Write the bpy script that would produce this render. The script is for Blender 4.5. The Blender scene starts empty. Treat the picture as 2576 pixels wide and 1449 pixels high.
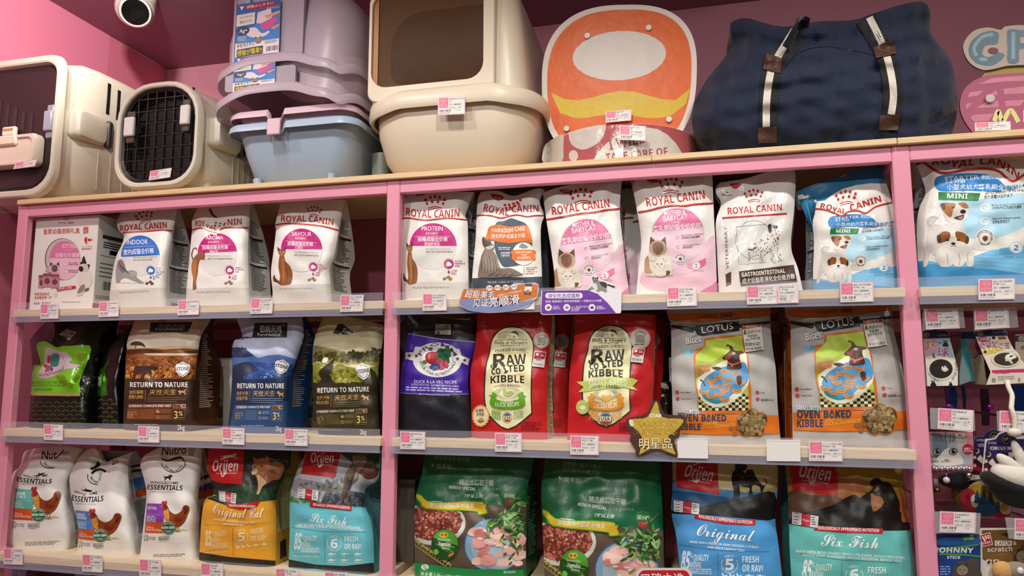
import bpy, math, random
import numpy as np
from mathutils import Vector, Matrix
from mathutils.geometry import tessellate_polygon
PI = math.pi
scene = bpy.context.scene
COL = scene.collection
# ---------------------------------------------------------------- camera, world, lamps, exposure
H0 = 1.90                                   # height of the shelving's top rail above the floor
CP = np.array([0.7263789, -1.6375165, -0.489995 + H0])
YAW, PIT, ROL, FPX = -0.2342045, 0.1170940, -0.0005987, 1737.66
def basis():
    cy, sy = math.cos(YAW), math.sin(YAW)
    f = np.array([sy * math.cos(PIT), cy * math.cos(PIT), math.sin(PIT)])
    r = np.array([cy, -sy, 0.0]); u = np.cross(r, f)
    c, s = math.cos(ROL), math.sin(ROL)
    return c * r + s * u, -s * r + c * u, f
CR, CU, CF = basis()
cam_d = bpy.data.cameras.new('camera'); cam = bpy.data.objects.new('camera', cam_d); COL.objects.link(cam)
cam_d.sensor_width = 36.0; cam_d.lens = FPX * 36.0 / 2576.0; cam_d.clip_start = 0.02
cam.matrix_world = Matrix(((CR[0], CU[0], -CF[0], CP[0]), (CR[1], CU[1], -CF[1], CP[1]), (CR[2], CU[2], -CF[2], CP[2]), (0, 0, 0, 1)))
scene.camera = cam
CEIL = H0 + 0.868; WALLX = -1.50; WALLY = 0.93
wd = bpy.data.worlds.new('shop_ambient'); scene.world = wd; wd.use_nodes = True
wd.node_tree.nodes['Background'].inputs[0].default_value = (1.0, 0.93, 0.88, 1)
wd.node_tree.nodes['Background'].inputs[1].default_value = 0.16
vs = scene.view_settings; vs.view_transform = 'Standard'; vs.look = 'None'; vs.gamma = 1.0; vs.exposure = -0.17
LAMPS = [(-0.95, -0.7, 27, (-0.75, 0, .9)), (-0.25, -0.7, 30, (-0.2, 0, .9)), (0.5, -0.7, 33, (0.5, 0, .9)), (1.25, -0.7, 35, (1.2, 0, .9)), (2.0, -0.7, 35, (1.9, 0, .9)),
         (-0.55, -0.5, 72, (WALLX, 0.05, 2.74)), (-0.7, -2.3, 46, (-0.7, 0, 1.3)), (0.5, -2.3, 46, (0.5, 0, 1.3)), (1.7, -2.3, 46, (1.7, 0, 1.3)),  # after the wall lamp: fill lamps added behind the camera
         (-0.7, -1.55, 74, (-0.65, 0, .82)), (0.55, -1.55, 52, (0.5, 0, .82)), (1.5, -1.55, 46, (1.5, 0, .82))]  # spots added to brighten the lower shelves
for i, (x, y, w, tg) in enumerate(LAMPS):
    ld = bpy.data.lights.new('track_and_fill_light', 'SPOT'); ld.energy = w; ld.shadow_soft_size = 0.04; ld.color = (1.0, 0.965, 0.91)
    ld.spot_size = math.radians((118, 96, 84, 46)[0 if i < 5 else 1 if i == 5 else 2 if i < 9 else 3]); ld.spot_blend = .6 if 5 <= i < 9 else 1.0
    lo = bpy.data.objects.new('track_and_fill_light', ld); COL.objects.link(lo); lo.location = (x, y, CEIL - 0.12)
    lo.rotation_euler = (Vector(tg) - Vector((x, y, CEIL - 0.12))).to_track_quat('-Z', 'Y').to_euler()

# ---------------------------------------------------------------- helpers
def ray(px, py):
    px = np.asarray(px, float); py = np.asarray(py, float)
    return CF * FPX + (px[..., None] - 1288.0) * CR + (724.5 - py[..., None]) * CU
def at(px, py, Y):
    d = ray(px, py); t = (np.asarray(Y, float) - CP[1]) / d[..., 1]
    return CP + t[..., None] * d
def atz(px, py, Z):
    d = ray(px, py); t = (Z - CP[2]) / d[..., 2]
    return CP + t[..., None] * d
def lin(h):
    out = []
    for k in (0, 2, 4):
        c = int(h[k:k + 2], 16) / 255.0
        out.append(c / 12.92 if c <= 0.04045 else ((c + 0.055) / 1.055) ** 2.4)
    return out + [1.0]
MATS = {}
KIND = {'ink': (.42, .35, 16, .36), 'film': (.36, .5, 16, .42), 'shiny': (.2, .5, 16, .42), 'plastic': (.38, .45, 0, 0), 'matte': (.6, .3, 18, .36), 'card': (.55, .3, 0, 0),
        'fabric': (.8, .3, 60, .22), 'leather': (.5, .4, 220, .3), 'paint': (.45, .4, 120, .03), 'wall': (.62, .3, 160, .10), 'metal': (.25, .5, 0, 0), 'foil': (.18, .5, 30, .3)}
def M(h, kind='ink'):
    k = (h, kind)
    if k in MATS: return MATS[k]
    m = bpy.data.materials.new(kind + '_' + h); m.use_nodes = True; nt = m.node_tree
    b = nt.nodes['Principled BSDF']; ro, sp, sc, st = KIND[kind]
    b.inputs['Base Color'].default_value = lin(h); b.inputs['Roughness'].default_value = ro; b.inputs['Specular IOR Level'].default_value = sp
    if kind in ('metal',): b.inputs['Metallic'].default_value = 1.0
    if kind == 'foil': b.inputs['Metallic'].default_value = 0.75
    if kind == 'fabric': b.inputs['Sheen Weight'].default_value = .15
    if sc:
        n = nt.nodes.new('ShaderNodeTexNoise'); n.inputs['Scale'].default_value = sc; n.inputs['Detail'].default_value = 4
        bp = nt.nodes.new('ShaderNodeBump'); bp.inputs['Strength'].default_value = st; bp.inputs['Distance'].default_value = .01
        tc = nt.nodes.new('ShaderNodeTexCoord')
        nt.links.new(tc.outputs['Object'], n.inputs['Vector']); nt.links.new(n.outputs['Fac'], bp.inputs['Height']); nt.links.new(bp.outputs['Normal'], b.inputs['Normal'])
    MATS[k] = m; return m
def clear(h, a, rough=.12, key='clear'):
    k = (h, key, a)
    if k in MATS: return MATS[k]
    m = bpy.data.materials.new(key + '_' + h); m.use_nodes = True; nt = m.node_tree; b = nt.nodes['Principled BSDF']
    b.inputs['Base Color'].default_value = lin(h); b.inputs['Roughness'].default_value = rough; b.inputs['Alpha'].default_value = a
    MATS[k] = m; return m
def wood(h, h2):
    m = bpy.data.materials.new('birch_' + h); m.use_nodes = True; nt = m.node_tree; b = nt.nodes['Principled BSDF']; b.inputs['Roughness'].default_value = .5
    tc = nt.nodes.new('ShaderNodeTexCoord'); mp = nt.nodes.new('ShaderNodeMapping'); mp.inputs['Scale'].default_value = (2.5, 26, 60)
    n = nt.nodes.new('ShaderNodeTexNoise'); n.inputs['Scale'].default_value = 2.2; n.inputs['Detail'].default_value = 6; n.inputs['Distortion'].default_value = 1.1
    r = nt.nodes.new('ShaderNodeValToRGB'); r.color_ramp.elements[0].color = lin(h2); r.color_ramp.elements[1].color = lin(h); r.color_ramp.elements[0].position = .36; r.color_ramp.elements[1].position = .58
    for a_, b_ in ((tc.outputs['Object'], mp.inputs['Vector']), (mp.outputs['Vector'], n.inputs['Vector']), (n.outputs['Fac'], r.inputs['Fac']), (r.outputs['Color'], b.inputs['Base Color'])): nt.links.new(a_, b_)
    return m
def tag(o, label=None, cat=None, group=None, kind=None):
    for k, v in (('label', label), ('category', cat), ('group', group), ('kind', kind)):
        if v: o[k] = v
    return o
def empty(name, loc, label=None, cat=None, group=None):
    o = bpy.data.objects.new(name, None); COL.objects.link(o); o.location = loc; o.empty_display_size = .02
    return tag(o, label, cat, group)
ORG = {}
def mk(name, V, F, FM, mats, parent=None, org=None, smooth=True, angle=None):
    """one mesh object out of world-space vertices"""
    me = bpy.data.meshes.new(name); V = np.asarray(V, float)
    if parent is not None: org = ORG[parent.name]
    if org is None: org = (V.min(0) + V.max(0)) / 2; org[2] = V[:, 2].min()
    me.from_pydata((V - org).tolist(), [], F)
    for m in mats: me.materials.append(m)
    if FM is not None: me.polygons.foreach_set('material_index', FM)
    me.polygons.foreach_set('use_smooth', [smooth] * len(F))
    me.update()
    if angle: me.set_sharp_from_angle(angle=math.radians(angle))
    o = bpy.data.objects.new(name, me); COL.objects.link(o)
    if parent is not None: o.parent = parent
    else: o.location = org
    ORG[o.name] = np.array(org, float)
    return o
def root(name, loc, label, cat, group=None):
    o = empty(name, loc, label, cat, group); ORG[o.name] = np.array(loc, float); return o
class MB:
    """collects shapes for one mesh"""
    def __init__(s): s.V = []; s.F = []; s.FM = []; s.m = []
    def mi(s, mat):
        if mat not in s.m: s.m.append(mat)
        return s.m.index(mat)
    def add(s, V, F, mat):
        o = len(s.V); i = s.mi(mat); s.V += [tuple(map(float, v)) for v in V]
        for f in F: s.F.append([k + o for k in f]); s.FM.append(i)
        return s
    def box(s, a, b, mat, bev=0):
        (x0, y0, z0), (x1, y1, z1) = a, b
        if bev <= 0:
            V = [(x, y, z) for z in (z0, z1) for y in (y0, y1) for x in (x0, x1)]
            return s.add(V, [(0, 2, 3, 1), (4, 5, 7, 6), (0, 1, 5, 4), (2, 6, 7, 3), (0, 4, 6, 2), (1, 3, 7, 5)], mat)
        def lp(z, k): 
            c = [(x0 + k, y0 + bev), (x0 + bev, y0 + k), (x1 - bev, y0 + k), (x1 - k, y0 + bev), (x1 - k, y1 - bev), (x1 - bev, y1 - k), (x0 + bev, y1 - k), (x0 + k, y1 - bev)]
            return [(x, y, z) for x, y in c]
        return s.loft([lp(z0, bev * .8), lp(z0 + bev, 0), lp(z1 - bev, 0), lp(z1, bev * .8)], mat, True, True)
    def loft(s, loops, mat, cap0=False, cap1=False, closed=True):
        n = len(loops[0]); V = [v for l in loops for v in l]; F = []
        for j in range(len(loops) - 1):
            for i in range(n if closed else n - 1):
                k = (i + 1) % n; F.append((j * n + i, j * n + k, (j + 1) * n + k, (j + 1) * n + i))
        if cap0: F.append(tuple(range(n))[::-1])
        if cap1: F.append(tuple(range((len(loops) - 1) * n, len(loops) * n)))
        return s.add(V, F, mat)
    def tube(s, pts, r, mat, n=8, cap=True, flat=None):
        pts = [Vector(p) for p in pts]; loops = []; up = Vector((0.13, 0.21, 1)).normalized()
        for i, p in enumerate(pts):
            t = (pts[min(i + 1, len(pts) - 1)] - pts[max(i - 1, 0)]).normalized()
            a = t.cross(up); a = a.normalized() if a.length > 1e-4 else Vector((1, 0, 0)); b = t.cross(a)
            rr = r[i] if isinstance(r, (list, tuple)) else r
            loops.append([p + rr * (math.cos(2 * PI * k / n) * a + math.sin(2 * PI * k / n) * b * (flat or 1)) for k in range(n)])
        return s.loft(loops, mat, cap, cap)
    def ball(s, c, r, mat, nu=20, nv=12, sc=(1, 1, 1)):
        loops = []
        for j in range(nv + 1):
            th = max(1e-3, min(PI - 1e-3, PI * j / nv))
            loops.append([(c[0] + sc[0] * r * math.sin(th) * math.cos(2 * PI * i / nu), c[1] + sc[1] * r * math.sin(th) * math.sin(2 * PI * i / nu), c[2] - sc[2] * r * math.cos(th)) for i in range(nu)])
        return s.loft(loops, mat, True, True)
    def build(s, name, parent=None, org=None, smooth=True, angle=30):
        return mk(name, s.V, s.F, s.FM, s.m, parent, org, smooth, angle)
def rrect(x0, x1, y0, y1, r, n=5):
    """rounded rectangle loop of 4*(n+1) points, r is one radius or four"""
    rs = r if isinstance(r, (list, tuple)) else (r,) * 4; out = []
    for q, (cx, cy) in enumerate(((x1, y1), (x0, y1), (x0, y0), (x1, y0))):
        sx, sy = (1, 1, ) if q == 0 else (-1, 1) if q == 1 else (-1, -1) if q == 2 else (1, -1)
        for k in range(n + 1):
            a = PI / 2 * (q + k / n)
            out.append((cx - sx * rs[q] + rs[q] * math.cos(a), cy - sy * rs[q] + rs[q] * math.sin(a)))
    return out
def spline(pts, n=5, closed=True):
    P = [np.array(p, float) for p in pts]; N = len(P); out = []
    for i in range(N if closed else N - 1):
        if closed: a, b, c, d = P[i - 1], P[i], P[(i + 1) % N], P[(i + 2) % N]
        else: a, b, c, d = P[max(i - 1, 0)], P[i], P[i + 1], P[min(i + 2, N - 1)]
        for k in range(n):
            t = k / n
            out.append(.5 * ((2 * b) + (c - a) * t + (2 * a - 5 * b + 4 * c - d) * t * t + (3 * b - a - 3 * c + d) * t ** 3))
    if not closed: out.append(P[-1])
    return out
# ---------------------------------------------------------------- surfaces that carry print
class Plane:
    curved = False
    def __init__(s, Y): s.Y = Y
    def map(s, p, off): return at(p[:, 0], p[:, 1], np.full(len(p), s.Y - off))
class Cyl:
    curved = True
    def __init__(s, xc, yc, r): s.c = (xc, yc, r)
    def map(s, p, off):
        d = ray(p[:, 0], p[:, 1]); xc, yc, r = s.c; r += off
        A = d[:, 0] ** 2 + d[:, 1] ** 2; ox, oy = CP[0] - xc, CP[1] - yc
        B = d[:, 0] * ox + d[:, 1] * oy; D = np.maximum(B * B - A * (ox * ox + oy * oy - r * r), 0)
        t = (-B - np.sqrt(D)) / A
        return CP + t[:, None] * d
def pl(pts):
    P = np.array(pts, float); L = np.r_[0, np.cumsum(np.hypot(*np.diff(P, axis=0).T))]; L /= L[-1]
    return lambda t: np.stack([np.interp(t, L, P[:, 0]), np.interp(t, L, P[:, 1])], -1)
def sm(pts):
    return [tuple(p) for p in spline(pts, 4, False)] if len(pts) > 2 else pts
class Soft:
    """front of a pouch: a Coons patch between four outlines with a height field"""
    curved = True
    def __init__(s, Y0, Lp, Rp, top=None, bot=None, bulge=.014, wr=.0012, lean=.04, edge=.012, creases=(), zs=None, seed=0, lp=2.0):
        s.Y0, s.bulge, s.wr, s.lean, s.edge, s.cr, s.zs, s.lp = Y0, bulge, wr, lean, edge, creases, zs, lp
        top = top or [Lp[-1], Rp[-1]]; bot = bot or [Lp[0], Rp[0]]
        top = [Lp[-1]] + list(top[1:-1]) + [Rp[-1]]; bot = [Lp[0]] + list(bot[1:-1]) + [Rp[0]]
        s.L, s.R, s.T, s.B = pl(sm(Lp)), pl(sm(Rp)), pl(sm(top)), pl(sm(bot))
        s.c = [np.array(q, float) for q in (Lp[0], Rp[0], Lp[-1], Rp[-1])]
        rg = random.Random(seed); s.w = []
        for k in range(9):
            a = rg.uniform(0, PI); f = rg.uniform(.05, .14); s.w.append((math.cos(a) * f, math.sin(a) * f, rg.uniform(0, 6.28), rg.uniform(.4, 1)))
    def P(s, u, v):
        u = np.asarray(u, float); v = np.asarray(v, float); U, W = u[..., None], v[..., None]
        return (1 - W) * s.B(u) + W * s.T(u) + (1 - U) * s.L(v) + U * s.R(v) - ((1 - U) * (1 - W) * s.c[0] + U * (1 - W) * s.c[1] + (1 - U) * W * s.c[2] + U * W * s.c[3])
    def inv(s, p):
        u = np.full(len(p), .5); v = np.full(len(p), .5); e = 1e-3
        for _ in range(7):
            q = s.P(u, v); du = (s.P(np.minimum(u + e, 1), v) - s.P(np.minimum(u + e, 1) - e, v)) / e; dv = (s.P(u, np.minimum(v + e, 1)) - s.P(u, np.minimum(v + e, 1) - e)) / e
            r = p - q; det = du[:, 0] * dv[:, 1] - du[:, 1] * dv[:, 0]; det = np.where(abs(det) < 1e-6, 1e-6, det)
            u = np.clip(u + (r[:, 0] * dv[:, 1] - r[:, 1] * dv[:, 0]) / det, 0, 1); v = np.clip(v + (du[:, 0] * r[:, 1] - du[:, 1] * r[:, 0]) / det, 0, 1)
        return u, v
    def h(s, u, v, p):
        b = -s.bulge * (1 - (2 * u - 1) ** 4) * np.sin(PI * np.clip(.08 + v * .88, 0, 1)) ** .8
        y = s.lean * v ** s.lp + b + s.edge * np.abs(2 * u - 1) ** 7
        amp = s.wr * 1.5 * (.35 + 1.1 * v)
        for a, c, ph, k in s.w: y = y + amp * k * np.sin(a * p[..., 0] + c * p[..., 1] + ph) * .5
        for x0, y0, x1, y1, dep, wid in s.cr:
            d = np.array([x1 - x0, y1 - y0]); L2 = d @ d
            t = np.clip(((p[..., 0] - x0) * d[0] + (p[..., 1] - y0) * d[1]) / L2, 0, 1)
            dd = np.hypot(p[..., 0] - x0 - t * d[0], p[..., 1] - y0 - t * d[1])
            y = y + .75 * dep * np.exp(-(dd / (1.35 * wid)) ** 2) * np.sin(PI * np.clip(t * .8 + .1, 0, 1))
        return y
    def place(s, p, u, v, off):
        q = at(p[..., 0], p[..., 1], s.Y0 + s.h(u, v, p) - off)
        if s.zs is not None: q[..., 2] = np.maximum(q[..., 2], s.zs + .0004)
        return q
    def map(s, p, off):
        u, v = s.inv(p); return s.place(s.P(u, v), u, v, off)
TXT = {}
def glyphs(t, bold, res):
    if bold >= .018 and t.isascii(): t = ''.join(chr(0x1D5D4 + ord(c) - 65) if 'A' <= c <= 'Z' else chr(0x1D5EE + ord(c) - 97) if 'a' <= c <= 'z' else chr(0x1D7EC + ord(c) - 48) if '0' <= c <= '9' else c for c in t); bold = max(0, bold - .03)
    elif bold < .04: bold = min(bold, .008)
    k = (t, bold, res)
    if k not in TXT:
        c = bpy.data.curves.new('t', 'FONT'); c.body = t; c.resolution_u = res; c.offset = bold
        o = bpy.data.objects.new('t', c); me = o.to_mesh(); me.calc_loop_triangles()
        V = np.array([v.co[:2] for v in me.vertices], float).reshape(-1, 2); T = [tuple(q.vertices) for q in me.loop_triangles]
        o.to_mesh_clear(); bpy.data.objects.remove(o); bpy.data.curves.remove(c)
        TXT[k] = (V, T)
    return TXT[k]
class Art:
    """flat print laid on a surface: shapes given in the coordinates of a crop (origin + axes in pixels of the frame)"""
    def __init__(s, surf, ox=0, oy=0, sc=1.0, ex=None, ey=None, base=.0004, step=.00017, kind='ink'):
        s.surf = surf; s.o = np.array([ox, oy], float); s.ex = np.array(ex if ex else (1 / sc, 0), float); s.ey = np.array(ey if ey else (0, 1 / sc), float)
        s.base, s.step, s.kind = base, step, kind; s.n = 0.0; s.lv = []; s.parts = {None: MB()}; s.cur = None; s.rg = random.Random(7)
    def part(s, name=None, extra=0.0):
        k = name; i = 1
        while name and k in s.parts: k = (name, i); i += 1
        if name: s.parts[k] = MB()
        s.cur = k; s.n = max([q[4] for q in s.lv], default=0) + extra / s.step if name else 0.0
        if name: s.keep = s.lv; s.lv = []
        elif hasattr(s, 'keep'): s.lv = s.keep + s.lv
        return s
    def emit(s, P, T, col, kind=None, dl=1.0):
        P = np.asarray(P, float)
        if len(P) == 0: return
        x0, y0 = P.min(0); x1, y1 = P.max(0); lev = s.n
        for q in s.lv:
            if q[0] < x1 and q[2] > x0 and q[1] < y1 and q[3] > y0 and q[4] + dl > lev: lev = q[4] + dl
        s.lv.append((x0, y0, x1, y1, lev))
        px = s.o + P[:, :1] * s.ex + P[:, 1:2] * s.ey
        if s.surf.curved:
            L = 5.0; px = [tuple(q) for q in px]; idx = {}; out = []; st = list(T)
            mid = {}
            while st:
                a, b, c = st.pop(); best = 0; e = None
                for i, j, k in ((a, b, c), (b, c, a), (c, a, b)):
                    d = (px[i][0] - px[j][0]) ** 2 + (px[i][1] - px[j][1]) ** 2
                    if d > best: best = d; e = (i, j, k)
                if best > L * L and len(px) < 60000:
                    i, j, k = e; key = (min(i, j), max(i, j))
                    if key not in mid: mid[key] = len(px); px.append(((px[i][0] + px[j][0]) / 2, (px[i][1] + px[j][1]) / 2))
                    m = mid[key]; st += [(i, m, k), (m, j, k)]
                else: out.append((a, b, c))
            T = out; px = np.array(px)
        V = s.surf.map(px, s.base + s.step * lev)
        T2 = []
        for a, b, c in T:
            nz = (px[b][0] - px[a][0]) * (px[c][1] - px[a][1]) - (px[b][1] - px[a][1]) * (px[c][0] - px[a][0])
            T2.append((a, c, b) if nz > 0 else (a, b, c))
        s.parts[s.cur].add(V, T2, M(col, kind or s.kind))
    def P(s, pts, c, kind=None, dl=1.0):
        pts = [(float(p[0]), float(p[1])) for p in pts]
        s.emit(pts, [tuple(t) for t in tessellate_polygon([[Vector((p[0], p[1], 0)) for p in pts]])], c, kind, dl); return s
    def B(s, pts, c, n=5, kind=None): return s.P(spline(pts, n), c, kind)
    def R(s, x0, y0, x1, y1, c, dy=0, kind=None): return s.P([(x0, y0), (x1, y0 + dy), (x1, y1 + dy), (x0, y1)], c, kind)
    def E(s, cx, cy, rx, ry, c, a0=0, a1=360, rot=0, n=28, kind=None):
        cr, sr = math.cos(math.radians(rot)), math.sin(math.radians(rot)); pts = []
        full = a1 - a0 >= 360
        for k in range(n if full else n + 1):
            a = math.radians(a0 + (a1 - a0) * k / n); x, y = rx * math.cos(a), -ry * math.sin(a); pts.append((cx + x * cr + y * sr, cy - x * sr + y * cr))
        return s.P(pts, c, kind)
    def chord(s, cx, cy, r, ry, yl, yr, c):
        """the part of an ellipse above a line from (left,yl) to (right,yr)"""
        ok = [(cx + r * math.cos(a), cy - ry * math.sin(a)) for a in np.linspace(-1.2, PI + 1.2, 60)]
        ok = [p for p in ok if p[1] < yl + (yr - yl) * (p[0] - cx + r) / (2 * r)]
        return s.P(ok, c)
    def L(s, pts, w, c, closed=False):
        pts = [np.array(p, float) for p in pts]; N = len(pts); V = []; T = []
        for i in range(N):
            a = pts[(i - 1) % N] if closed or i else pts[i]; b = pts[(i + 1) % N] if closed or i < N - 1 else pts[i]
            t = b - a; t /= np.linalg.norm(t) + 1e-9; nn = np.array([-t[1], t[0]]) * (w[i] if isinstance(w, (list, tuple)) else w) / 2
            V += [pts[i] + nn, pts[i] - nn]
        for i in range(N if closed else N - 1):
            k = (i + 1) % N; T += [(2 * i, 2 * k, 2 * k + 1), (2 * i, 2 * k + 1, 2 * i + 1)]
        s.emit(V, T, c); return s
    def S(s, pts, w, c, n=6, closed=False): return s.L(spline(pts, n, closed), w, c, closed)
    def ring(s, cx, cy, rx, ry, w, c, n=32, a0=0, a1=360):
        f = a1 - a0 >= 360
        return s.L([(cx + rx * math.cos(math.radians(a0 + (a1 - a0) * k / n)), cy - ry * math.sin(math.radians(a0 + (a1 - a0) * k / n))) for k in range(n if f else n + 1)], w, c, f)
    def T(s, t, x0, y0, x1, y1, h, c, bold=0.0, it=0.0, bend=0.0, up=None, wav=None):
        """text whose baseline runs (x0,y0)-(x1,y1), h high; bend lifts the middle"""
        ex = math.hypot(*s.ex); res = 1 if h * ex < 9 else 2 if h * ex < 26 else 4
        V, F = glyphs(t, bold, res)
        if not len(V): return s
        x = V[:, 0]; y = V[:, 1]; w = x.max() - x.min(); t_ = (x - x.min()) / max(w, 1e-6); yy = y / max(y.max(), 1e-6) * h
        L = math.hypot(x1 - x0, y1 - y0); d = ((x1 - x0) / L, (y1 - y0) / L); u = up or (d[1], -d[0])
        sag = bend * 4 * t_ * (1 - t_)
        if wav is not None: sag = sag + np.interp(t_, np.linspace(0, 1, len(wav)), wav)
        X = x0 + (x1 - x0) * t_ + u[0] * (yy + sag) + d[0] * yy * it; Y = y0 + (y1 - y0) * t_ + u[1] * (yy + sag) + d[1] * yy * it
        s.emit(np.stack([X, Y], -1), F, c); return s
    def TA(s, t, cx, cy, r, a0, a1, h, c, bold=0.0, inside=False):
        """text along an arc from angle a0 to a1 (degrees, 90 is up)"""
        V, F = glyphs(t, bold, 1 if h * math.hypot(*s.ex) < 12 else 3); x = V[:, 0]; t_ = (x - x.min()) / (x.max() - x.min()); yy = V[:, 1] / V[:, 1].max() * h
        a = np.radians(a0 + (a1 - a0) * t_); rr = r + (-yy if inside else yy)
        s.emit(np.stack([cx + rr * np.cos(a), cy - rr * np.sin(a)], -1), F, c); return s
    def Mi(s, x0, y0, x1, y1, n, c, dy=0.0, fill=.5, ragged=.25):
        """small illegible lines of print"""
        st = (y1 - y0) / n; V = []; T = []; rg = s.rg
        for i in range(n):
            y = y0 + i * st; x = x0; xe = x1 - rg.random() * ragged * (x1 - x0)
            while x < xe:
                w = min(rg.uniform(1.2, 4.5) * st * .9, xe - x); k = len(V); b = dy * (x - x0) / max(x1 - x0, 1e-6); b2 = dy * (x + w - x0) / max(x1 - x0, 1e-6); hh = st * fill
                V += [(x, y + b), (x + w, y + b2), (x + w, y + hh + b2), (x, y + hh + b)]; T += [(k, k + 1, k + 2), (k, k + 2, k + 3)]; x += w + st * .45
        s.emit(V, T, c); return s
    def bars(s, x0, y0, x1, y1, c, n=14):
        V = []; T = []; x = x0; rg = s.rg; un = (x1 - x0) / (n * 2.0)
        while x < x1:
            w = un * rg.choice((.6, 1, 1.6)); k = len(V); V += [(x, y0), (min(x + w, x1), y0), (min(x + w, x1), y1), (x, y1)]; T += [(k, k + 1, k + 2), (k, k + 2, k + 3)]; x += w + un * rg.choice((.6, 1, 1.3))
        s.emit(V, T, c); return s
    def blobs(s, x0, y0, x1, y1, n, r, cols, seed=1, inside=None, sq=1.0):
        rg = random.Random(seed)
        for i in range(n):
            x, y = rg.uniform(x0, x1), rg.uniform(y0, y1)
            if inside and not inside(x, y): continue
            q = rg.uniform(.7, 1.25) * r; a = rg.uniform(0, 6.28)
            s.P([(x + q * rg.uniform(.75, 1.1) * math.cos(a + k * 1.0472), y + q * sq * rg.uniform(.75, 1.1) * math.sin(a + k * 1.0472)) for k in range(6)], rg.choice(cols), dl=.3)
        return s
    def finish(s, obj, skip_main=False):
        for k, mb in s.parts.items():
            if k is None or not mb.V: continue
            mb.build(k if isinstance(k, str) else k[0], obj, angle=None)
def crop(o, sc):
    return lambda pts: [(o[0] + x / sc, o[1] + y / sc) for x, y in pts]
# ---------------------------------------------------------------- bags
Z1, Z2, Z3, Z4 = H0 - .3169, H0 - .6586, H0 - 1.0017, H0 - 1.345
def bag(name, label, cat, surf, col, art=None, D=.09, side=None, taper=.5, tip=.012, group=None, kind='film', gusset='r', gtext=None, nu=34, nv=46, pinch=.22):
    zs = surf.zs; u, v = np.meshgrid(np.linspace(0, 1, nu), np.linspace(0, 1, nv)); p = surf.P(u, v); F3 = surf.place(p, u, v, 0.0)
    F3[0, :, 2] = zs
    vv = np.linspace(0, 1, nv); d = D * (1 - (1 - tip / D) * np.clip((vv - taper) / (1 - taper), 0, 1) ** 1.3)
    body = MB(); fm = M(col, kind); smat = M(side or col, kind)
    idx = lambda j, i: j * nu + i
    body.add(F3.reshape(-1, 3), [(idx(j, i), idx(j, i + 1), idx(j + 1, i + 1), idx(j + 1, i)) for j in range(nv - 1) for i in range(nu - 1)], fm)
    def edge(i, sx):
        out = []
        for k in range(6):
            t = k / 5.0; q = F3[:, i].copy(); q[:, 1] += d * t
            q[:, 0] -= sx * pinch * d * math.sin(PI * t) ** 2 * (.15 + .85 * vv) * np.clip((1 - vv) * 6, 0, 1); out.append(q)
        return np.stack(out, 1)
    GR, GL = edge(nu - 1, 1), edge(0, -1)
    ng = 6; gi = lambda j, i: j * ng + i
    gf = [(gi(j, i), gi(j, i + 1), gi(j + 1, i + 1), gi(j + 1, i)) for j in range(nv - 1) for i in range(ng - 1)]
    gl = [f[::-1] for f in gf]
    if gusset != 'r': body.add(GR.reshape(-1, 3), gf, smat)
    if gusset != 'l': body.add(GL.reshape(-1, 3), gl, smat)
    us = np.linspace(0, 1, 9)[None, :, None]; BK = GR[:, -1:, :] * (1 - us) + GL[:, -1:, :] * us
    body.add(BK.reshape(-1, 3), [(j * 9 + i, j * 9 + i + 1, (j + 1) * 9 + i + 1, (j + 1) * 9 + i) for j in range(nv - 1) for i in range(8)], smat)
    for j, fl in ((0, 1), (nv - 1, 0)):
        a = F3[j]; b = a.copy(); b[:, 1] += d[j]; n = len(a)
        f = [(i, i + 1, n + i + 1, n + i) for i in range(n - 1)]
        body.add(np.r_[a, b], [q[::-1] for q in f] if fl else f, smat)
    if art is not None:
        mb = art.parts[None]; o = len(body.V); body.V += mb.V; mp = [body.mi(m) for m in mb.m]
        body.F += [[k + o for k in f] for f in mb.F]; body.FM += [mp[k] for k in mb.FM]
    org = np.array([F3[0, :, 0].mean(), F3[0, :, 1].mean() + D / 2, zs])
    ob = mk(name, body.V, body.F, body.FM, body.m, org=org, smooth=True); tag(ob, label, cat, group)
    if art is not None: art.finish(ob)
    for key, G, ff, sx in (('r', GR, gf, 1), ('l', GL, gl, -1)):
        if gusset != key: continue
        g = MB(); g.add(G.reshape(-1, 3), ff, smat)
        if gtext:
            rg = random.Random(len(label)); lines = []
            for (v0, v1, s0, s1, c) in gtext:
                if s1 < 0:                                       # a paragraph of print: many thin lines
                    y = v0
                    while y < v1: lines.append((y, y + .008, s0, -s1 * rg.uniform(.75, 1), c)); y += .0165
                else: lines.append((v0, v1, s0, s1, c))
            for (v0, v1, s0, s1, c) in lines:
                m = max(1, int((v1 - v0) / .02)); q = []
                for k in range(m + 1):
                    y = (v0 + (v1 - v0) * k / m) * (nv - 1); j = min(int(y), nv - 2); t = y - j
                    for e in np.linspace(s0, s1, 5):
                        x = e * (ng - 1); i = min(int(x), ng - 2); w = x - i
                        P_ = (G[j, i] * (1 - w) + G[j, i + 1] * w) * (1 - t) + (G[j + 1, i] * (1 - w) + G[j + 1, i + 1] * w) * t
                        q.append(P_ + np.array([sx * .0007, -.0003, 0]))
                f = [(k * 5 + i, k * 5 + i + 1, (k + 1) * 5 + i + 1, (k + 1) * 5 + i) for k in range(m) for i in range(4)]
                g.add(q, f if sx > 0 else [z[::-1] for z in f], M(c))
        g.build('side_gusset', ob, angle=None)
    return ob
def dup(o, off, label, group=None):
    r = o.copy(); COL.objects.link(r); r.location = Vector(o.location) + Vector(off); r['label'] = label
    if group: r['group'] = group
    for ch in list(o.children):
        c = ch.copy(); COL.objects.link(c); c.parent = r
    return r
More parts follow.
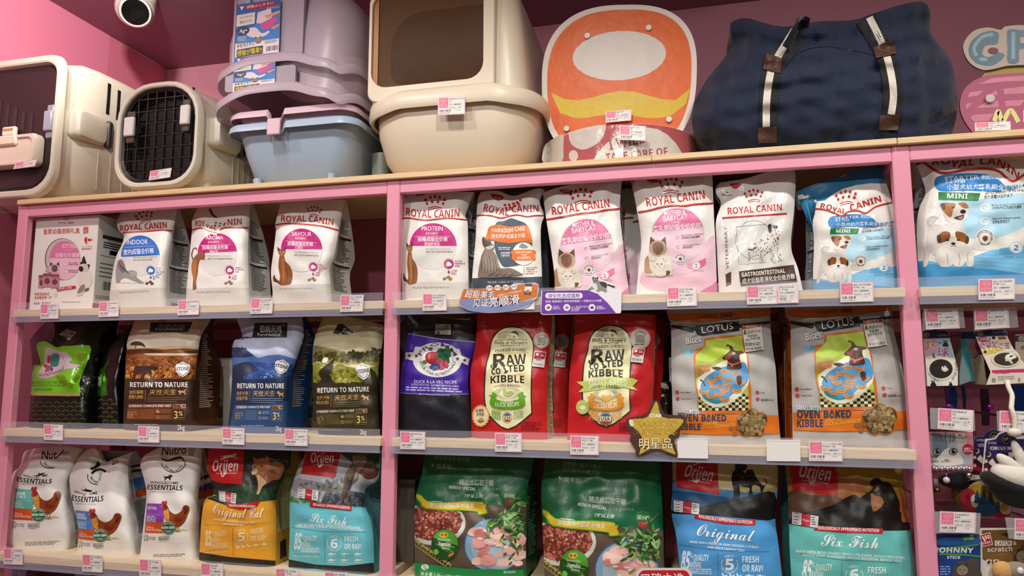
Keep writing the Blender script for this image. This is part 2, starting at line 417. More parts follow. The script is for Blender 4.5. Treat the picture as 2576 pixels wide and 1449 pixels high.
def plate(name, pts, Y, th, mat, parent=None, label=None, cat=None, group=None, art=None, tilt=0.0):
    """a cut-out board: outline in frame pixels on the plane Y, th thick"""
    P = at(np.array([p[0] for p in pts], float), np.array([p[1] for p in pts], float), np.full(len(pts), Y)); n = len(P)
    ar = sum(P[i][0] * P[(i + 1) % n][2] - P[(i + 1) % n][0] * P[i][2] for i in range(n))
    if ar < 0: P = P[::-1]
    B = P + np.array([0, th, 0]); mb = MB(); T = tessellate_polygon([[Vector((p[0], p[2], 0)) for p in P]])
    def fx(t, fl):
        a, b, c = t; nz = (P[b][0] - P[a][0]) * (P[c][2] - P[a][2]) - (P[b][2] - P[a][2]) * (P[c][0] - P[a][0]); t = (a, b, c) if nz > 0 else (a, c, b)
        return t[::-1] if fl else t
    mb.add(np.r_[P, B], [fx(t, 0) for t in T] + [tuple(k + n for k in fx(t, 1)) for t in T] + [(i, i + n, (i + 1) % n + n, (i + 1) % n) for i in range(n)], mat)
    if art is not None:
        q = art.parts[None]; o = len(mb.V); mb.V += q.V; mp = [mb.mi(m) for m in q.m]; mb.F += [[k + o for k in f] for f in q.F]; mb.FM += [mp[k] for k in q.FM]
    ob = mb.build(name, parent, smooth=False, angle=None); tag(ob, label, cat, group)
    if art is not None: art.finish(ob)
    return ob
# ---------------------------------------------------------------- the room
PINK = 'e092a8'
def slab(name, a, b, mat, kind='structure'):
    o = MB().box(a, b, mat).build(name, smooth=False, angle=None); o['kind'] = kind; return o
slab('floor', (WALLX, -4, -.05), (4, WALLY, 0), M('b9aa9c', 'matte'))
slab('ceiling', (WALLX, -4, CEIL), (4, WALLY, CEIL + .05), M('98687a', 'wall'))
slab('wall_back', (WALLX - .05, WALLY, 0), (4, WALLY + .05, CEIL + .05), M('d08e9e', 'wall'))
def left_wall():
    mb = MB(); m = M('ee8aa6', 'wall'); ys = [-4, -2.6, -1.4, .128, .60]
    for a, b in zip(ys[:-1], ys[1:]): mb.box((WALLX - .05, a + .0012, 0), (WALLX, b - .0012, CEIL), m)
    mb.box((WALLX - .05, .60, 0), (WALLX - .002, WALLY, CEIL), M('e27f94', 'wall')); mb.box((WALLX - .06, -4, 0), (WALLX - .004, WALLY, CEIL), M('8a3c4c', 'wall'))
    o = mb.build('wall_left', smooth=False, angle=None); o['kind'] = 'structure'
left_wall()
o = MB().box((WALLX, WALLY - .018, H0 + .0), (4, WALLY, H0 + .13), M('c4d4dc', 'paint')).build('trim_1', smooth=False, angle=None); o['kind'] = 'structure'
# housings for the ceiling lamps, the added fill lamps included
for i, (x, y, w, tg) in enumerate(LAMPS):
    r = root('track_and_fill_lamp', (x, y, CEIL), 'white cylindrical track lamp on the pink ceiling in front of the shelves', 'lamp', 'track lamps above the aisle')
    MB().tube([(x, y, CEIL - .07), (x, y, CEIL - .0005)], .045, M('e8e4e0', 'plastic'), 20).build('lamp_housing', r)
# shelving: one pink frame, three bays
PW = .0355; XB = [-1.1935, 0.0, 1.2, 2.4]; FR = M(PINK, 'paint')
fr = root('shelving_frame', (.6, .22, 0), 'pink painted shelving frame of three bays carrying pet food', 'shelving')
for x in XB:
    MB().box((x, 0, 0), (x + PW, .022, H0), FR, .002).build('post', fr)
    MB().box((x, .375, 0), (x + PW, .42, H0), FR, .0025).build('post', fr)
    MB().box((x + .006, .022, H0 - .0348), (x + PW - .006, .375, H0 - .004), FR).build('side_rail', fr)
for a, b in zip(XB[:-1], XB[1:]):
    MB().box((a + PW, 0.001, H0 - .0348), (b, .022, H0), FR, .002).build('beam', fr)
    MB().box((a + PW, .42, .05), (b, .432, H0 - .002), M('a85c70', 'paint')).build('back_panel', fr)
    for z in (Z1, Z2, Z3): MB().box((a + PW, .385, z - .075), (b, .418, z - .04), FR).build('back_rail', fr)
WD = wood('dcc094', 'cfae7c'); WD2 = wood('e4d0a8', 'd8c090')
TB = M('d9bd90', 'paint')
nm3 = ('left', 'middle', 'right'); XT = [-1.1855, .6795, 1.2085, 2.44]
for i, lab in enumerate(('birch top board under the carriers and litter boxes', 'birch top board under the navy bag', 'birch top board under the blue lettered sign')):
    o = MB().box((XT[i] + .0006, -.013, H0 + .0005), (XT[i + 1] - .0006, .46, H0 + .0145), WD, .0012).build('top_board'); tag(o, lab, 'board', 'birch boards on top of the shelving')
RAILC = clear('d8d4e6', .12); RAILD = clear('a6a5b6', .42, .1, 'rail')
def shelf(x0, x1, z, lab, front=-.016, th=.0205):
    o = MB().box((x0, front, z - th), (x1, .37, z), WD2, .001).build('shelf_board'); tag(o, lab, 'shelf', 'birch shelf boards')
    y = front - .0007
    r = MB().box((x0 - .004, y - .0015, z - th - .0007), (x1 - .001, y, z + .021), RAILC).build('price_rail', smooth=False, angle=None)
    tag(r, 'clear price rail on the ' + lab.split(',')[0], 'rail', 'clear price rails')
    q = MB(); q.box((x0 - .004, y - .0015, z - th - .0155), (x1 - .001, y, z - th - .0008), RAILD); q.box((x0 - .004, y + .0001, z - th - .0155), (x1 - .001, front + .012, z - th - .0135), RAILD)
    q.box((x0 - .004, y - .0035, z - th - .0165), (x1 - .001, y - .0016, z - th - .013), RAILD)
    q.build('rail_lip', r, smooth=False, angle=None)
    return o
g = .002
rows = ((Z1, 'upper'), (Z2, 'second'), (Z3, 'third'), (Z4, 'lowest'))
labs = {(0, 0): 'shelf board under the white gift box', (0, 1): 'shelf board under the six-bag row', (1, 0): 'shelf board under the brown and olive bags', (1, 1): 'shelf board under the two red bags',
        (2, 0): 'shelf board under the white hen bags', (2, 1): 'shelf board under the two green bags', (3, 0): 'shelf board under the purple bag', (0, 2): 'shelf board under the big puppy bag'}
for j, (z, nme) in enumerate(rows):
    for i in range(3):
        if (j, i) in labs: shelf(XB[i] + PW * .93, XB[i + 1] + .004 if i < 2 else 2.4, z, labs[(j, i)])
# ---------------------------------------------------------------- drawing blocks
RC = 'b5281f'
def crown(a, x, y, w, rot=0, c=RC):
    """the small dotted crown: two rows of dots over two bars; x,y middle of the bars"""
    y -= .07 * w
    cr, sr = math.cos(math.radians(rot)), math.sin(math.radians(rot)); f = lambda p, q: (x + (p * cr + q * sr) * w, y + (-p * sr + q * cr) * w)
    for p, q in ((-.5, -.32), (-.24, -.42), (0, -.46), (.24, -.42), (.5, -.32)): a.E(*f(p, q * 1.3), .075 * w, .085 * w, c, n=12)
    for p, q in ((-.42, -.16), (-.15, -.22), (.15, -.22), (.42, -.16)): a.E(*f(p, q * 1.4), .07 * w, .08 * w, c, n=12)
    a.S([f(-.36, .02), f(0, -.06), f(.36, .02)], .05 * w, c); a.S([f(-.33, .12), f(0, .04), f(.33, .12)], .04 * w, c)
def eyes(a, x, y, r, sep, c='7c8a90'):
    for k in (-1, 1): a.E(x + k * sep, y, r, r * .85, c, n=12); a.E(x + k * sep, y, r * .5, r * .6, '151515', n=8)
def catface(a, x, y, r, fur, dark, mask=None, eye='7c8a90', earc=None):
    for k in (-1, 1): a.P([(x + k * .95 * r, y - .25 * r), (x + k * .86 * r, y - 1.35 * r), (x + k * .2 * r, y - .8 * r)], earc or dark)
    a.E(x, y, r, .92 * r, fur, n=22)
    if mask: a.B([(x - .55 * r, y - .5 * r), (x, y - .75 * r), (x + .55 * r, y - .5 * r), (x + .55 * r, y + .3 * r), (x, y + .75 * r), (x - .55 * r, y + .3 * r)], mask)
    eyes(a, x, y - .05 * r, .16 * r, .4 * r, eye)
    a.P([(x - .12 * r, y + .25 * r), (x + .12 * r, y + .25 * r), (x, y + .4 * r)], dark); a.L([(x - .25 * r, y + .6 * r), (x, y + .48 * r), (x + .25 * r, y + .6 * r)], .06 * r, dark)
def sitcat(a, x, y, w, h, body, dark, light, fl=1):
    """a slim short-haired cat sitting, box x,y,w,h"""
    f = lambda p: [(x + (q[0] if fl > 0 else 1 - q[0]) * w, y + q[1] * h) for q in p]
    a.B(f([(.18, .93), (.02, .9), (-.02, .8), (.06, .72), (.1, .8), (.3, .9), (.6, .97), (.4, 1)]), dark)
    a.B(f([(.34, .2), (.55, .22), (.62, .36), (.86, .5), (.98, .68), (.94, .9), (.8, .98), (.3, .98), (.34, .78), (.26, .5)]), body)
    a.B(f([(.42, .3), (.54, .34), (.6, .6), (.55, .93), (.42, .95), (.4, .6)]), light)
    a.S(f([(.62, .55), (.74, .68), (.7, .9)]), .03 * w, dark); a.S(f([(.4, .55), (.44, .75), (.42, .95)]), .025 * w, dark)
    for e in ([(.22, .1), (.2, -.02), (.38, .06)], [(.48, .06), (.68, -.03), (.62, .1)]): a.P(f(e), dark)
    a.B(f([(.24, .1), (.44, .045), (.62, .1), (.58, .19), (.44, .25), (.3, .19)]), body)
    a.B(f([(.36, .17), (.44, .15), (.52, .17), (.5, .22), (.44, .24), (.38, .22)]), light)
    for p in ((.345, .13), (.53, .13)): q = f([p])[0]; a.E(q[0], q[1], .05 * w, .016 * h, 'd8d0a8', n=10); a.E(q[0], q[1], .02 * w, .013 * h, '151515', n=8)
def hen(a, x, y, w, h):
    f = lambda p: [(x + q[0] * w, y + q[1] * h) for q in p]
    a.P(f([(.36, .98), (.95, .94), (.82, .9), (.5, .9)]), 'b9bd86')
    for lx in (.52, .6): a.L(f([(lx, .72), (lx + .02, .86), (lx - .02, .97)]), .025 * w, '8a6a3c'); a.L(f([(lx - .1, .985), (lx - .02, .95), (lx + .08, .99)]), .018 * w, '8a6a3c')
    a.B(f([(.1, .14), (.2, .12), (.3, .3), (.5, .4), (.7, .3), (.78, .14), (.9, .1), (1, .2), (.93, .45), (.8, .68), (.6, .82), (.4, .8), (.2, .66), (.06, .45), (.08, .28)]), '8c3d16')
    a.B(f([(.12, .2), (.24, .25), (.28, .5), (.24, .66), (.1, .5), (.06, .36)]), 'c58a3a')
    a.B(f([(.5, .46), (.72, .42), (.86, .3), (.82, .5), (.66, .66), (.48, .62)]), '6a2c10')
    for k in range(5): a.S(f([(.52 + .05 * k, .5 + .02 * k), (.64 + .05 * k, .46), (.74 + .04 * k, .38 - .03 * k)]), .012 * w, 'a5521f')
    for k in range(4): a.S(f([(.78 + .04 * k, .16), (.82 + .04 * k, .26), (.8 + .02 * k, .4)]), .012 * w, '4a1d0c')
    rg = random.Random(3)
    for k in range(14): px, py = rg.uniform(.08, .24), rg.uniform(.28, .6); a.S(f([(px, py), (px + .03, py + .05)]), .012 * w, 'e0b060')
    a.B(f([(.02, .12), (.1, .06), (.2, .12), (.18, .24), (.08, .26)]), '70301a')
    a.B(f([(-.01, .04), (.04, -.04), (.1, -.02), (.17, -.05), (.18, .05), (.1, .08), (.04, .1)]), 'b5303a'); a.B(f([(.0, .14), (.06, .12), (.07, .26), (.02, .26)]), 'b5303a')
    a.E(*f([(.085, .115)])[0], .014 * w, .014 * w, '101010', n=8); a.P(f([(-.05, .15), (.02, .11), (.02, .17)]), 'c9a040')
def pup(a, x, y, w, h, fl=1):
    """a small white puppy with brown ears, standing"""
    f = lambda p: [(x + (q[0] if fl > 0 else 1 - q[0]) * w, y + q[1] * h) for q in p]
    a.B(f([(.05, .5), (.3, .32), (.75, .35), (.98, .55), (1, .95), (.84, .99), (.8, .86), (.68, .99), (.5, .99), (.46, .92), (.36, 1), (.14, 1), (.06, .9), (-.02, .75)]), 'd8d4cc')
    a.S(f([(.6, .62), (.64, .8), (.6, .96)]), .02 * w, 'a8a096'); a.S(f([(.3, .62), (.3, .8), (.34, .95)]), .02 * w, 'a8a096'); a.S(f([(.86, .6), (.84, .75), (.86, .9)]), .02 * w, 'a8a096')
    a.B(f([(.08, .16), (.2, .02), (.5, -.03), (.72, .04), (.8, .2), (.72, .4), (.46, .46), (.22, .42)]), 'e2ddd4')
    a.B(f([(.04, .14), (.18, .0), (.36, .02), (.36, .2), (.2, .3), (.1, .3)]), '8f5526'); a.B(f([(.52, .0), (.72, .03), (.86, .16), (.84, .32), (.74, .3), (.56, .22)]), '8f5526')
    a.B(f([(.02, .12), (.12, .1), (.12, .3), (.04, .3)]), '4b2a16'); a.B(f([(.82, .12), (.88, .18), (.86, .32), (.78, .3)]), '4b2a16')
    for p in ((.3, .24), (.6, .24)): a.E(*f([p])[0], .05 * w, .022 * h, '3a2114', n=10)
    a.E(*f([(.46, .34)])[0], .06 * w, .035 * h, '151515', n=12); a.S(f([(.38, .42), (.46, .4), (.54, .42)]), .015 * w, '50402f')
def fish(a, x, y, w, h, c):
    a.B([(x, y + h * .5), (x + w * .3, y + h * .15), (x + w * .6, y + h * .2), (x + w * .82, y + h * .48), (x + w * .6, y + h * .8), (x + w * .3, y + h * .85)], c); a.P([(x + w * .76, y + h * .5), (x + w, y + h * .1), (x + w * .95, y + h * .5), (x + w, y + h * .9)], c)
    a.P([(x + w * .3, y + h * .2), (x + w * .45, y - h * .1), (x + w * .55, y + h * .2)], c)
def bird(a, x, y, w, h, c):
    a.B([(x, y + .2 * h), (x + .15 * w, y), (x + .3 * w, y + .2 * h), (x + .5 * w, y + .45 * h), (x + w, y + .3 * h), (x + .85 * w, y + .7 * h), (x + .5 * w, y + .85 * h), (x + .2 * w, y + .6 * h)], c); a.L([(x + .5 * w, y + .8 * h), (x + .5 * w, y + h)], w * .06, c)
def runner(a, x, y, w, h, c):
    """leaping animal mark"""
    f = lambda p: [(x + q[0] * w, y + q[1] * h) for q in p]
    a.B(f([(0, .3), (.12, .45), (.3, .35), (.55, .25), (.75, .2), (.82, 0), (.9, .1), (1, .25), (.9, .35), (.8, .5), (.98, .58), (.98, .66), (.78, .62), (.55, .62), (.4, .68), (.2, .85), (.02, 1), (.0, .92), (.2, .65), (.14, .55), (.04, .5)]), c, 4)
def star(a, x, y, r, c, q=.42, n=5, rot=90, kind=None):
    a.P([(x + (r if k % 2 == 0 else r * q) * math.cos(math.radians(rot + 180 * k / n)), y - (r if k % 2 == 0 else r * q) * math.sin(math.radians(rot + 180 * k / n))) for k in range(2 * n)], c, kind)
GT_RC = [(.03, .06, .2, .6, '4c4c4c'), (.17, .39, .15, -.85, '6a6a68'), (.40, .42, .1, .9, '262626'), (.45, .65, .15, -.85, '5a5a58'), (.66, .68, .1, .9, '262626'), (.71, .84, .15, -.85, '6a6a68')]
WHT = 'e9e6e0'; GRY = 'cfccc5'; LGR = 'dcd9d3'
def rc_band(a, pts, w): a.S(pts, w, 'b52a1e'); 
# ================================================================ upper shelf, left bay
k = crop((60, 500), 4.83); S1 = Z1
def giftbox(label, Y, tl, tr, br, bl, D, a_dim=1.0, group=None, zs=Z1):
    q = [bl, br, tr, tl]; P = [at(np.array(p[0]), np.array(p[1]), np.array(Y)) for p in q]
    x0 = (P[0][0] + P[3][0]) / 2; x1 = (P[1][0] + P[2][0]) / 2; z1 = (P[2][2] + P[3][2]) / 2
    return x0, x1, z1
Yb = .03
x0, x1, z1 = giftbox('', Yb, *k([(160, 240), (920, 190), (820, 1330), (50, 1330)]), .13)
gb = MB().box((x0, Yb, Z1), (x1, Yb + .16, z1), M('e6e0da', 'card'), .0012)
a = Art(Plane(Yb), 60, 500, 4.83, base=.0004)
crown(a, 520, 262, 62, 3); a.T('ROYAL CANIN', 425, 306, 605, 302, 26, 'b5281f', .012)
a.T('皇家幼猫尝鲜礼盒', 238, 428, 680, 412, 62, 'b8332c', .012)
a.R(722, 362, 782, 424, 'c03a33', -4); a.T('尝鲜', 728, 396, 776, 392, 22, 'eec5b8', .01); a.T('礼盒', 728, 420, 776, 416, 20, 'eec5b8', .01); a.S([(725, 360), (752, 345), (785, 352)], 10, 'c03a33')
a.P([(768, 460), (735, 480), (736, 520), (768, 560)], 'c0322c'); a.P([(768, 460), (803, 478), (800, 522), (768, 560)], 'e9d8d0'); a.E(795, 500, 22, 16, 'c0322c'); a.ring(826, 497, 9, 11, 4, 'c0322c')
a.T('CELT-β 氧化物', 705, 590, 832, 588, 18, 'a89a94'); a.T('提高免疫保护力', 702, 620, 828, 616, 20, 'a8342e', .01)
a.E(470, 735, 216, 256, '55504e'); a.E(474, 735, 210, 250, 'b9b0ae'); a.ring(480, 738, 190, 236, 8, 'dad2d0')
a.E(497, 748, 186, 238, 'e6b9cb'); a.chord(497, 748, 186, 238, 733, 733, 'd976a0')
a.T('KITTEN', 465, 600, 635, 600, 48, 'f0dbe0', .01); a.T('12 MONTHS', 495, 632, 585, 632, 16, 'eec8d4'); a.T('幼猫全价猫粮', 382, 706, 680, 706, 52, 'f0dbe0', .012)
catface(a, 374, 850, 62, 'd9b9c0', '4a3438', '6d5054'); a.B([(256, 880), (300, 830), (330, 880), (430, 900), (425, 980), (330, 900)], 'caa6b0')
for y in (795, 885): a.E(508, y, 16, 18, 'f0dde2'); a.ring(508, y, 17, 19, 3, '9a6c7c'); a.Mi(545, y - 20, 660, y + 22, 2, '8a5a6c')
for x, y, w in ((180, 925, 60), (232, 905, 100), (328, 915, 95)):
    a.P([(x, y), (x + w, y), (x + w + 2, y + 165), (x - 6, y + 165)], 'b98a92'); a.R(x, y + 5, x + w, y + 50, '96404e'); a.T('ROYAL', x + 5, y + 48, x + w - 5, y + 46, 14, 'e6d6d2'); a.E(x + w / 2, y + 95, w * .34, 36, '7a3a48')
a.S([(400, 1105), (480, 1088), (560, 1078), (630, 1070)], [38, 36, 34, 26, 38, 36, 34, 26, 38, 36, 34, 26, 38, 36, 34, 26, 30, 30, 30][:19], 'c22f2c'); a.T('至爱尝鲜 少点挑食', 415, 1108, 585, 1088, 24, 'eecfc6', .01)
a.B([(705, 870), (760, 850), (815, 900), (832, 1000), (800, 1070), (780, 1110), (735, 1125), (700, 1170), (645, 1178), (640, 1160), (690, 1090), (650, 1010), (660, 930)], 'dcd4ca'); a.B([(690, 1060), (735, 1040), (740, 1090), (700, 1140), (650, 1150), (660, 1110)], '8a817c'); a.B([(740, 1100), (785, 1080), (785, 1110), (740, 1125)], '6a6360')
a.B([(715, 800), (706, 740), (730, 695), (745, 730), (760, 790), (745, 830)], '2e2826'); a.P([(680, 790), (700, 755), (718, 800)], '2a2422'); a.P([(760, 800), (800, 795), (788, 850)], '2a2422'); a.E(728, 838, 55, 50, 'cfc6bc'); a.B([(670, 830), (700, 820), (725, 850), (705, 885), (672, 870)], '2e2826')
a.T('专研免疫科技', 130, 1178, 315, 1174, 36, 'b5332c', .012); a.T('守护新生每一步', 128, 1222, 338, 1216, 36, 'b5332c', .012); a.ring(388, 1172, 22, 26, 3, 'b9aaa4'); a.T('3', 380, 1184, 396, 1184, 26, 'b9aaa4')
a.T('净含量', 120, 1284, 188, 1282, 26, '3a3330', .012); a.Mi(215, 1255, 330, 1285, 2, '8a807a'); a.Mi(465, 1250, 700, 1268, 1, '8a807a')
mb = a.parts[None]; gb.m += [m for m in mb.m if m not in gb.m]; o_ = len(gb.V); gb.V += mb.V; gb.F += [[q + o_ for q in f] for f in mb.F]; gb.FM += [gb.mi(mb.m[i]) for i in mb.FM]
box = tag(gb.build('gift_box', org=np.array([(x0 + x1) / 2, Yb + .08, Z1]), smooth=False, angle=None), 'white cat food gift box with a round pink window picture', 'box')
s = MB(); X = x1 + .0006; s.box((x1, Yb + .002, Z1), (X, Yb + .158, z1), M('cfd0ca', 'card')); hh = z1 - Z1
def sb(y0, y1, v0, v1, c): s.box((X, Yb + .16 * y0, Z1 + hh * v0), (X + .0004, Yb + .16 * y1, Z1 + hh * v1), M(c))
sb(.12, .85, .76, .80, '2a2a2a')
for q in range(3): sb(.15, .85, .715 - q * .025, .728 - q * .025, '3c3c3c')
sb(.3, .68, .60, .65, '3a3a3a'); sb(.33, .65, .607, .643, 'cfd0ca'); sb(.1, .85, .575, .58, '3c3c3c')
for q in range(4): sb(.1, .4, .49 - q * .045, .50 - q * .045, '4a4a4a'); sb(.5, .6, .49 - q * .045, .51 - q * .045, '4a4a4a')
for q in range(14): sb(.2 + q * .03, .2 + q * .03 + (.018 if q % 3 else .01), .22, .31, '333333')
for q in range(3): sb(.05, .6, .15 - q * .015, .155 - q * .015, '777777')
sb(0, 1, 0, .07, 'a9303a'); s.build('side_panel', box, smooth=False, angle=None)

def rc(kx, ox, oy, sc, Lp, Rp, top, Y0=.028, zs=Z1, **kw):
    f = crop((ox, oy), sc); s_ = Soft(Y0, f(Lp), f(Rp), f(top) if top else None, zs=zs, seed=kx, **kw); return s_, Art(s_, ox, oy, sc)
def rc_icons(a, x, y, r, c, t1, t2, kc):
    a.ring(x - 4, y, r + 6, r + 8, 2.5, c); a.E(x, y, r, r, c); a.B([(x - r * .6, y + r * .2), (x - r * .2, y - r * .5), (x + r * .4, y - r * .2), (x + r * .7, y + r * .2), (x, y + r * .5)], 'f0e6ea'); a.L([(x - r * .6, y + r * .55), (x + r * .5, y + r * .4)], 5, 'f0e6ea')
    for q, t in enumerate(t1): a.T(t, x + r * 1.3, y - r * .35 + q * r * .5, x + r * (1.3 + .22 * len(t)), y - r * .4 + q * r * .5, r * .36, c, .01)
    a.L([(x, y + r * 1.15), (x, y + r * 2.3)], 2, c); a.E(x, y + r * 1.75, r * .25, r * .28, c, n=10)
    for q, t in enumerate(t2): a.T(t, x + r * .5, y + r * 1.6 + q * r * .36, x + r * (.5 + .2 * len(t)), y + r * 1.55 + q * r * .36, r * .28, c, .01)
    for dx, dy in ((-.9, 3.2), (-.1, 2.85), (.35, 3.25)): a.E(x + dx * r, y + dy * r, r * .42, r * .32, kc, rot=20, n=12); a.E(x + dx * r - 3, y + dy * r - 4, r * .2, r * .12, 'b79a6a' if kc != '6a4036' else '8a5c50', n=8)

S_, a = rc(1, 60, 500, 4.83, [(1040, 1320), (1050, 1100), (1110, 740), (1190, 560), (1212, 450), (1150, 380), (1130, 270), (1185, 150)], [(1735, 1330), (1730, 1000), (1760, 700), (1810, 400), (1865, 120)], [(1185, 150), (1500, 130), (1865, 100)], lean=.045, creases=[(300, 640, 345, 590, .006, 9), (318, 585, 420, 560, .004, 10)])
a.P([(1040, 1320), (1058, 1112), (1400, 1092), (1732, 1074), (1735, 1330)], GRY)
crown(a, 1475, 285, 195, 12, 'a33a34')
a.T('ROYAL CANIN', 1168, 392, 1738, 352, 72, 'b03028', .022); rc_band(a, [(1200, 412), (1330, 402), (1480, 396), (1680, 380), (1805, 392)], 18); a.T('HEALTH NUTRITION SINCE 1968', 1225, 418, 1500, 408, 12, 'd8a89c')
a.E(1415, 690, 234, 245, LGR); a.chord(1415, 690, 234, 245, 708, 690, '2a6cc4'); a.L([(1182, 712), (1647, 692)], 6, 'f0efec')
a.T('INDOOR', 1250, 557, 1508, 550, 58, 'eef0f2', .006); a.T('27', 1525, 548, 1560, 547, 28, '5f93d6'); a.L([(1220, 590), (1585, 572)], 3, 'dfe6ee'); a.T('室内成猫全价粮', 1210, 678, 1580, 656, 62, 'eef0f2', .016)
a.T('Indoor adult cats from 1 to 7 years old', 1330, 718, 1610, 714, 16, '6a6866'); a.T('适用于1至7岁室内生活的成猫', 1328, 754, 1562, 748, 20, '4a4846')
a.B([(1120, 1010), (1118, 860), (1145, 750), (1190, 735), (1225, 790), (1250, 870), (1330, 870), (1375, 890), (1370, 950), (1440, 1005), (1455, 1022), (1400, 1020), (1300, 985), (1230, 960), (1180, 980), (1160, 1015)], '9a9894'); a.B([(1150, 760), (1195, 760), (1235, 860), (1200, 900), (1150, 840)], '77757a')
for q in range(7): a.S([(1150 + q * 12, 780 + q * 14), (1170 + q * 14, 800 + q * 14), (1165 + q * 18, 840 + q * 12)], 5, '4c4a50')
a.E(1335, 905, 42, 34, 'a9a7a4'); a.P([(1305, 880), (1312, 866), (1330, 878)], '5a585c'); a.L([(1115, 1020), (1460, 1026)], 3, '9a9894')
rc_icons(a, 1540, 868, 50, '2a6cb8', ('STOOL', 'ODOUR', 'REDUCTION', '减少粪便异味'), ('MODERATE', 'CALORIES', '低热量'), '6a4036'); a.T('FELINE HEALTH NUTRITION', 1162, 1152, 1522, 1134, 20, '6f6c68')
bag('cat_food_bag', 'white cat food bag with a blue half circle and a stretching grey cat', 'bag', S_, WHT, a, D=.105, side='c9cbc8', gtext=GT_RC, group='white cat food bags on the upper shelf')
def pink_rc(a, X, Y, r, head, cn, cn2, sub=None, tilt=0):
    a.E(X, Y, r, r * 1.05, LGR); a.chord(X, Y, r, r * 1.05, Y - r * .02 - tilt, Y - r * .02 + tilt, 'bd2078'); a.L([(X - r, Y - tilt), (X + r, Y + tilt)], 6, 'f0efec')

S_, a = rc(2, 460, 500, 4.83, [(42, 1300), (45, 1100), (90, 600), (110, 380), (115, 250), (195, 80)], [(818, 1310), (800, 1000), (790, 600), (805, 340), (822, 40)], [(195, 80), (450, 60), (822, 40)], lean=.05, creases=[(520, 575, 548, 582, .014, 9), (548, 582, 600, 545, .014, 9), (545, 520, 560, 575, .012, 16), (535, 585, 560, 640, -.003, 12)])
a.P([(42, 1300), (44, 1090), (400, 1082), (802, 1080), (818, 1310)], GRY)
a.B([(318, 130), (340, 120), (380, 190), (418, 232), (380, 225), (335, 180)], '7c2a30'); a.T('ROY', 150, 335, 265, 335, 72, 'b03028', .022); a.T('YAL', 270, 350, 405, 385, 46, 'b03028', .022); a.T('NIN', 545, 320, 718, 310, 72, 'b03028', .022)
for x, y in ((402, 292), (455, 300), (510, 298), (390, 322), (445, 328), (500, 318)): a.E(x, y, 17, 10, 'b03028', n=10)
a.S([(108, 380), (180, 362), (242, 358)], 17, 'b52a1e'); a.S([(242, 358), (330, 395), (410, 412)], 6, 'b52a1e'); a.S([(445, 385), (490, 358), (545, 352), (640, 352), (800, 354)], 17, 'b52a1e')
a.E(418, 680, 238, 258, LGR); a.chord(418, 668, 240, 250, 670, 662, 'bd2078'); a.P([(330, 425), (410, 448), (418, 415)], WHT); a.L([(180, 680), (655, 672)], 6, 'f0efec')
a.T('AROMA', 278, 496, 490, 494, 46, 'f0eef0', .006); a.T('EXIGENT', 308, 540, 440, 536, 26, 'f0eef0'); a.L([(205, 566), (580, 556)], 3, 'f0e6ea'); a.T('挑嘴成猫全价粮', 235, 614, 550, 608, 48, 'f0eef0', .014); a.T('香味型', 325, 658, 425, 656, 32, 'f0eef0', .012)
a.T('Fussy adult cats from 1 to 7 years old', 300, 702, 580, 702, 16, '6a6866'); a.T('适用于1至7岁对香味敏感的挑嘴成猫', 300, 740, 602, 738, 20, '4a4846')
a.S([(125, 740), (108, 680), (130, 610), (158, 600), (168, 625)], [14] * 24 + [12], '5a4038'); a.B([(120, 1100), (125, 960), (105, 880), (110, 780), (140, 710), (190, 660), (262, 640), (262, 740), (215, 740), (190, 800), (180, 900), (160, 1000), (165, 1085), (145, 1105)], '8a5a3a'); a.B([(105, 880), (110, 780), (145, 730), (170, 780), (160, 900), (150, 1090), (135, 1000)], 'b5753c'); a.P([(235, 655), (262, 620), (265, 660)], '6a4636')
rc_icons(a, 568, 865, 50, 'b02070', ('AROMATIC', 'ATTRACTION', '绝对香味'), ('OPTIMAL', 'WEIGHT', '优质理想体重'), '8a6c44'); a.T('FELINE HEALTH NUTRITION', 165, 1146, 568, 1140, 20, '6f6c68')
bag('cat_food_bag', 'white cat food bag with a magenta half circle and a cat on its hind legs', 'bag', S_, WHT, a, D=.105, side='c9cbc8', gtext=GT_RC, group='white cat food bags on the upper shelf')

S_, a = rc(3, 460, 500, 4.83, [(1062, 1310), (1092, 1160), (1070, 900), (1100, 650), (1130, 400), (1125, 300), (1185, 60)], [(1815, 1320), (1800, 1100), (1782, 850), (1840, 690), (1882, 450), (1930, 200), (1965, 10)], [(1185, 60), (1550, 20), (1965, -10)], lean=.05, creases=[(715, 565, 780, 530, .006, 10), (780, 530, 850, 510, .005, 10), (700, 720, 790, 740, -.004, 14), (855, 640, 840, 720, .006, 10)])
a.P([(1062, 1310), (1085, 1060), (1400, 1040), (1798, 1035), (1815, 1320)], GRY)
a.T('ROYAL CANIN', 1192, 272, 1828, 310, 76, 'b03028', .022, wav=[0, -6, 8, 14, 6, -4, -6]); crown(a, 1592, 205, 160, -5, 'a33a34'); rc_band(a, [(1126, 320), (1200, 304), (1300, 300), (1500, 312), (1700, 335), (1895, 385)], 19); a.T('HEALTH NUTRITION SINCE 1968', 1300, 305, 1660, 330, 12, 'd8a89c')
a.E(1442, 635, 250, 255, LGR); a.chord(1442, 620, 252, 258, 620, 638, 'bd2078'); a.L([(1190, 620), (1692, 640)], 6, 'f0efec')
a.T('SAVOUR', 1325, 448, 1562, 455, 50, 'f0eef0', .006); a.T('EXIGENT', 1366, 492, 1498, 496, 28, 'f0eef0'); a.L([(1245, 512), (1625, 535)], 3, 'f0e6ea'); a.T('挑嘴成猫全价粮', 1270, 566, 1582, 572, 48, 'f0eef0', .014); a.T('口感型', 1365, 608, 1458, 610, 32, 'f0eef0', .012)
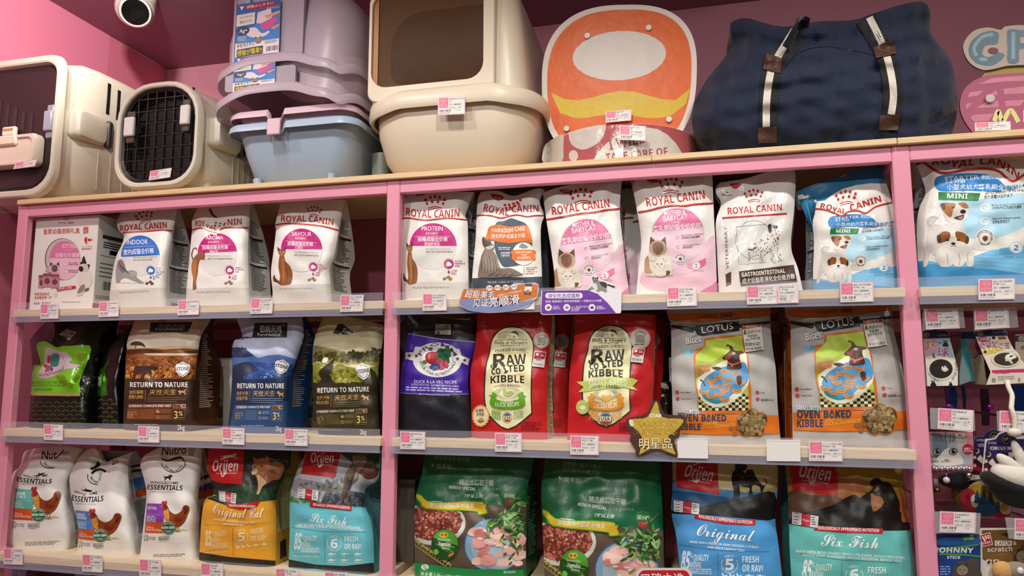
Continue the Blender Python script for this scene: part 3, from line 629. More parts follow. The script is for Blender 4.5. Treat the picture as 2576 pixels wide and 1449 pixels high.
a.T('Fussy adult cats from 1 to 7 years old', 1355, 652, 1635, 664, 16, '6a6866'); a.T('适用于1至7岁对口味挑剔的挑嘴成猫', 1352, 692, 1650, 702, 20, '4a4846')
sitcat(a, 1100, 590, 235, 460, '8a5230', '5c3420', 'a86c3c'); rc_icons(a, 1582, 825, 50, 'b02070', ('DUAL', 'SAVOUR', 'SENSATION', '双重口感'), ('OPTIMAL', 'WEIGHT', '优质理想体重'), '8a6c44'); a.T('FELINE HEALTH NUTRITION', 1180, 1106, 1572, 1100, 20, '6f6c68')
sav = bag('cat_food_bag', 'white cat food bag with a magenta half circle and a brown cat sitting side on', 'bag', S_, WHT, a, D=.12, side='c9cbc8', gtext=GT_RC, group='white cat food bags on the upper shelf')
# ================================================================ upper shelf, middle bay
GR1 = 'white and pink pet food bags on the upper shelf'

S_, a = rc(4, 990, 460, 4.262, [(95, 1240), (82, 900), (86, 500), (75, 330), (62, 110)], [(806, 1240), (798, 800), (795, 430), (772, 345), (860, 100)], [(62, 110), (250, 100), (600, 95), (860, 92)], lean=.03, creases=[(1170, 545, 1192, 500, .006, 10), (1010, 560, 1012, 620, .004, 12)])
a.P([(92, 1240), (84, 1066), (400, 1064), (802, 1066), (806, 1240)], 'd6d3cc')
a.P([(240, 128), (330, 120), (330, 132), (250, 138)], 'b03038'); crown(a, 445, 282, 205, 0, 'b83228')
a.T('ROYAL CANIN', 132, 345, 705, 366, 82, 'b83228', .024, wav=[0, -14, -22, -18, -14, -10, 0, 4]); a.T('®', 708, 318, 720, 318, 10, 'b83228')
a.S([(78, 385), (160, 376), (260, 392), (360, 400), (470, 388), (600, 378), (795, 398)], 15, 'b52a1e'); a.T('HEALTH NUTRITION SINCE 1968', 235, 388, 590, 382, 11, 'dcb0a4')
a.E(425, 690, 245, 242, LGR); a.chord(425, 682, 252, 250, 683, 683, 'c0207c'); a.L([(172, 684), (676, 684)], 5, 'f0efec')
a.T('PROTEIN', 302, 512, 528, 512, 46, 'f2eef0', .006); a.T('EXIGENT', 348, 555, 480, 555, 26, 'f2eef0'); a.L([(218, 574), (612, 574)], 3, 'f0e6ea'); a.T('挑嘴成猫全价粮', 258, 624, 578, 624, 46, 'f2eef0', .014); a.T('肠道舒适型', 332, 670, 495, 670, 34, 'f2eef0', .012)
a.T('Fussy adult cats from 1 to 7 years old', 345, 716, 605, 716, 16, '6a6866'); a.T('适用于1至7岁对营养挑剔的挑嘴成猫', 348, 748, 632, 748, 19, '4a4846')
sitcat(a, 105, 645, 155, 445, '96603a', '5c3824', 'b98048'); rc_icons(a, 592, 868, 50, 'b8186e', ('PROTEIN', 'PREFERENCE', '蛋白质偏好'), ('OPTIMAL', 'WEIGHT', '优质理想体重'), '9a7444'); a.T('FELINE HEALTH NUTRITION', 205, 1134, 600, 1132, 20, '6f6c68')
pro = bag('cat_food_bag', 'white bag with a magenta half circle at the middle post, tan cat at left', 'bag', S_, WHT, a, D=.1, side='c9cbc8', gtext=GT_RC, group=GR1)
dup(pro, (.022, .105, 0), 'white bag mostly hidden behind the bag beside the pink post')

S_, a = rc(5, 990, 460, 4.262, [(845, 1240), (842, 1020), (880, 600), (890, 350), (905, 170), (940, 95)], [(1605, 1240), (1592, 1000), (1578, 500), (1615, 350), (1565, 200), (1630, 80)], [(940, 95), (1120, 85), (1290, 140), (1530, 60), (1630, 60)], Y0=.03, lean=.04, creases=[(1270, 545, 1312, 478, .008, 12), (1290, 560, 1320, 640, .003, 12), (1335, 490, 1352, 560, -.004, 14)])
a.P([(845, 1240), (842, 1022), (1100, 1010), (1400, 1012), (1594, 1004), (1605, 1240)], '3f4a58')
a.B([(1040, 125), (1080, 118), (1170, 140), (1172, 175), (1120, 190), (1070, 165)], 'b03038'); a.T('预防健康', 1072, 168, 1150, 178, 22, 'e8cfc8', .01)
for x, y in ((1195, 238), (1240, 235), (1285, 222), (1325, 210), (1360, 185), (1208, 270), (1250, 262), (1300, 245), (1340, 225)): a.E(x, y, 16, 14, 'b83228', n=10)
a.S([(1210, 295), (1260, 275), (1320, 240)], 9, 'b83228'); a.T('ROYAL', 962, 298, 1230, 352, 78, 'b83228', .024, wav=[0, -4, -8, 0]); a.T('CANIN', 1268, 315, 1556, 308, 74, 'b83228', .024)
a.S([(890, 352), (960, 345), (1060, 355), (1150, 378), (1260, 352), (1340, 345), (1430, 362), (1520, 350), (1618, 352)], 15, 'b52a1e'); a.T('HEALTH NUTRITION', 1065, 362, 1225, 372, 11, 'dcb0a4')
a.B([(1100, 430), (1180, 410), (1260, 380), (1330, 400), (1430, 450), (1480, 600), (1480, 760), (1400, 860), (1250, 895), (1160, 880), (1090, 720), (1080, 560)], '465362')
a.B([(1030, 470), (1120, 448), (1250, 470), (1420, 455), (1465, 520), (1485, 640), (1400, 628), (1250, 645), (1160, 638), (1080, 620), (990, 610), (1005, 530)], 'd9711f', 4)
a.T('HAIR&SKIN CARE', 1052, 530, 1408, 515, 44, 'f2ece4', .008, wav=[0, -3, -12, 2, 4]); a.T('美毛呵护成猫全价粮', 1050, 590, 1410, 580, 44, 'f2ece4', .012, wav=[0, 0, -10, -4, 0])
a.Mi(1125, 688, 1262, 725, 2, 'cdd2d8'); a.T('支持皮肤屏障', 1148, 762, 1248, 760, 22, 'dfe3e8', .01); a.T('和被毛亮泽', 1155, 790, 1245, 788, 22, 'dfe3e8', .01)
a.E(1395, 760, 122, 122, 'ece9e4'); a.B([(1276, 722), (1512, 722), (1518, 780), (1508, 830), (1285, 830), (1272, 780)], 'd9711f', 3); a.T('HEALTHY SHINY', 1310, 756, 1482, 754, 22, 'f6ece0', .012); a.T('COAT', 1370, 784, 1426, 783, 20, 'f6ece0', .012); a.T('被毛健康亮泽', 1328, 816, 1468, 812, 26, 'f6ece0', .012)
a.B([(1345, 690), (1370, 650), (1400, 655), (1440, 690), (1400, 705)], '8f8c88')
a.B([(905, 1010), (925, 860), (950, 760), (980, 700), (955, 660), (950, 590), (972, 578), (1000, 605), (1040, 598), (1045, 640), (1085, 680), (1065, 720), (1110, 800), (1140, 910), (1260, 915), (1360, 965), (1380, 985), (1200, 1010), (1050, 1020), (960, 1015)], '7d6f62'); a.B([(990, 700), (1060, 720), (1110, 820), (1130, 910), (1040, 950), (960, 900)], '95877a')
for q in range(12): a.S([(940 + q * 14, 780 + (q % 3) * 20), (950 + q * 15, 860 + (q % 4) * 14), (940 + q * 17, 940 + (q % 2) * 20)], 5, ('5c5046', 'a6998a')[q % 2])
for q in range(9): a.S([(990 + q * 36, 1005), (1020 + q * 36, 975), (1060 + q * 34, 960 + q * 3)], 5, ('a99c8e', '655a50')[q % 2])
a.P([(955, 655), (950, 585), (985, 615)], '4c4038'); a.P([(1000, 612), (1040, 595), (1040, 640)], '6c5e52'); a.B([(968, 625), (1030, 625), (1040, 665), (985, 695), (960, 665)], '5a4c42'); a.B([(985, 690), (1060, 670), (1080, 690), (1020, 715)], 'cfc8bc')
for q, t in enumerate(('OMEGA 3 & VITAMIN', '优质蛋白营养', 'OMEGA 6', '富含琉璃苣油')): a.T(t, 1418, 916 + q * 22, 1540 - (q % 2) * 30, 914 + q * 22, 15, 'a05a2a', .01); a.E(1400, 908 + q * 22, 6, 6, '8a5a34', n=8)
a.T('FELINE CARE NUTRITION', 1010, 1078, 1390, 1068, 22, 'c8ccd2')
bag('cat_food_bag', 'white and slate cat food bag with orange band and long-haired grey cat', 'bag', S_, WHT, a, D=.1, side='5a6470', gtext=GT_RC[:2], group=GR1)

def babycat(kx, o, Lp, Rp, top, Y0, label, cr):
    S_, a = rc(kx, 1350, 430, 3.916, Lp, Rp, top, Y0=Y0, lean=.035, creases=cr, wr=.0018); d = 0 if kx == 6 else 1
    return S_, a
S_, a = rc(6, 1350, 430, 3.916, [(180, 1290), (172, 1000), (130, 700), (95, 480), (60, 215)], [(930, 1290), (890, 1050), (850, 700), (820, 400), (840, 60)], [(60, 215), (300, 140), (840, 60)], lean=.035, wr=.0018, creases=[(1370, 490, 1425, 555, -.006, 7), (1500, 540, 1538, 460, -.005, 8), (1480, 590, 1560, 500, .004, 10), (1390, 620, 1420, 680, .003, 12)])
def babyart(a, g, TX, dk, sm_):
    """shared print of the two kitten bags; g maps the first bag's crop to the other's"""
    G = lambda pts: [g(*p) for p in pts]
    a.B(G([(440, 1010), (600, 960), (720, 860), (850, 720), (900, 1020), (925, 1290), (182, 1290), (178, 1080)]), 'e2bccb', 3)
    for q in range(3): a.S(G([(430, 1040 + q * 40), (600, 1030 + q * 40), (760, 940 + q * 30), (880, 900 + q * 40)]), 3, 'eedbe2')
    a.P(G([(830, 1210), (920, 1130), (930, 1290), (700, 1290)]), 'd05a8c')
    a.E(*g(492, 735), 272, 275, 'dedad4'); a.ring(*g(492, 735), 255, 262, 3, '9a9490'); a.E(*g(495, 738), 252, 258, 'e4bfcd')
    cx, cy = g(495, 738); yl = g(240, 733)[1]; yr = g(750, 662)[1]; a.chord(cx, cy, 254, 260, yl, yr, 'd4719b')
    tb = lambda t, x0, y0, x1, y1, h, c, b=.008: a.T(t, *g(x0, y0), *g(x1, y1), h, c, b)
    tb('MOTHER &', 357, 556, 565, 530, 44, 'f2e8ea'); tb('BABYCAT', 350, 614, 588, 580, 52, 'f2e8ea'); tb('1-4 月龄', 432, 632, 515, 624, 24, 'f0dfe4'); tb('离乳期幼猫全价奶糕', 252, 718, 722, 655, 54, 'f2e8ea', .014)
    for (x, y) in ((490, 768), (496, 860)): cx, cy = g(x, y); a.ring(cx, cy, 20, 12, 3, '5a5456', a0=20, a1=300)
    tb('Mother & kitten’s health support', 525, 752, 745, 718, 17, '3f3a3c', .01); tb('支持母猫及离乳期幼猫健康', 528, 778, 708, 750, 22, '3f3a3c', .01); tb('Supports immune system', 538, 848, 706, 824, 17, '3f3a3c', .01); tb('支持自身抵抗力', 540, 872, 640, 858, 22, '3f3a3c', .01)
    cx, cy = g(515, 975); a.E(cx, cy, 50, 52, 'e6e2de'); a.ring(cx, cy, 36, 38, 3, '5a5456'); a.B([(cx - 18, cy), (cx - 6, cy - 16), (cx + 14, cy - 12), (cx + 16, cy + 8), (cx, cy + 18)], '8a5030'); a.B([(cx + 36, cy - 14), (cx + 44, cy + 6), (cx + 30, cy + 6)], '6aa8d0'); a.TA('REHYDRATABLE KIBBLE', cx, cy, 42, 170, 20, 9, '4a4446', .01); a.TA('易泡开小颗粒', cx, cy, 42, 225, 315, 11, '4a4446', .01, True)
    cx, cy = g(672, 1032); q = G([(690, 990), (765, 950), (768, 1005), (700, 1060)]); a.P(q, 'd66a98'); a.P(G([(580, 1020), (640, 1010), (640, 1060), (590, 1065)]), 'e39ab8'); a.E(cx, cy, 42, 42, 'ece2e4'); a.ring(cx, cy, 37, 37, 3, 'd48aa8'); a.T('2', cx - 14, cy + 20, cx + 14, cy + 18, 40, 'd0699a', .01); tb('STAGE / 生长阶段', 620, 1092, 745, 1078, 15, 'cf8fae', .005)
    a.B(G([(170, 1140), (175, 1000), (200, 940), (250, 910), (370, 920), (420, 1000), (440, 1110), (430, 1140), (300, 1165), (190, 1160)]), 'd6cec2')
    a.B(G([(168, 1130), (168, 1000), (200, 970), (215, 1080), (240, 1130)]), 'b08c68'); a.B(G([(330, 1125), (380, 1100), (415, 1105), (400, 1140), (350, 1150)]), '6a4a3a')
    cx, cy = g(295, 885); catface(a, cx, cy, 88, 'b49a86', '5c4234', '84604a', '8aa0a8'); a.B([(cx - 70, cy + 50), (cx - 20, cy + 95), (cx + 60, cy + 60), (cx + 90, cy + 120), (cx - 80, cy + 120)], 'd2cabe')
    cx, cy = g(310, 1040); catface(a, cx, cy, 52, 'dcd5ca', '4a3c34', None, '5a6a74', 'c0b0a0'); a.B([(cx - 45, cy + 40), (cx + 50, cy + 35), (cx + 60, cy + 110), (cx - 30, cy + 115)], 'd9d2c6'); a.L(G([(180, 1162), (440, 1140)]), 3, '8a807a')
babyart(a, lambda x, y: (x, y), 0, 0, 0)
crown(a, 446, 318, 205, 6, 'b83228'); a.T('ROYAL CANIN', 155, 432, 722, 352, 80, 'b83228', .024); a.T('®', 722, 308, 732, 306, 10, 'b83228'); a.S([(95, 480), (200, 462), (320, 440), (440, 418), (560, 408), (680, 385), (820, 372)], 17, 'b52a1e'); a.T('HEALTH NUTRITION SINCE 1968', 275, 455, 625, 408, 11, 'dcb0a4')
a.B([(220, 188), (300, 182), (360, 196), (330, 218), (270, 218)], 'b03038'); a.T('预防健康', 255, 205, 330, 204, 18, 'e8cfc8', .01)
mb1 = bag('cat_food_bag', 'white and pink kitten food bag behind the purple shelf sign', 'bag', S_, WHT, a, D=.1, side='9a8a8e', gtext=GT_RC, group=GR1, kind='shiny')
S_, a = rc(7, 1350, 430, 3.916, [(978, 1255), (1000, 1000), (1030, 700), (990, 400), (925, 70)], [(1780, 1255), (1765, 800), (1745, 400), (1730, 20)], [(925, 70), (1300, 40), (1730, 20)], lean=.03, wr=.0018, creases=[(1612, 460, 1640, 520, -.006, 8), (1770, 450, 1755, 560, -.005, 7), (1700, 540, 1735, 600, .004, 14), (1600, 560, 1618, 620, .005, 10)])
a.P([(925, 70), (985, 60), (950, 150)], 'd06a94')
babyart(a, lambda x, y: (1330 + (x - 430) * 1.0, 620 + (y - 733) * 1.0 + (x - 430) * .06 + 0), 0, 0, 0)
crown(a, 1325, 215, 215, 0, 'b83228'); a.T('ROYAL CANIN', 1085, 350, 1660, 270, 84, 'b83228', .024); a.T('®', 1662, 210, 1672, 208, 10, 'b83228'); a.S([(1000, 408), (1120, 385), (1230, 355), (1340, 340), (1450, 345), (1560, 328), (1740, 318)], 18, 'b52a1e'); a.T('HEALTH NUTRITION SINCE 1968', 1205, 360, 1540, 328, 12, 'dcb0a4')
a.B([(1080, 90), (1140, 84), (1205, 90), (1190, 110), (1130, 112)], 'b03038')
mb2 = bag('cat_food_bag', 'white and pink kitten food bag right of the purple shelf sign', 'bag', S_, WHT, a, D=.1, side='b9a8ae', gtext=GT_RC, group=GR1, kind='shiny', gusset='l')
dup(mb1, (.03, .108, -.0), 'kitten food bag mostly hidden behind the one with the purple sign'); dup(mb2, (-.02, .11, 0), 'kitten food bag mostly hidden in the second row, behind the white and pink bag')

S_, a = rc(8, 1780, 400, 3.8137, [(110, 1320), (90, 900), (80, 600), (130, 430), (85, 340), (80, 270), (120, 225)], [(925, 1320), (870, 1060), (800, 840), (830, 500), (845, 200), (830, 105)], [(120, 225), (350, 190), (600, 120), (830, 105)], lean=.035, wr=.002, creases=[(1880, 470, 1960, 440, .005, 9), (1900, 520, 1985, 470, -.005, 7), (1810, 470, 1850, 500, .006, 14), (1990, 650, 2010, 690, .005, 14), (1890, 540, 1950, 510, .003, 10)])
a.B([(212, 240), (280, 232), (325, 240), (300, 270), (255, 285)], 'b03038'); a.Mi(150, 345, 245, 362, 1, '77736e'); a.P([(130, 325), (180, 345), (140, 352)], '8a8682'); a.P([(180, 310), (210, 325), (180, 330)], 'a03a44')
crown(a, 445, 408, 165, 3, 'b83228'); a.T('ROYAL CANIN', 195, 530, 715, 492, 64, 'b83228', .024); a.P([(140, 558), (762, 516), (762, 532), (140, 575)], 'b52a1e')
a.T('VETERINARY', 205, 1055, 185, 645, 28, '77747a', .004, up=(-1, 0)); a.P([(172, 1108), (225, 1080), (228, 1200), (178, 1225)], '5a4036')
a.ring(445, 775, 180, 185, 2.5, '6a6866'); a.L([(275, 650), (560, 625)], 2.5, '6a6866'); a.L([(275, 650), (300, 1010), (560, 990)], 2.5, '6a6866')
a.B([(388, 862), (440, 845), (480, 790), (560, 765), (580, 700), (575, 650), (600, 618), (645, 620), (668, 655), (660, 680), (685, 760), (670, 860), (690, 920), (724, 968), (690, 970), (660, 900), (630, 940), (660, 985), (620, 988), (595, 890), (540, 930), (545, 985), (505, 990), (490, 920), (400, 960), (395, 1008), (375, 1005), (400, 920), (450, 890)], 'cfcac2', 4)
rg = random.Random(5)
for q in range(150):
    x, y = rg.uniform(440, 690), rg.uniform(640, 940)
    if y > 720 + (x < 570) * (600 - x) * .6 - (x > 600) * 80 and y < 900: a.E(x, y, rg.uniform(3, 8), rg.uniform(3, 7), rg.choice(('2a2826', '3a3836', '55524e')), rot=rg.uniform(0, 180), n=7)
for q in range(24): t = q / 24; x = (405, 520, 620, 690)[q % 4] + rg.uniform(-12, 12); a.E(x, 900 + t * 85, 5, 5, '3a3836', n=7)
a.B([(578, 640), (610, 625), (612, 690), (592, 705)], '2e2c2a'); a.B([(620, 640), (660, 640), (668, 660), (640, 670)], '6a6660'); a.E(664, 652, 8, 6, '1a1a1a', n=8); a.S([(385, 862), (430, 868), (470, 850)], 6, '4a4844')
a.P([(300, 1078), (826, 1014), (862, 1180), (318, 1220)], '4a3630'); a.T('GASTROINTESTINAL', 328, 1132, 746, 1090, 40, 'f0ece6', .022); a.T('成犬低脂易消化全价处方粮', 335, 1195, 838, 1145, 48, 'eae5de', .014)
gas = bag('dog_food_bag', 'white dog food bag with a sketched spotted dog and a brown band', 'bag', S_, 'e0ded9', a, D=.1, side='c9cbc8', gtext=GT_RC, group=GR1, kind='shiny')
dup(gas, (.02, .12, .006), 'white bag mostly hidden behind the one with the sketched spotted dog')

def starter(a, g, k):
    """print of the blue and white puppy food bags; g maps the big bag's crop"""
    G = lambda pts: [g(*p) for p in pts]; tb = lambda t, x0, y0, x1, y1, h, c, b=.01, w=None: a.T(t, *g(x0, y0), *g(x1, y1), h * k, c, b, wav=[q * k for q in w] if w else None)
    a.B(G([(240, 1045), (500, 1075), (700, 1000), (900, 940), (1110, 940), (1200, 900), (1200, 1290), (235, 1290)]), '6fb4dc', 3); a.P(G([(226, 1045), (460, 1090), (700, 1095), (1107, 1150), (1195, 1170), (1195, 1290), (236, 1290)]), '3f94c8')
    for q in range(4): a.S(G([(700, 1000 + q * 35), (850, 1010 + q * 32), (1107, 1010 + q * 45)]), 3 * k, 'b8dcee')
    a.B(G([(400, 540), (740, 530), (1107, 480), (1190, 560), (1107, 760), (900, 840), (760, 860), (640, 840), (560, 780)]), 'a9d2e4')
    a.B(G([(700, 870), (850, 860), (1107, 760), (1190, 640), (1190, 900), (1000, 925), (900, 948), (690, 945)]), 'dedbd2')
    a.P(spline(G([(380, 350), (560, 318), (800, 325), (900, 370), (960, 420), (1107, 405), (1107, 425), (900, 470), (640, 460), (400, 460)]), 4), '2b7fc4')
    tb('STARTER', 450, 380, 734, 362, 34, 'e9eef2', .012); tb('Mother &', 758, 346, 888, 342, 16, 'dfe8f0'); tb('Babydog', 760, 364, 892, 362, 16, 'dfe8f0'); tb('1-2 月龄', 462, 398, 625, 394, 26, 'dfe8f0'); tb('小型犬幼犬离乳期全价奶糕', 468, 448, 1100, 440, 42, 'e9eef2', .014, [0, 0, 0, -8, 0])
    a.P(G([(398, 470), (746, 480), (728, 546), (398, 538)]), '1e7a3a'); tb('MINI', 470, 522, 640, 526, 40, 'e9f0ea', .03)
    tb('ADULT WEIGHT UP TO 10 kg', 785, 492, 1105, 462, 20, '4a4a4a', .01); tb('成犬体重10公斤以下', 778, 526, 1015, 508, 28, '4a4a4a', .01)
    for y in (600, 710): a.E(*g(782, y), 42 * k, 36 * k, 'cfe2e8'); a.ring(*g(782, y), 22 * k, 14 * k, 3 * k, '7a8a90', a0=10, a1=280)
    tb('Mother & puppy’s health support', 840, 588, 1110, 576, 18, '44525a'); tb('支持母犬及离乳期幼犬健康', 845, 614, 1086, 604, 24, '44525a'); tb('Supports immune system', 844, 700, 1080, 690, 20, '44525a'); tb('支持自身抵抗力', 846, 732, 990, 724, 26, '44525a')
    cx, cy = g(785, 855); a.E(cx, cy, 80 * k, 80 * k, 'e4e1d8'); a.ring(cx, cy, 54 * k, 52 * k, 4 * k, '6a6660'); a.B([(cx - 22 * k, cy), (cx - 8 * k, cy - 20 * k), (cx + 18 * k, cy - 16 * k), (cx + 20 * k, cy + 8 * k), (cx, cy + 24 * k)], '7a4226'); a.B([(cx + 52 * k, cy - 16 * k), (cx + 62 * k, cy + 8 * k), (cx + 46 * k, cy + 10 * k)], '5aa0d0'); a.TA('REHYDRATABLE KIBBLE', cx, cy, 60 * k, 170, 15, 12 * k, '4a4846', .01); a.TA('易泡开小颗粒', cx, cy, 60 * k, 225, 320, 15 * k, '4a4846', .01, True)
    a.P(G([(905, 940), (1107, 915), (1107, 985), (905, 985)]), '5aa8d8'); cx, cy = g(1042, 932); a.E(cx, cy, 58 * k, 50 * k, 'dfe8ea'); a.ring(cx, cy, 52 * k, 45 * k, 4 * k, '8ab8d4'); a.T('2', cx - 18 * k, cy + 22 * k, cx + 18 * k, cy + 22 * k, 46 * k, '2f80b4', .03); tb('STAGE / 生长阶段', 948, 1018, 1140, 1016, 18, '4f92bc', .006)
    # adult dog behind, puppy in front
    a.B(G([(270, 1078), (290, 900), (310, 780), (300, 700), (330, 672), (400, 680), (360, 730), (440, 740), (560, 700), (600, 760), (620, 880), (480, 960), (370, 1000), (330, 960), (305, 1075)]), 'd0cbc4'); a.S(G([(345, 760), (310, 720), (345, 675), (390, 690)]), 10 * k, 'b9b4ae')
    a.B(G([(450, 690), (440, 600), (470, 565), (560, 555), (640, 600), (640, 670), (590, 712), (500, 720)]), 'd9d4cb'); a.B(G([(415, 570), (470, 560), (540, 570), (520, 620), (500, 680), (455, 650), (430, 610)]), 'a66a35'); a.B(G([(560, 565), (620, 560), (648, 600), (610, 605)]), 'a66a35'); a.B(G([(416, 572), (450, 568), (455, 610), (435, 618)]), '6a3c1c')
    a.E(*g(602, 634), 24 * k, 18 * k, '2a2420'); a.E(*g(520, 598), 14 * k, 7 * k, '2a2018'); a.B(G([(525, 685), (580, 665), (608, 660), (606, 690), (575, 704)]), '3a2a26'); a.B(G([(565, 680), (600, 672), (596, 692), (572, 696)]), 'b06a6a')
    x0, y0 = g(380, 800); x1, y1 = g(688, 1090); pup(a, x0, y0, x1 - x0, y1 - y0)
S_, a = rc(9, 1780, 400, 3.8137, [(1025, 1300), (1012, 1100), (1020, 800), (995, 510), (990, 430), (890, 450), (855, 310)], [(1835, 1300), (1820, 1000), (1790, 600), (1770, 420), (1705, 200), (1655, 50)], [(855, 310), (1200, 180), (1655, 50)], lean=.045, wr=.002, creases=[(2090, 560, 2130, 500, .008, 9), (2150, 470, 2170, 520, -.006, 8), (2185, 620, 2230, 660, -.005, 12), (2200, 560, 2240, 500, .004, 10), (2055, 510, 2110, 535, .006, 10)])
a.P([(855, 310), (1200, 175), (1655, 45), (1715, 235), (1560, 232), (1420, 250), (1300, 285), (1200, 340), (1130, 395), (1000, 415), (890, 450)], '2a7099'); a.L([(860, 345), (1200, 215), (1660, 90)], 4, '3f88b0'); a.L([(862, 375), (1200, 245), (1560, 130)], 3, '3f88b0')
starter(a, lambda x, y: (1020 + (x - 235) * .80 + max(0, x - 900) * .14 + (1040 - y) * .05, 1205 + (y - 1110) * .845 - (x - 400) * .02), .80)
crown(a, 1335, 432, 185, 6, 'b83228'); a.T('RO', 1080, 470, 1190, 492, 50, 'b83228', .024); a.T('YAL', 1195, 510, 1320, 528, 50, 'b83228', .024); a.T('CANIN', 1375, 500, 1672, 405, 60, 'b83228', .024); a.S([(998, 475), (1120, 485), (1210, 515), (1290, 548), (1350, 505), (1440, 495), (1520, 518), (1620, 455), (1778, 415)], 15, 'b52a1e')
bag('dog_food_bag', 'smaller blue-topped puppy food bag at the end of the six-bag row', 'bag', S_, WHT, a, D=.1, side='c9d4d8', gtext=GT_RC, group=GR1, kind='shiny', gusset='l')
S_, a = rc(10, 2240, 340, 3.2946, [(238, 1320), (228, 1050), (218, 750), (240, 600), (290, 460), (215, 255), (190, 215)], [(1190, 1320), (1190, 200)], [(190, 215), (600, 180), (900, 200), (1190, 190)], lean=.04, wr=.002, bulge=.03, creases=[(2320, 480, 2335, 420, .008, 10), (2420, 440, 2425, 500, -.006, 8), (2500, 470, 2560, 490, .008, 10), (2430, 530, 2500, 540, -.005, 9), (2570, 470, 2540, 420, .006, 9), (2350, 540, 2370, 580, .004, 14)])
starter(a, lambda x, y: (x, y), 1.0)
a.T('ROYAL CANIN', 345, 250, 1062, 370, 60, 'b83228', .03, wav=[0, 30, 10, 52, 78, 90, 60, 0]); a.S([(205, 245), (270, 225), (330, 265), (400, 305), (480, 312), (640, 285), (800, 278), (900, 300), (960, 350), (1020, 378), (1075, 350), (1190, 260)], 20, 'b52a1e')
bag('dog_food_bag', 'big blue and white puppy food bag in the bay right of the second post', 'bag', S_, WHT, a, D=.12, side='c9d4d8', gtext=GT_RC, kind='shiny', gusset='l')
# ================================================================ second shelf
G2L = 'dark and landscape printed bags on the second shelf'

def green_label(a):
    a.P(spline([(205, 390), (250, 362), (300, 358), (350, 385), (415, 418), (470, 405), (560, 402), (748, 398), (748, 500), (690, 640), (640, 790), (648, 905), (400, 908), (155, 898), (150, 850), (170, 600), (250, 595), (225, 480)], 2), '6cae22', 'shiny')
    a.B([(630, 480), (745, 495), (690, 545), (632, 556)], '8cd832', 3, 'foil'); a.P([(400, 705), (490, 700), (540, 790), (720, 545), (650, 720), (560, 830), (440, 770)], '8fe02a', 'foil')
    a.B([(300, 425), (350, 420), (420, 455), (520, 475), (570, 540), (540, 580), (640, 590), (620, 625), (500, 640), (420, 690), (330, 730), (240, 728), (220, 690), (260, 620), (285, 590), (290, 500)], 'b9a2aa', 4); a.ring(395, 575, 95, 105, 4, '8a7a80')
    a.B([(360, 495), (400, 478), (440, 500), (425, 600), (370, 610), (340, 570)], '2c7060'); a.B([(318, 520), (345, 500), (352, 540), (322, 590)], 'a02a38'); a.blobs(295, 600, 370, 660, 22, 14, ['8c2a3c', 'b04258', '5a5a80'], 4)
    a.T('NUTRITIONALS', 235, 712, 485, 640, 28, '6a5a64', .004, bend=-22); a.T('RECIPE FOOD FOR CATS', 165, 788, 500, 786, 28, '3c6a14'); a.T('POUR RECETTE DE PAS ET MAI', 160, 815, 500, 814, 20, '3c6a14'); a.Mi(185, 835, 390, 862, 2, '2f5510'); a.R(155, 880, 646, 906, 'b08a5a', 6)
S_, a = rc(20, 40, 770, 4.026, [(120, 1290), (150, 900), (165, 600), (140, 345)], [(740, 1290), (735, 860), (830, 560), (850, 330), (1010, 140)], [(140, 345), (260, 200), (420, 120), (720, 100), (1010, 110)], Y0=.03, zs=Z2, lean=.09, wr=.0025, lp=2.5, creases=[(75, 910, 120, 920, .012, 12), (145, 880, 230, 900, -.008, 14), (145, 945, 200, 975, -.008, 10), (190, 900, 230, 980, .012, 16)])
for r in range(7):
    for x in range(8):
        cx, cy = 160 + x * 86 + (r % 2) * 43, 985 + r * 42
        for q in range(3):
            if cx < 690: a.S([(cx - 40 + q * 7, cy), (cx - 10, cy - 22 + q * 8), (cx + 10, cy - 22 + q * 8), (cx + 40 - q * 7, cy)], 4, ('2c3a18', '44602a', '28341a')[q], 4)
green_label(a); a.part('sticker', .0004); a.P([(435, 285), (515, 230), (618, 268), (540, 348)], 'a7a7a4'); a.P([(545, 275), (570, 262), (588, 285), (562, 300)], '5e5e5c'); a.P([(470, 290), (530, 318), (520, 330), (462, 300)], '6a6a68'); a.part()
blk = bag('cat_food_bag', 'black cat food bag with a crumpled shiny green label', 'bag', S_, '121311', a, D=.12, side='0c0d0c', group=G2L, kind='shiny')
S_, a = rc(21, 40, 770, 4.026, [(825, 1290), (822, 900), (835, 640), (880, 520)], [(1085, 1290), (1060, 800), (1105, 480), (1190, 200)], [(880, 520), (980, 330), (1190, 150)], Y0=.055, zs=Z2, lean=.06, wr=.002, lp=2.5)
a.P([(828, 600), (870, 640), (955, 520), (900, 660), (928, 905), (826, 912)], '4a8a20', 'foil'); a.B([(826, 700), (850, 720), (866, 690), (860, 800), (830, 800)], 'a0b08c')
for r in range(6):
    for x in range(2):
        cx, cy = 865 + x * 86 + (r % 2) * 43, 960 + r * 42
        for q in range(3): a.S([(cx - 36 + q * 7, cy), (cx, cy - 24 + q * 8), (cx + 36 - q * 7, cy)], 4, ('30401a', '4c6a2c', '28341a')[q], 4)
bag('cat_food_bag', 'black bag with a sliver of green label, half hidden by the brown landscape bag', 'bag', S_, '101110', a, D=.12, side='0c0d0c', group=G2L, kind='shiny')

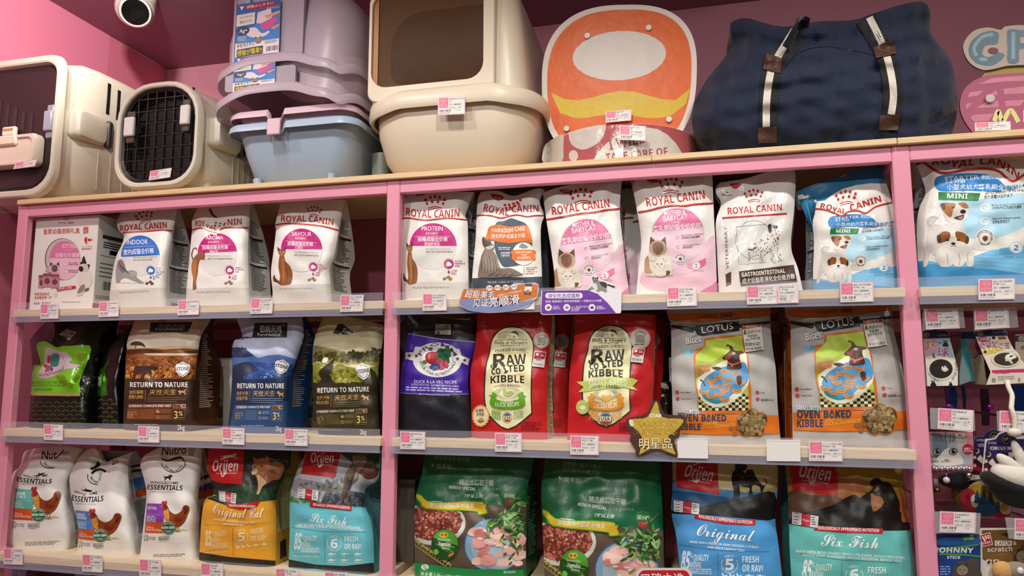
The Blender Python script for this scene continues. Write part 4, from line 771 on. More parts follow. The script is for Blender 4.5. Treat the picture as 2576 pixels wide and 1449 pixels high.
def nature(a, g, cn, animal, c_box, c_txt, gold, num, dk):
    G = lambda pts: [g(*p) for p in pts]
    tb = lambda t, x0, y0, x1, y1, h, c, b=.012, it=0: a.T(t, *g(x0, y0), *g(x1, y1), h, c, b, it)
    tb('RETURN TO NATURE', 1155, 820, 1740, 820, 50, 'eeeae6', .035); tb(cn[0], 1148, 888, 1292, 886, 36, gold); tb(cn[1], 1142, 938, 1286, 936, 36, gold); a.L(G([(1310, 845), (1308, 965)]), 2.5, gold); tb('天性天生', 1345, 898, 1618, 892, 50, gold, .012, .25)
    if animal == 'cat': a.B(G([(1640, 862), (1660, 855), (1700, 858), (1718, 840), (1726, 842), (1712, 868), (1722, 895), (1712, 896), (1700, 878), (1670, 880), (1664, 898), (1654, 896), (1655, 876)]), gold)
    else: a.B(G([(1650, 868), (1662, 850), (1680, 852), (1690, 866), (1720, 868), (1742, 850), (1728, 878), (1735, 905), (1724, 908), (1712, 890), (1694, 888), (1690, 908), (1680, 906), (1676, 880), (1664, 876)]), gold)
    for q in range(3): a.L(G([(1330, 922 + q * 20), (1724 - (q == 2) * 90, 926 + q * 20)]), 5, dk)
    a.P(G([(1140, 992), (1585, 990), (1580, 1030), (1138, 1030)]), c_box); tb('全然猎膳食营养', 1142, 1022, 1280, 1022, 24, 'e8e2da'); tb('COMPLETE PREY DIET', 1290, 1022, 1572, 1020, 22, 'eeeae4', .02)
    a.P(G([(1132, 1036), (1410, 1038), (1405, 1148), (1120, 1146)]), c_box); a.P(G([(1410, 1034), (1575, 1040), (1575, 1094), (1412, 1090)]), c_box); a.P(G([(1408, 1098), (1575, 1098), (1574, 1150), (1408, 1148)]), c_box)
    x, y = g(1128, 1132); a.T(num, x, y, *g(1190, 1132), 66, 'a9834a', .004); tb('%', 1198, 1104, 1228, 1102, 44, 'a9834a', .004)
    for q in range(5): a.L(G([(1262, 1050 + q * 20), (1400, 1052 + q * 20)]), 3, dk)
    a.B(G([(1418, 1076), (1436, 1050), (1456, 1076)]), gold); a.ring(*g(1438, 1122), 14, 14, 4, gold); a.Mi(*g(1470, 1052), *g(1565, 1085), 3, dk); a.Mi(*g(1470, 1110), *g(1565, 1140), 3, dk)
    a.B(G([(1594, 992), (1720, 992), (1722, 1034), (1592, 1034)]), 'b09a80', 1); a.blobs(*g(1600, 998), *g(1716, 1030), 18, 14, ['8a5a40', 'c0906a', '6a4630'], 8)
    a.L(G([(1586, 1040), (1712, 1042), (1710, 1152), (1586, 1150)]), 2.5, gold, True); tb('3', 1600, 1138, 1640, 1138, 76, 'e6cb72', .02); tb('%', 1648, 1110, 1690, 1110, 46, 'e6cb72', .016); a.L(G([(1648, 1130), (1700, 1130)]), 4, 'e6cb72')
    tb('2kg', 1636, 1252, 1710, 1252, 50, 'dcd8d4', .012); a.Mi(*g(1200, 1195), *g(1500, 1210), 1, 'a8a29c')
def shield(a, x, y, w, h, rot=0):
    pts = [(-.42, -.34), (-.25, -.38), (0, -.52), (.25, -.38), (.44, -.34), (.5, -.2), (.42, .2), (.2, .42), (0, .52), (-.2, .42), (-.42, .2), (-.5, -.2)]
    cr, sr = math.cos(math.radians(rot)), math.sin(math.radians(rot)); f = lambda p, k: (x + k * (p[0] * w * cr + p[1] * h * sr), y + k * (-p[0] * w * sr + p[1] * h * cr))
    a.part('sticker', .0003); a.P([f(p, 1) for p in pts], 'e4e2e0'); a.L([f(p, .8) for p in pts[1:5]], 5, '1c2430'); a.L([f(p, .8) for p in pts[6:11]], 5, '1c2430'); q0, q1 = f((-.44, .1), 1), f((.42, .06), 1); a.T('STONE', *q0, *q1, h * .24, '1c2430', .02, .1); a.part()
GT_N = [(.22, .85, .25, -.8, 'b9a894')]
S_, a = rc(22, 40, 770, 4.026, [(1085, 1300), (1090, 1000), (1110, 600), (1130, 340), (1215, 120)], [(1790, 1300), (1812, 800), (1842, 500), (1880, 300), (1985, 130)], [(1215, 120), (1500, 105), (1985, 120)], Y0=.028, zs=Z2, lean=.06, wr=.0018, lp=3)
a.P([(1112, 600), (1130, 340), (1215, 120), (1500, 108), (1985, 120), (1880, 300), (1840, 500)], 'c8b49a'); a.B([(1300, 240), (1500, 300), (1700, 260), (1880, 300), (1850, 420), (1600, 400), (1350, 420), (1150, 320)], 'd6c8b4'); a.B([(1500, 230), (1700, 210), (1900, 190), (1860, 250), (1650, 270)], 'b9a288')
a.B([(1128, 300), (1250, 330), (1400, 410), (1300, 430), (1124, 420)], 'dccfbd')
a.P([(1122, 440), (1300, 425), (1500, 440), (1700, 428), (1848, 440), (1842, 560), (1822, 740), (1102, 735), (1108, 560)], '8a5026'); a.B([(1115, 450), (1350, 440), (1570, 470), (1845, 445), (1840, 480), (1560, 488), (1300, 480), (1112, 490)], '5c3018'); a.B([(1300, 482), (1500, 476), (1840, 482), (1760, 498), (1400, 500)], 'cdbb9e')
a.blobs(1115, 520, 1830, 620, 170, 22, ['a8642c', '7a4420', '96582a', '643818'], 5, sq=.6); a.blobs(1120, 620, 1800, 725, 230, 14, ['c07832', '8a5024', 'a8622a', '5a3014', 'd89a4a'], 6, sq=1.3)
for q in range(60): x = 1400 + (q * 67) % 420; y = 640 + (q * 29) % 80; a.L([(x, y + 30), (x + (q % 5 - 2) * 5, y)], 3, ('d8a050', '6a3a18')[q % 2])
a.P([(1102, 735), (1450, 735), (1822, 740), (1812, 860), (1790, 1300), (1085, 1300), (1090, 1000)], '3a2820')
a.B([(1195, 640), (1215, 610), (1300, 605), (1420, 612), (1440, 630), (1400, 650), (1370, 640), (1370, 700), (1395, 732), (1370, 735), (1340, 690), (1310, 680), (1290, 735), (1265, 735), (1265, 680), (1210, 700), (1200, 735), (1180, 735), (1190, 690)], '3c2a22')
a.L([(1208, 428), (1222, 380)], 8, '3a2a1c'); a.B([(1155, 390), (1190, 362), (1240, 358), (1290, 378), (1312, 418), (1280, 405), (1240, 398), (1200, 398)], '4a3a26')
a.P([(1365, 165), (1790, 160), (1745, 262), (1350, 262)], '151a20'); a.T('伯纳天纯', 1436, 215, 1710, 222, 38, '8f948f', .012); a.T('PureNatural', 1418, 246, 1690, 246, 26, 'a9aca8', .01)
nature(a, lambda x, y: (x, y), ('全价猫粮', '原野九种肉'), 'cat', '7a4424', None, 'c69a50', '88', '8a6a48'); shield(a, 1690, 640, 150, 150)
bag('cat_food_bag', 'brown savanna landscape cat food bag with a white shield sticker', 'bag', S_, '3a2820', a, D=.11, side='4a2a1a', gtext=GT_N, group=G2L, kind='shiny')
S_, a = rc(23, 480, 770, 4.026, [(365, 1310), (400, 1000), (420, 700), (415, 430), (440, 345), (520, 315), (490, 200), (435, 60)], [(960, 1310), (985, 1000), (1010, 700), (1050, 600), (1112, 420), (1148, 300), (1125, 50)], [(435, 60), (800, 50), (1125, 50)], Y0=.028, zs=Z2, lean=.05, wr=.0022, lp=3, creases=[(600, 860, 660, 885, .007, 8), (620, 890, 680, 880, -.004, 8), (600, 820, 608, 850, .006, 12)])
a.P([(414, 540), (416, 430), (442, 347), (520, 315), (490, 200), (437, 62), (800, 52), (1125, 52), (1146, 300), (1110, 420), (1052, 600)], 'a9b2cc'); a.B([(450, 80), (600, 95), (700, 80), (1100, 70), (1110, 110), (800, 130), (600, 125)], '6a7894'); a.B([(520, 350), (750, 330), (1100, 340), (1090, 420), (900, 470), (700, 500), (560, 430)], 'b4bcd4')
a.P([(415, 430), (520, 430), (600, 480), (680, 525), (780, 500), (900, 490), (1075, 540), (1010, 700), (1008, 760), (420, 740)], '4a68a0'); a.P([(416, 420), (470, 415), (560, 440), (640, 500), (560, 520), (414, 520)], '2c3858'); a.blobs(420, 430, 560, 500, 40, 16, ['2c3858', '3e4c70'], 3)
a.P([(414, 600), (560, 560), (1040, 590), (1010, 690), (1008, 760), (420, 760)], '2a4888'); a.blobs(480, 570, 1000, 690, 120, 20, ['24407c', '3a5aa0', '4a68ac'], 5, sq=.4); a.blobs(450, 680, 1000, 735, 60, 14, ['8a9ccc', '5a70ac', '2a4080'], 6, sq=.5)
a.B([(420, 640), (470, 590), (560, 570), (640, 600), (640, 660), (540, 700), (520, 740), (430, 740)], '2a3048')
a.P([(418, 745), (760, 740), (1008, 705), (985, 1000), (960, 1310), (365, 1310), (400, 1000)], '24344e'); a.P([(440, 1000), (820, 990), (990, 960), (962, 1300), (380, 1300)], '2c4c7c')
a.P([(648, 170), (980, 168), (972, 320), (620, 318)], '161a22'); a.T('伯纳天纯', 698, 258, 918, 258, 66, 'd2d4d8', .008); a.ring(940, 193, 8, 8, 2, 'c8cad0'); a.T('PureNatural', 678, 304, 906, 302, 30, 'd2d4d8', .008)
nature(a, lambda x, y: (470 + (x - 1155) * .81, 832 + (y - 820) * 1.0), ('全价犬粮', '全鱼海藻'), 'dog', '34527c', None, 'c69a50', '85', '8a9ab0'); shield(a, 918, 615, 145, 150, -14)
bag('dog_food_bag', 'blue lake landscape dog food bag with a white shield sticker', 'bag', S_, '24344e', a, D=.11, side='1e4a84', gtext=GT_N, group=G2L, kind='shiny')
S_, a = rc(24, 480, 770, 4.026, [(1295, 1310), (1245, 900), (1232, 500), (1262, 300), (1345, 90)], [(1912, 1310), (1890, 900), (1905, 600), (1945, 350), (1968, 200)], [(1345, 90), (1480, 85), (1680, 120), (1968, 190)], Y0=.028, zs=Z2, lean=.05, wr=.002, lp=3, creases=[(845, 835, 900, 845, .01, 10), (890, 838, 955, 830, -.006, 9), (870, 870, 940, 850, .004, 12)])
a.P([(1232, 500), (1262, 300), (1345, 92), (1480, 87), (1680, 122), (1966, 195), (1945, 350), (1905, 600)], 'b7b089'); a.B([(1260, 320), (1500, 300), (1900, 330), (1920, 430), (1700, 480), (1400, 420), (1240, 430)], 'cac39c'); a.B([(1240, 400), (1450, 440), (1700, 500), (1850, 450), (1905, 470), (1880, 520), (1600, 520), (1300, 500), (1234, 480)], '8a8452')
a.P([(1232, 470), (1400, 500), (1600, 480), (1910, 470), (1900, 760), (1240, 790)], '8a8a30'); a.blobs(1240, 470, 1900, 560, 130, 20, ['4c4a1e', '3a3a18', '6a6428', '57532a'], 9); a.blobs(1240, 570, 1890, 650, 60, 20, ['b0a868', '9a9440', 'c4bc8a'], 10, sq=.4); a.blobs(1240, 650, 1890, 770, 220, 14, ['7c7a20', '5a5a18', 'a8a030', '8c8a28'], 11, sq=1.3); a.B([(1540, 600), (1720, 590), (1880, 610), (1700, 630)], 'cfc9a0'); a.B([(1330, 560), (1350, 520), (1390, 525), (1380, 560), (1350, 575)], 'e8e6d4')
for x, y, r in ((1640, 490, 40), (1870, 465, 45), (1700, 500, 30), (1290, 520, 30)): a.blobs(x - r, y - r, x + r, y + r, 26, 14, ['33341a', '4a4a22'], x); a.L([(x, y), (x, y + 70)], 5, '33301a')
a.B([(1300, 660), (1340, 620), (1390, 580), (1430, 545), (1455, 535), (1440, 580), (1440, 620), (1420, 670), (1400, 690), (1430, 740), (1440, 790), (1290, 790), (1320, 740), (1300, 700)], '2c2c20'); a.B([(1820, 630), (1880, 690), (1890, 780), (1740, 770), (1760, 740), (1820, 720)], '2e2c20')
a.P([(1235, 775), (1560, 790), (1895, 770), (1890, 900), (1912, 1310), (1295, 1310), (1246, 900)], '33301f'); a.P([(1490, 185), (1540, 180), (1650, 270), (1600, 290), (1440, 278)], '15191c'); a.T('伯纳', 1530, 250, 1610, 296, 44, 'c4c6c4', .008); a.T('Pu', 1500, 285, 1535, 312, 24, 'c4c6c4', .008)
nature(a, lambda x, y: (1282 + (x - 1155) * .895, 878 + (y - 820) * 1.0 - (x - 1155) * .022), ('全价犬粮', '鸭肉梨'), 'dog', '4c4222', None, 'c69a50', '85', '7a7456'); shield(a, 1745, 662, 140, 165, 6)
bag('dog_food_bag', 'olive meadow landscape dog food bag next to the middle post', 'bag', S_, '33301f', a, D=.11, side='26241a', gtext=GT_N, group=G2L, kind='shiny')
def backbox(px, py0, py1, Y, label, side_r, zs=Z2):
    f = crop((480, 770), 4.026); (x0, _), (x1, _) = f([(px, 0), (side_r, 0)]); tl = at(np.array(f([(px, py0)])[0][0]), np.array(f([(px, py0)])[0][1]), np.array(Y)); tr = at(np.array(x1), np.array(f([(px, py0)])[0][1]), np.array(Y))
    mb = MB().box((tl[0], Y, zs), (tr[0], Y + .1, tl[2]), M('d6d2cc', 'card'), .001); a = Art(Plane(Y), 480, 770, 4.026)
    crown(a, px + 200, py0 + 78, 70, 0, '8a3a34'); a.T('ROYAL CANIN', px + 120, py0 + 112, px + 270, py0 + 110, 24, '8a3a34', .012)
    for x, y in ((140, 240), (205, 320), (225, 430)): a.ring(px + x, py0 + y, 36, 38, 3, 'f0ece6'); a.E(px + x, py0 + y, 14, 16, '9a6a66')
    a.B([(px + 90, py0 + 280), (px + 190, py0 + 300), (px + 210, py0 + 380), (px + 160, py0 + 470), (px + 95, py0 + 460)], '9aaab0'); a.P([(px + 130, py0 + 490), (px + 255, py0 + 490), (px + 255, py0 + 610), (px + 120, py0 + 610)], '6f7274'); a.E(px + 192, py0 + 494, 62, 16, '8f9294'); a.T('ROYAL', px + 150, py0 + 560, px + 235, py0 + 558, 20, 'b0b2b4', .01); a.T('专研', px + 15, py0 + 150, px + 70, py0 + 150, 44, '6a3430', .012)
    mb2 = a.parts[None]; o_ = len(mb.V); mb.V += mb2.V; mb.F += [[q + o_ for q in ff] for ff in mb2.F]; mb.FM += [mb.mi(mb2.m[i]) for i in mb2.FM]
    tag(mb.build('gift_box', org=np.array([(tl[0] + tr[0]) / 2, Y + .05, zs]), smooth=False, angle=None), label, 'box', 'white gift boxes stored behind the front bags')
backbox(70, 525, 1220, .2, 'white gift box standing in the gap between the brown and blue bags', 425); backbox(1010, 522, 1220, .2, 'white gift box mostly hidden behind the blue and olive bags', 1245)
# ---------------------------------------------------------------- second shelf, middle bay
S_, a = rc(30, 980, 770, 3.5347, [(72, 1235), (82, 900), (100, 620), (95, 300), (105, 80)], [(735, 1235), (712, 860), (700, 640), (765, 300), (770, 130)], [(105, 80), (250, 70), (500, 110), (770, 130)], Y0=.03, zs=Z2, lean=.045, wr=.0018, creases=[(1020, 935, 1140, 955, -.003, 8), (1130, 955, 1165, 950, .004, 8), (1015, 800, 1060, 830, .006, 16)])
for q in range(30):
    y = 820 + q * 13
    for x0 in (80, 410): a.L([(x0, y + 60), (x0 + 150, y - 20), (x0 + 300, y + 70)], 4, '23242c' if q % 2 else '2c2d38')
a.P([(165, 240), (420, 285), (766, 315), (700, 640), (712, 780), (400, 785), (86, 770), (100, 620), (150, 320)], '3e2394'); a.L([(165, 245), (420, 290), (766, 320)], 5, 'b9b0d8'); a.L([(86, 772), (400, 788), (710, 782)], 4, 'a8a4bc')
a.P([(142, 410), (210, 412), (230, 360), (620, 380), (640, 440), (712, 468), (696, 528), (640, 500), (600, 560), (240, 530), (206, 482), (140, 470)], 'd3d2d0'); a.E(425, 478, 218, 155, 'd3d2d0'); a.ring(420, 470, 145, 95, 4, '8a8a94'); a.E(420, 470, 128, 82, 'e0dfdc')
a.TA('FROMM', 425, 520, 165, 152, 26, 34, '2c2c34', .012); a.TA('FOUR STAR NUTRITIONALS', 425, 450, 170, 196, 345, 24, '2c2c34', .01, True)
for x, y in ((176, 440), (238, 442), (604, 468), (668, 482)): star(a, x, y, 22, '3a3a40', .4)
a.B([(330, 420), (375, 405), (430, 415), (440, 470), (415, 510), (370, 518), (330, 495), (318, 455)], '9c1c2c'); a.B([(345, 430), (365, 425), (360, 470), (340, 465)], 'c85a60'); a.B([(345, 375), (380, 365), (378, 395), (350, 392)], '2c5a3a'); a.blobs(440, 390, 525, 500, 40, 26, ['1f5c3c', '2c7048', '17482e'], 3); a.blobs(440, 490, 515, 550, 22, 17, ['a01c34', 'c03a50', '86142a'], 4); a.blobs(365, 515, 440, 560, 20, 16, ['3a4078', '5a60a0', '2c3060'], 5); a.E(312, 498, 22, 18, '4a7a3a')
a.T('DUCK À LA VEG RECIPE', 218, 684, 598, 690, 34, 'd6d2e2', .01); a.T('FOOD FOR DOGS   NOURRITURE POUR CHIENS', 196, 706, 616, 722, 18, 'd6d2e2', .01); a.Mi(145, 715, 660, 758, 2, 'b9b2d4', 20, .55); a.T('NET WT 4 LB (1.8 KG) | POIDS 4 LB (1.8 KG)', 258, 788, 532, 798, 14, 'd0cede', .01)
a.part('sticker', .0003); a.P([(410, 160), (546, 162), (546, 256), (405, 250)], 'a7a196'); a.Mi(420, 172, 536, 218, 4, '4a4438'); a.R(415, 224, 448, 250, '4a4640'); a.Mi(455, 226, 538, 250, 3, '5a5448'); a.part()
bag('dog_food_bag', 'black dog food bag with a purple label of an apple and vegetables', 'bag', S_, '1c1d24', a, D=.12, side='121318', group='dog food bags on the second shelf', kind='film')
def stella(a, g0, cn, tint, var):
    up = [var]; g = lambda x, y: g0(x, (190 + (y - 190) * .93 if up[0] else y + 40) if var and 345 < y else y)
    G = lambda pts: [g(*p) for p in pts]; tb = lambda t, x0, y0, x1, y1, h, c, b=.01, it=0., bend=0: a.T(t, *g(x0, y0), *g(x1, y1), h * (.78 if up[0] and var else 1), c, b, it, bend)
    for q in range(60): x = (q * 137) % 820 + 40; y = (q * 211) % 1150 + 120; a.L(G([(x, y + 30), (x + 60, y)]), 4, 'a81a20' if q % 2 else 'c8282a')
    out = [(265, 300), (330, 230), (440, 185), (540, 185), (650, 230), (720, 320), (745, 420), (722, 700), (715, 1000), (722, 1150), (690, 1210), (440, 1370), (230, 1215), (180, 1100), (165, 950), (180, 650), (225, 480), (240, 380)]
    inn = [(285, 310), (345, 242), (440, 200), (540, 200), (640, 242), (705, 330), (728, 420), (706, 700), (700, 1000), (706, 1140), (680, 1195), (440, 1352), (245, 1205), (196, 1095), (182, 950), (197, 655), (240, 490), (255, 385)]
    a.P(spline([g0(*p) for p in out], 3), '332a24'); a.P(spline([g0(*p) for p in inn], 3), 'ded9ac')
    for q in range(25): t = math.radians(5 + q * 7.1); a.L(G([(490 + 75 * math.cos(t), 330 - 70 * math.sin(t)), (490 + 175 * math.cos(t), 330 - (118) * math.sin(t))]), 2.5, '5a5240')
    a.B(G([(430, 330), (425, 290), (450, 265), (475, 285), (470, 330)]), 'cfc9a0'); a.B(G([(480, 335), (478, 270), (500, 240), (545, 250), (560, 275), (540, 300), (545, 335)]), 'd9d4b4'); a.B(G([(480, 250), (520, 238), (555, 255), (560, 285), (540, 275), (500, 262)]), '2a2420'); a.E(*g(512, 300), 9, 7, '2a2420'); a.E(*g(450, 290), 6, 5, '2a2420'); a.S(G([(495, 312), (512, 320), (530, 312)]), 4, '2a2420'); a.L(G([(290, 345), (440, 335), (540, 333), (670, 335)]), 3, '5a5240')
    tb('Stella & Chewy’s', 285, 388, 662, 386, 34, '2e2620', .022); tb('Only the good stuff', 350, 412, 580, 410, 20, '4a4034', .006, .2); a.S(G([(380, 450), (520, 432), (675, 440)]), 4, 'b08a3a'); tb('FREEZE-DRIED', 298, 480, 650, 472, 28, '2e2620', .012, 0, 8); a.S(G([(300, 480), (480, 490), (660, 482)]), 4, 'b08a3a')
    tb('R', 270, 650, 420, 640, 150, '2a211c', .02, .1); a.S(G([(330, 520), (300, 505), (285, 530), (300, 560)]), 9, '2a211c'); a.S(G([(330, 560), (310, 640), (270, 660), (250, 640), (262, 620)]), 12, '2a211c'); a.S(G([(385, 590), (400, 660), (430, 700), (446, 690)]), 15, '2a211c'); tb('AW', 425, 628, 655, 610, 115, '2a211c', .03)
    tb('CO', 258, 735, 360, 725, 66, '2a211c', .03); a.P(G([(395, 720), (415, 690), (435, 718)]), '2a211c'); tb('TED', 445, 705, 632, 695, 76, '2a211c', .03); tb('KIBBLE', 245, 838, 628, 835, 82, '2a211c', .028, 0, 14); a.S(G([(470, 745), (560, 735), (640, 740)]), 5, 'b08a3a')
    if var:
        up[0] = False; a.P(spline(G([(110, 800), (300, 790), (480, 760), (660, 750), (800, 780), (740, 850), (800, 900), (640, 865), (480, 870), (320, 895), (130, 920), (190, 860)]), 2), 'b9c86a'); tb('SMALL BREED', 250, 872, 680, 850, 62, 'dcdec0', .02, 0, 12)
    oy = 0
    tb('-OVEN BAKED-', 275, 888 + oy, 600, 886 + oy, 28, '3a3028', .014, 0, 16)
    for q in range(40): t = math.radians(q * 9); a.L(G([(440 + 90 * math.cos(t), 945 + oy * .7 - 52 * math.sin(t)), (440 + 155 * math.cos(t), 945 + oy * .7 - 76 * math.sin(t))]), 2, '5a5240')
    if var: a.B(G([(385, 985), (400, 950), (430, 960), (460, 960), (500, 950), (505, 990), (470, 1020), (430, 1025)]), 'e0b060')
    else: a.B(G([(385, 905), (400, 885), (418, 905), (420, 930), (470, 920), (520, 935), (480, 970), (430, 985), (392, 960)]), 'a9bc72'); a.S(G([(430, 940), (460, 950), (490, 940)]), 3, '6a8a3a')
    a.P(G([(262, 925), (320, 960), (300, 1010), (222, 970), (262, 965)]), tint); a.P(G([(610, 925), (550, 960), (570, 1010), (655, 985), (625, 970)]), tint)
    a.P(spline(G([(255, 985), (330, 1025), (440, 1038), (550, 1020), (620, 980), (638, 1080), (560, 1120), (440, 1130), (320, 1120), (240, 1080)]), 3), tint); tb('CAGE-FREE', 350, 1058, 502, 1052, 22, 'dce6b8', .01, 0, -4); tb(cn, 298, 1098, 570, 1086, 44, 'f0ecd6', .012, 0, -10); a.S(G([(250, 1110), (440, 1142), (620, 1110)]), 4, 'b08a3a')
    tb('GRAIN', 252, 1180, 352, 1198, 48, tint, .024); tb('FREE', 255, 1235, 355, 1252, 48, tint, .024)
    for q, t in enumerate(('PROTEIN', 'FOCUSED', 'NUTRITION')): tb(t, 510, 1182 + q * 32, 620, 1168 + q * 30, 28, tint, .016)
    cx, cy = g(435, 1225); a.ring(cx, cy, 54, 60, 5, '4a4038'); a.chord(cx, cy, 46, 50, cy - 16, cy - 16, '3a5a8a'); a.chord(cx, cy, -46, -50, 0, 0, 'a83a34') if 0 else a.P([(cx - 38, cy + 24), (cx + 38, cy + 24), (cx + 22, cy + 46), (cx - 22, cy + 46)], 'a83a34'); a.P([(cx - 50, cy - 20), (cx + 50, cy - 20), (cx + 50, cy + 22), (cx - 50, cy + 22)], 'ded9ac'); a.T('USA', cx - 40, cy + 16, cx + 40, cy + 16, 32, '3a3028', .03)
    a.Mi(*g(590, 1270), *g(850, 1380), 6, '8a1418', 0, .5); tb('Tear Here', 135, 148, 188, 142, 14, 'd8a8a0', .006); a.P(G([(108, 140), (118, 148), (108, 156)]), 'd8a8a0')
    a.part('round_sticker', .0004); up[0] = var; cx, cy = g(825, 345); a.E(cx, cy, 92, 92, 'c4b4a8'); a.ring(cx, cy, 84, 84, 3, '8a7468'); a.R(cx - 42, cy - 36, cx + 42, cy + 36, '8e8880'); a.TA('SAFE VERIFIED', cx, cy, 58, 150, 30, 12, '6a4c40', .01); a.Mi(cx - 50, cy + 44, cx + 50, cy + 62, 1, '5a4c44'); a.part('square_sticker', .0004); a.P(G([(742, 465), (880, 475), (855, 655), (716, 640)]), 'd6cac4'); a.P(G([(752, 475), (870, 484), (858, 560), (740, 555)]), 'a82030'); a.P(G([(765, 490), (795, 492), (790, 520), (762, 518)]), 'e0c8c4'); a.T('正品', *g(810, 525), *g(850, 528), 24, 'ead8d2', .01); a.P(G([(770, 545), (822, 548), (818, 575), (766, 572)]), '8a8078'); a.T('扫码查询', *g(730, 620), *g(840, 634), 22, '6a7480', .01); a.part()
GT_S = [(.04, .5, .2, -.85, '8a8468'), (.52, .72, .2, -.85, '8a8468')]
S_, a = rc(31, 1180, 780, 4.528, [(28, 1500), (20, 1000), (15, 700), (75, 350), (92, 20)], [(905, 1500), (890, 1150), (905, 600), (948, 100), (948, -20)], [(92, 10), (948, -20)], Y0=.028, zs=Z2, lean=.04, wr=.0018, creases=[(1185, 915, 1260, 930, -.004, 16), (1225, 880, 1230, 980, .003, 18)])
stella(a, lambda x, y: (x, y), 'DUCK RECIPE', '5a9a1e', False)
a.part('round_sticker', .0005); a.P([(132 + (94 if q % 2 else 104) * math.cos(q * PI / 20), 1205 - (120 if q % 2 else 130) * math.sin(q * PI / 20)) for q in range(40)], 'd99a4a'); a.E(132, 1205, 84, 108, 'dccfa6'); a.T('烘焙粮', 78, 1165, 168, 1162, 40, '2a2018', .016); a.T('天花板', 84, 1208, 172, 1206, 38, '2a2018', .016); a.B([(105, 1245), (150, 1225), (158, 1260), (140, 1290), (110, 1280)], 'b08a5a'); a.TA('每粒有营养', 132, 1205, 78, 235, 310, 20, '3a3028', .01, True); a.part()
st1 = bag('dog_food_bag', 'red dog food bag with a cream arched label and green duck ribbon', 'bag', S_, 'b81c20', a, D=.085, side='d5cfae', gtext=GT_S, group='dog food bags on the second shelf', tip=.02, taper=.6)
dup(st1, (.035, .1, 0), 'red bag standing in the dark behind the duck recipe bag')
S_, a = rc(32, 980, 770, 3.5347, [(1578, 1235), (1590, 900), (1600, 600), (1640, 300), (1640, 70)], [(2350, 1235), (2330, 900), (2350, 500), (2362, 80)], [(1640, 70), (2000, 60), (2362, 80)], Y0=.028, zs=Z2, lean=.045, wr=.0018, creases=[(1550, 900, 1570, 960, .004, 14)])
g2 = lambda x, y: (1600 + (x - 30) * .79 + (y < 400) * 0 , 172 + (y - 190) * .772)
stella(a, g2, 'CHICKEN RECIPE', 'd08a2a', True)
a.part('round_sticker', .0005); a.E(1716, 898, 58, 64, 'a9b85a'); a.T('BITE SIZE', 1676, 868, 1756, 862, 17, 'd8dcb0', .012); a.B([(1690, 905), (1705, 885), (1740, 885), (1742, 915), (1715, 922)], 'd8dcb0'); a.T('PERFECT', 1684, 945, 1750, 942, 14, 'd8dcb0', .01); a.part()
st2 = bag('dog_food_bag', 'red dog food bag with cream arched label and pale green small breed ribbon', 'bag', S_, 'b81c20', a, D=.085, side='d5cfae', gtext=GT_S, group='dog food bags on the second shelf', tip=.02, taper=.6)
dup(st2, (.02, .1, 0), 'red bag hidden behind the small breed bag')

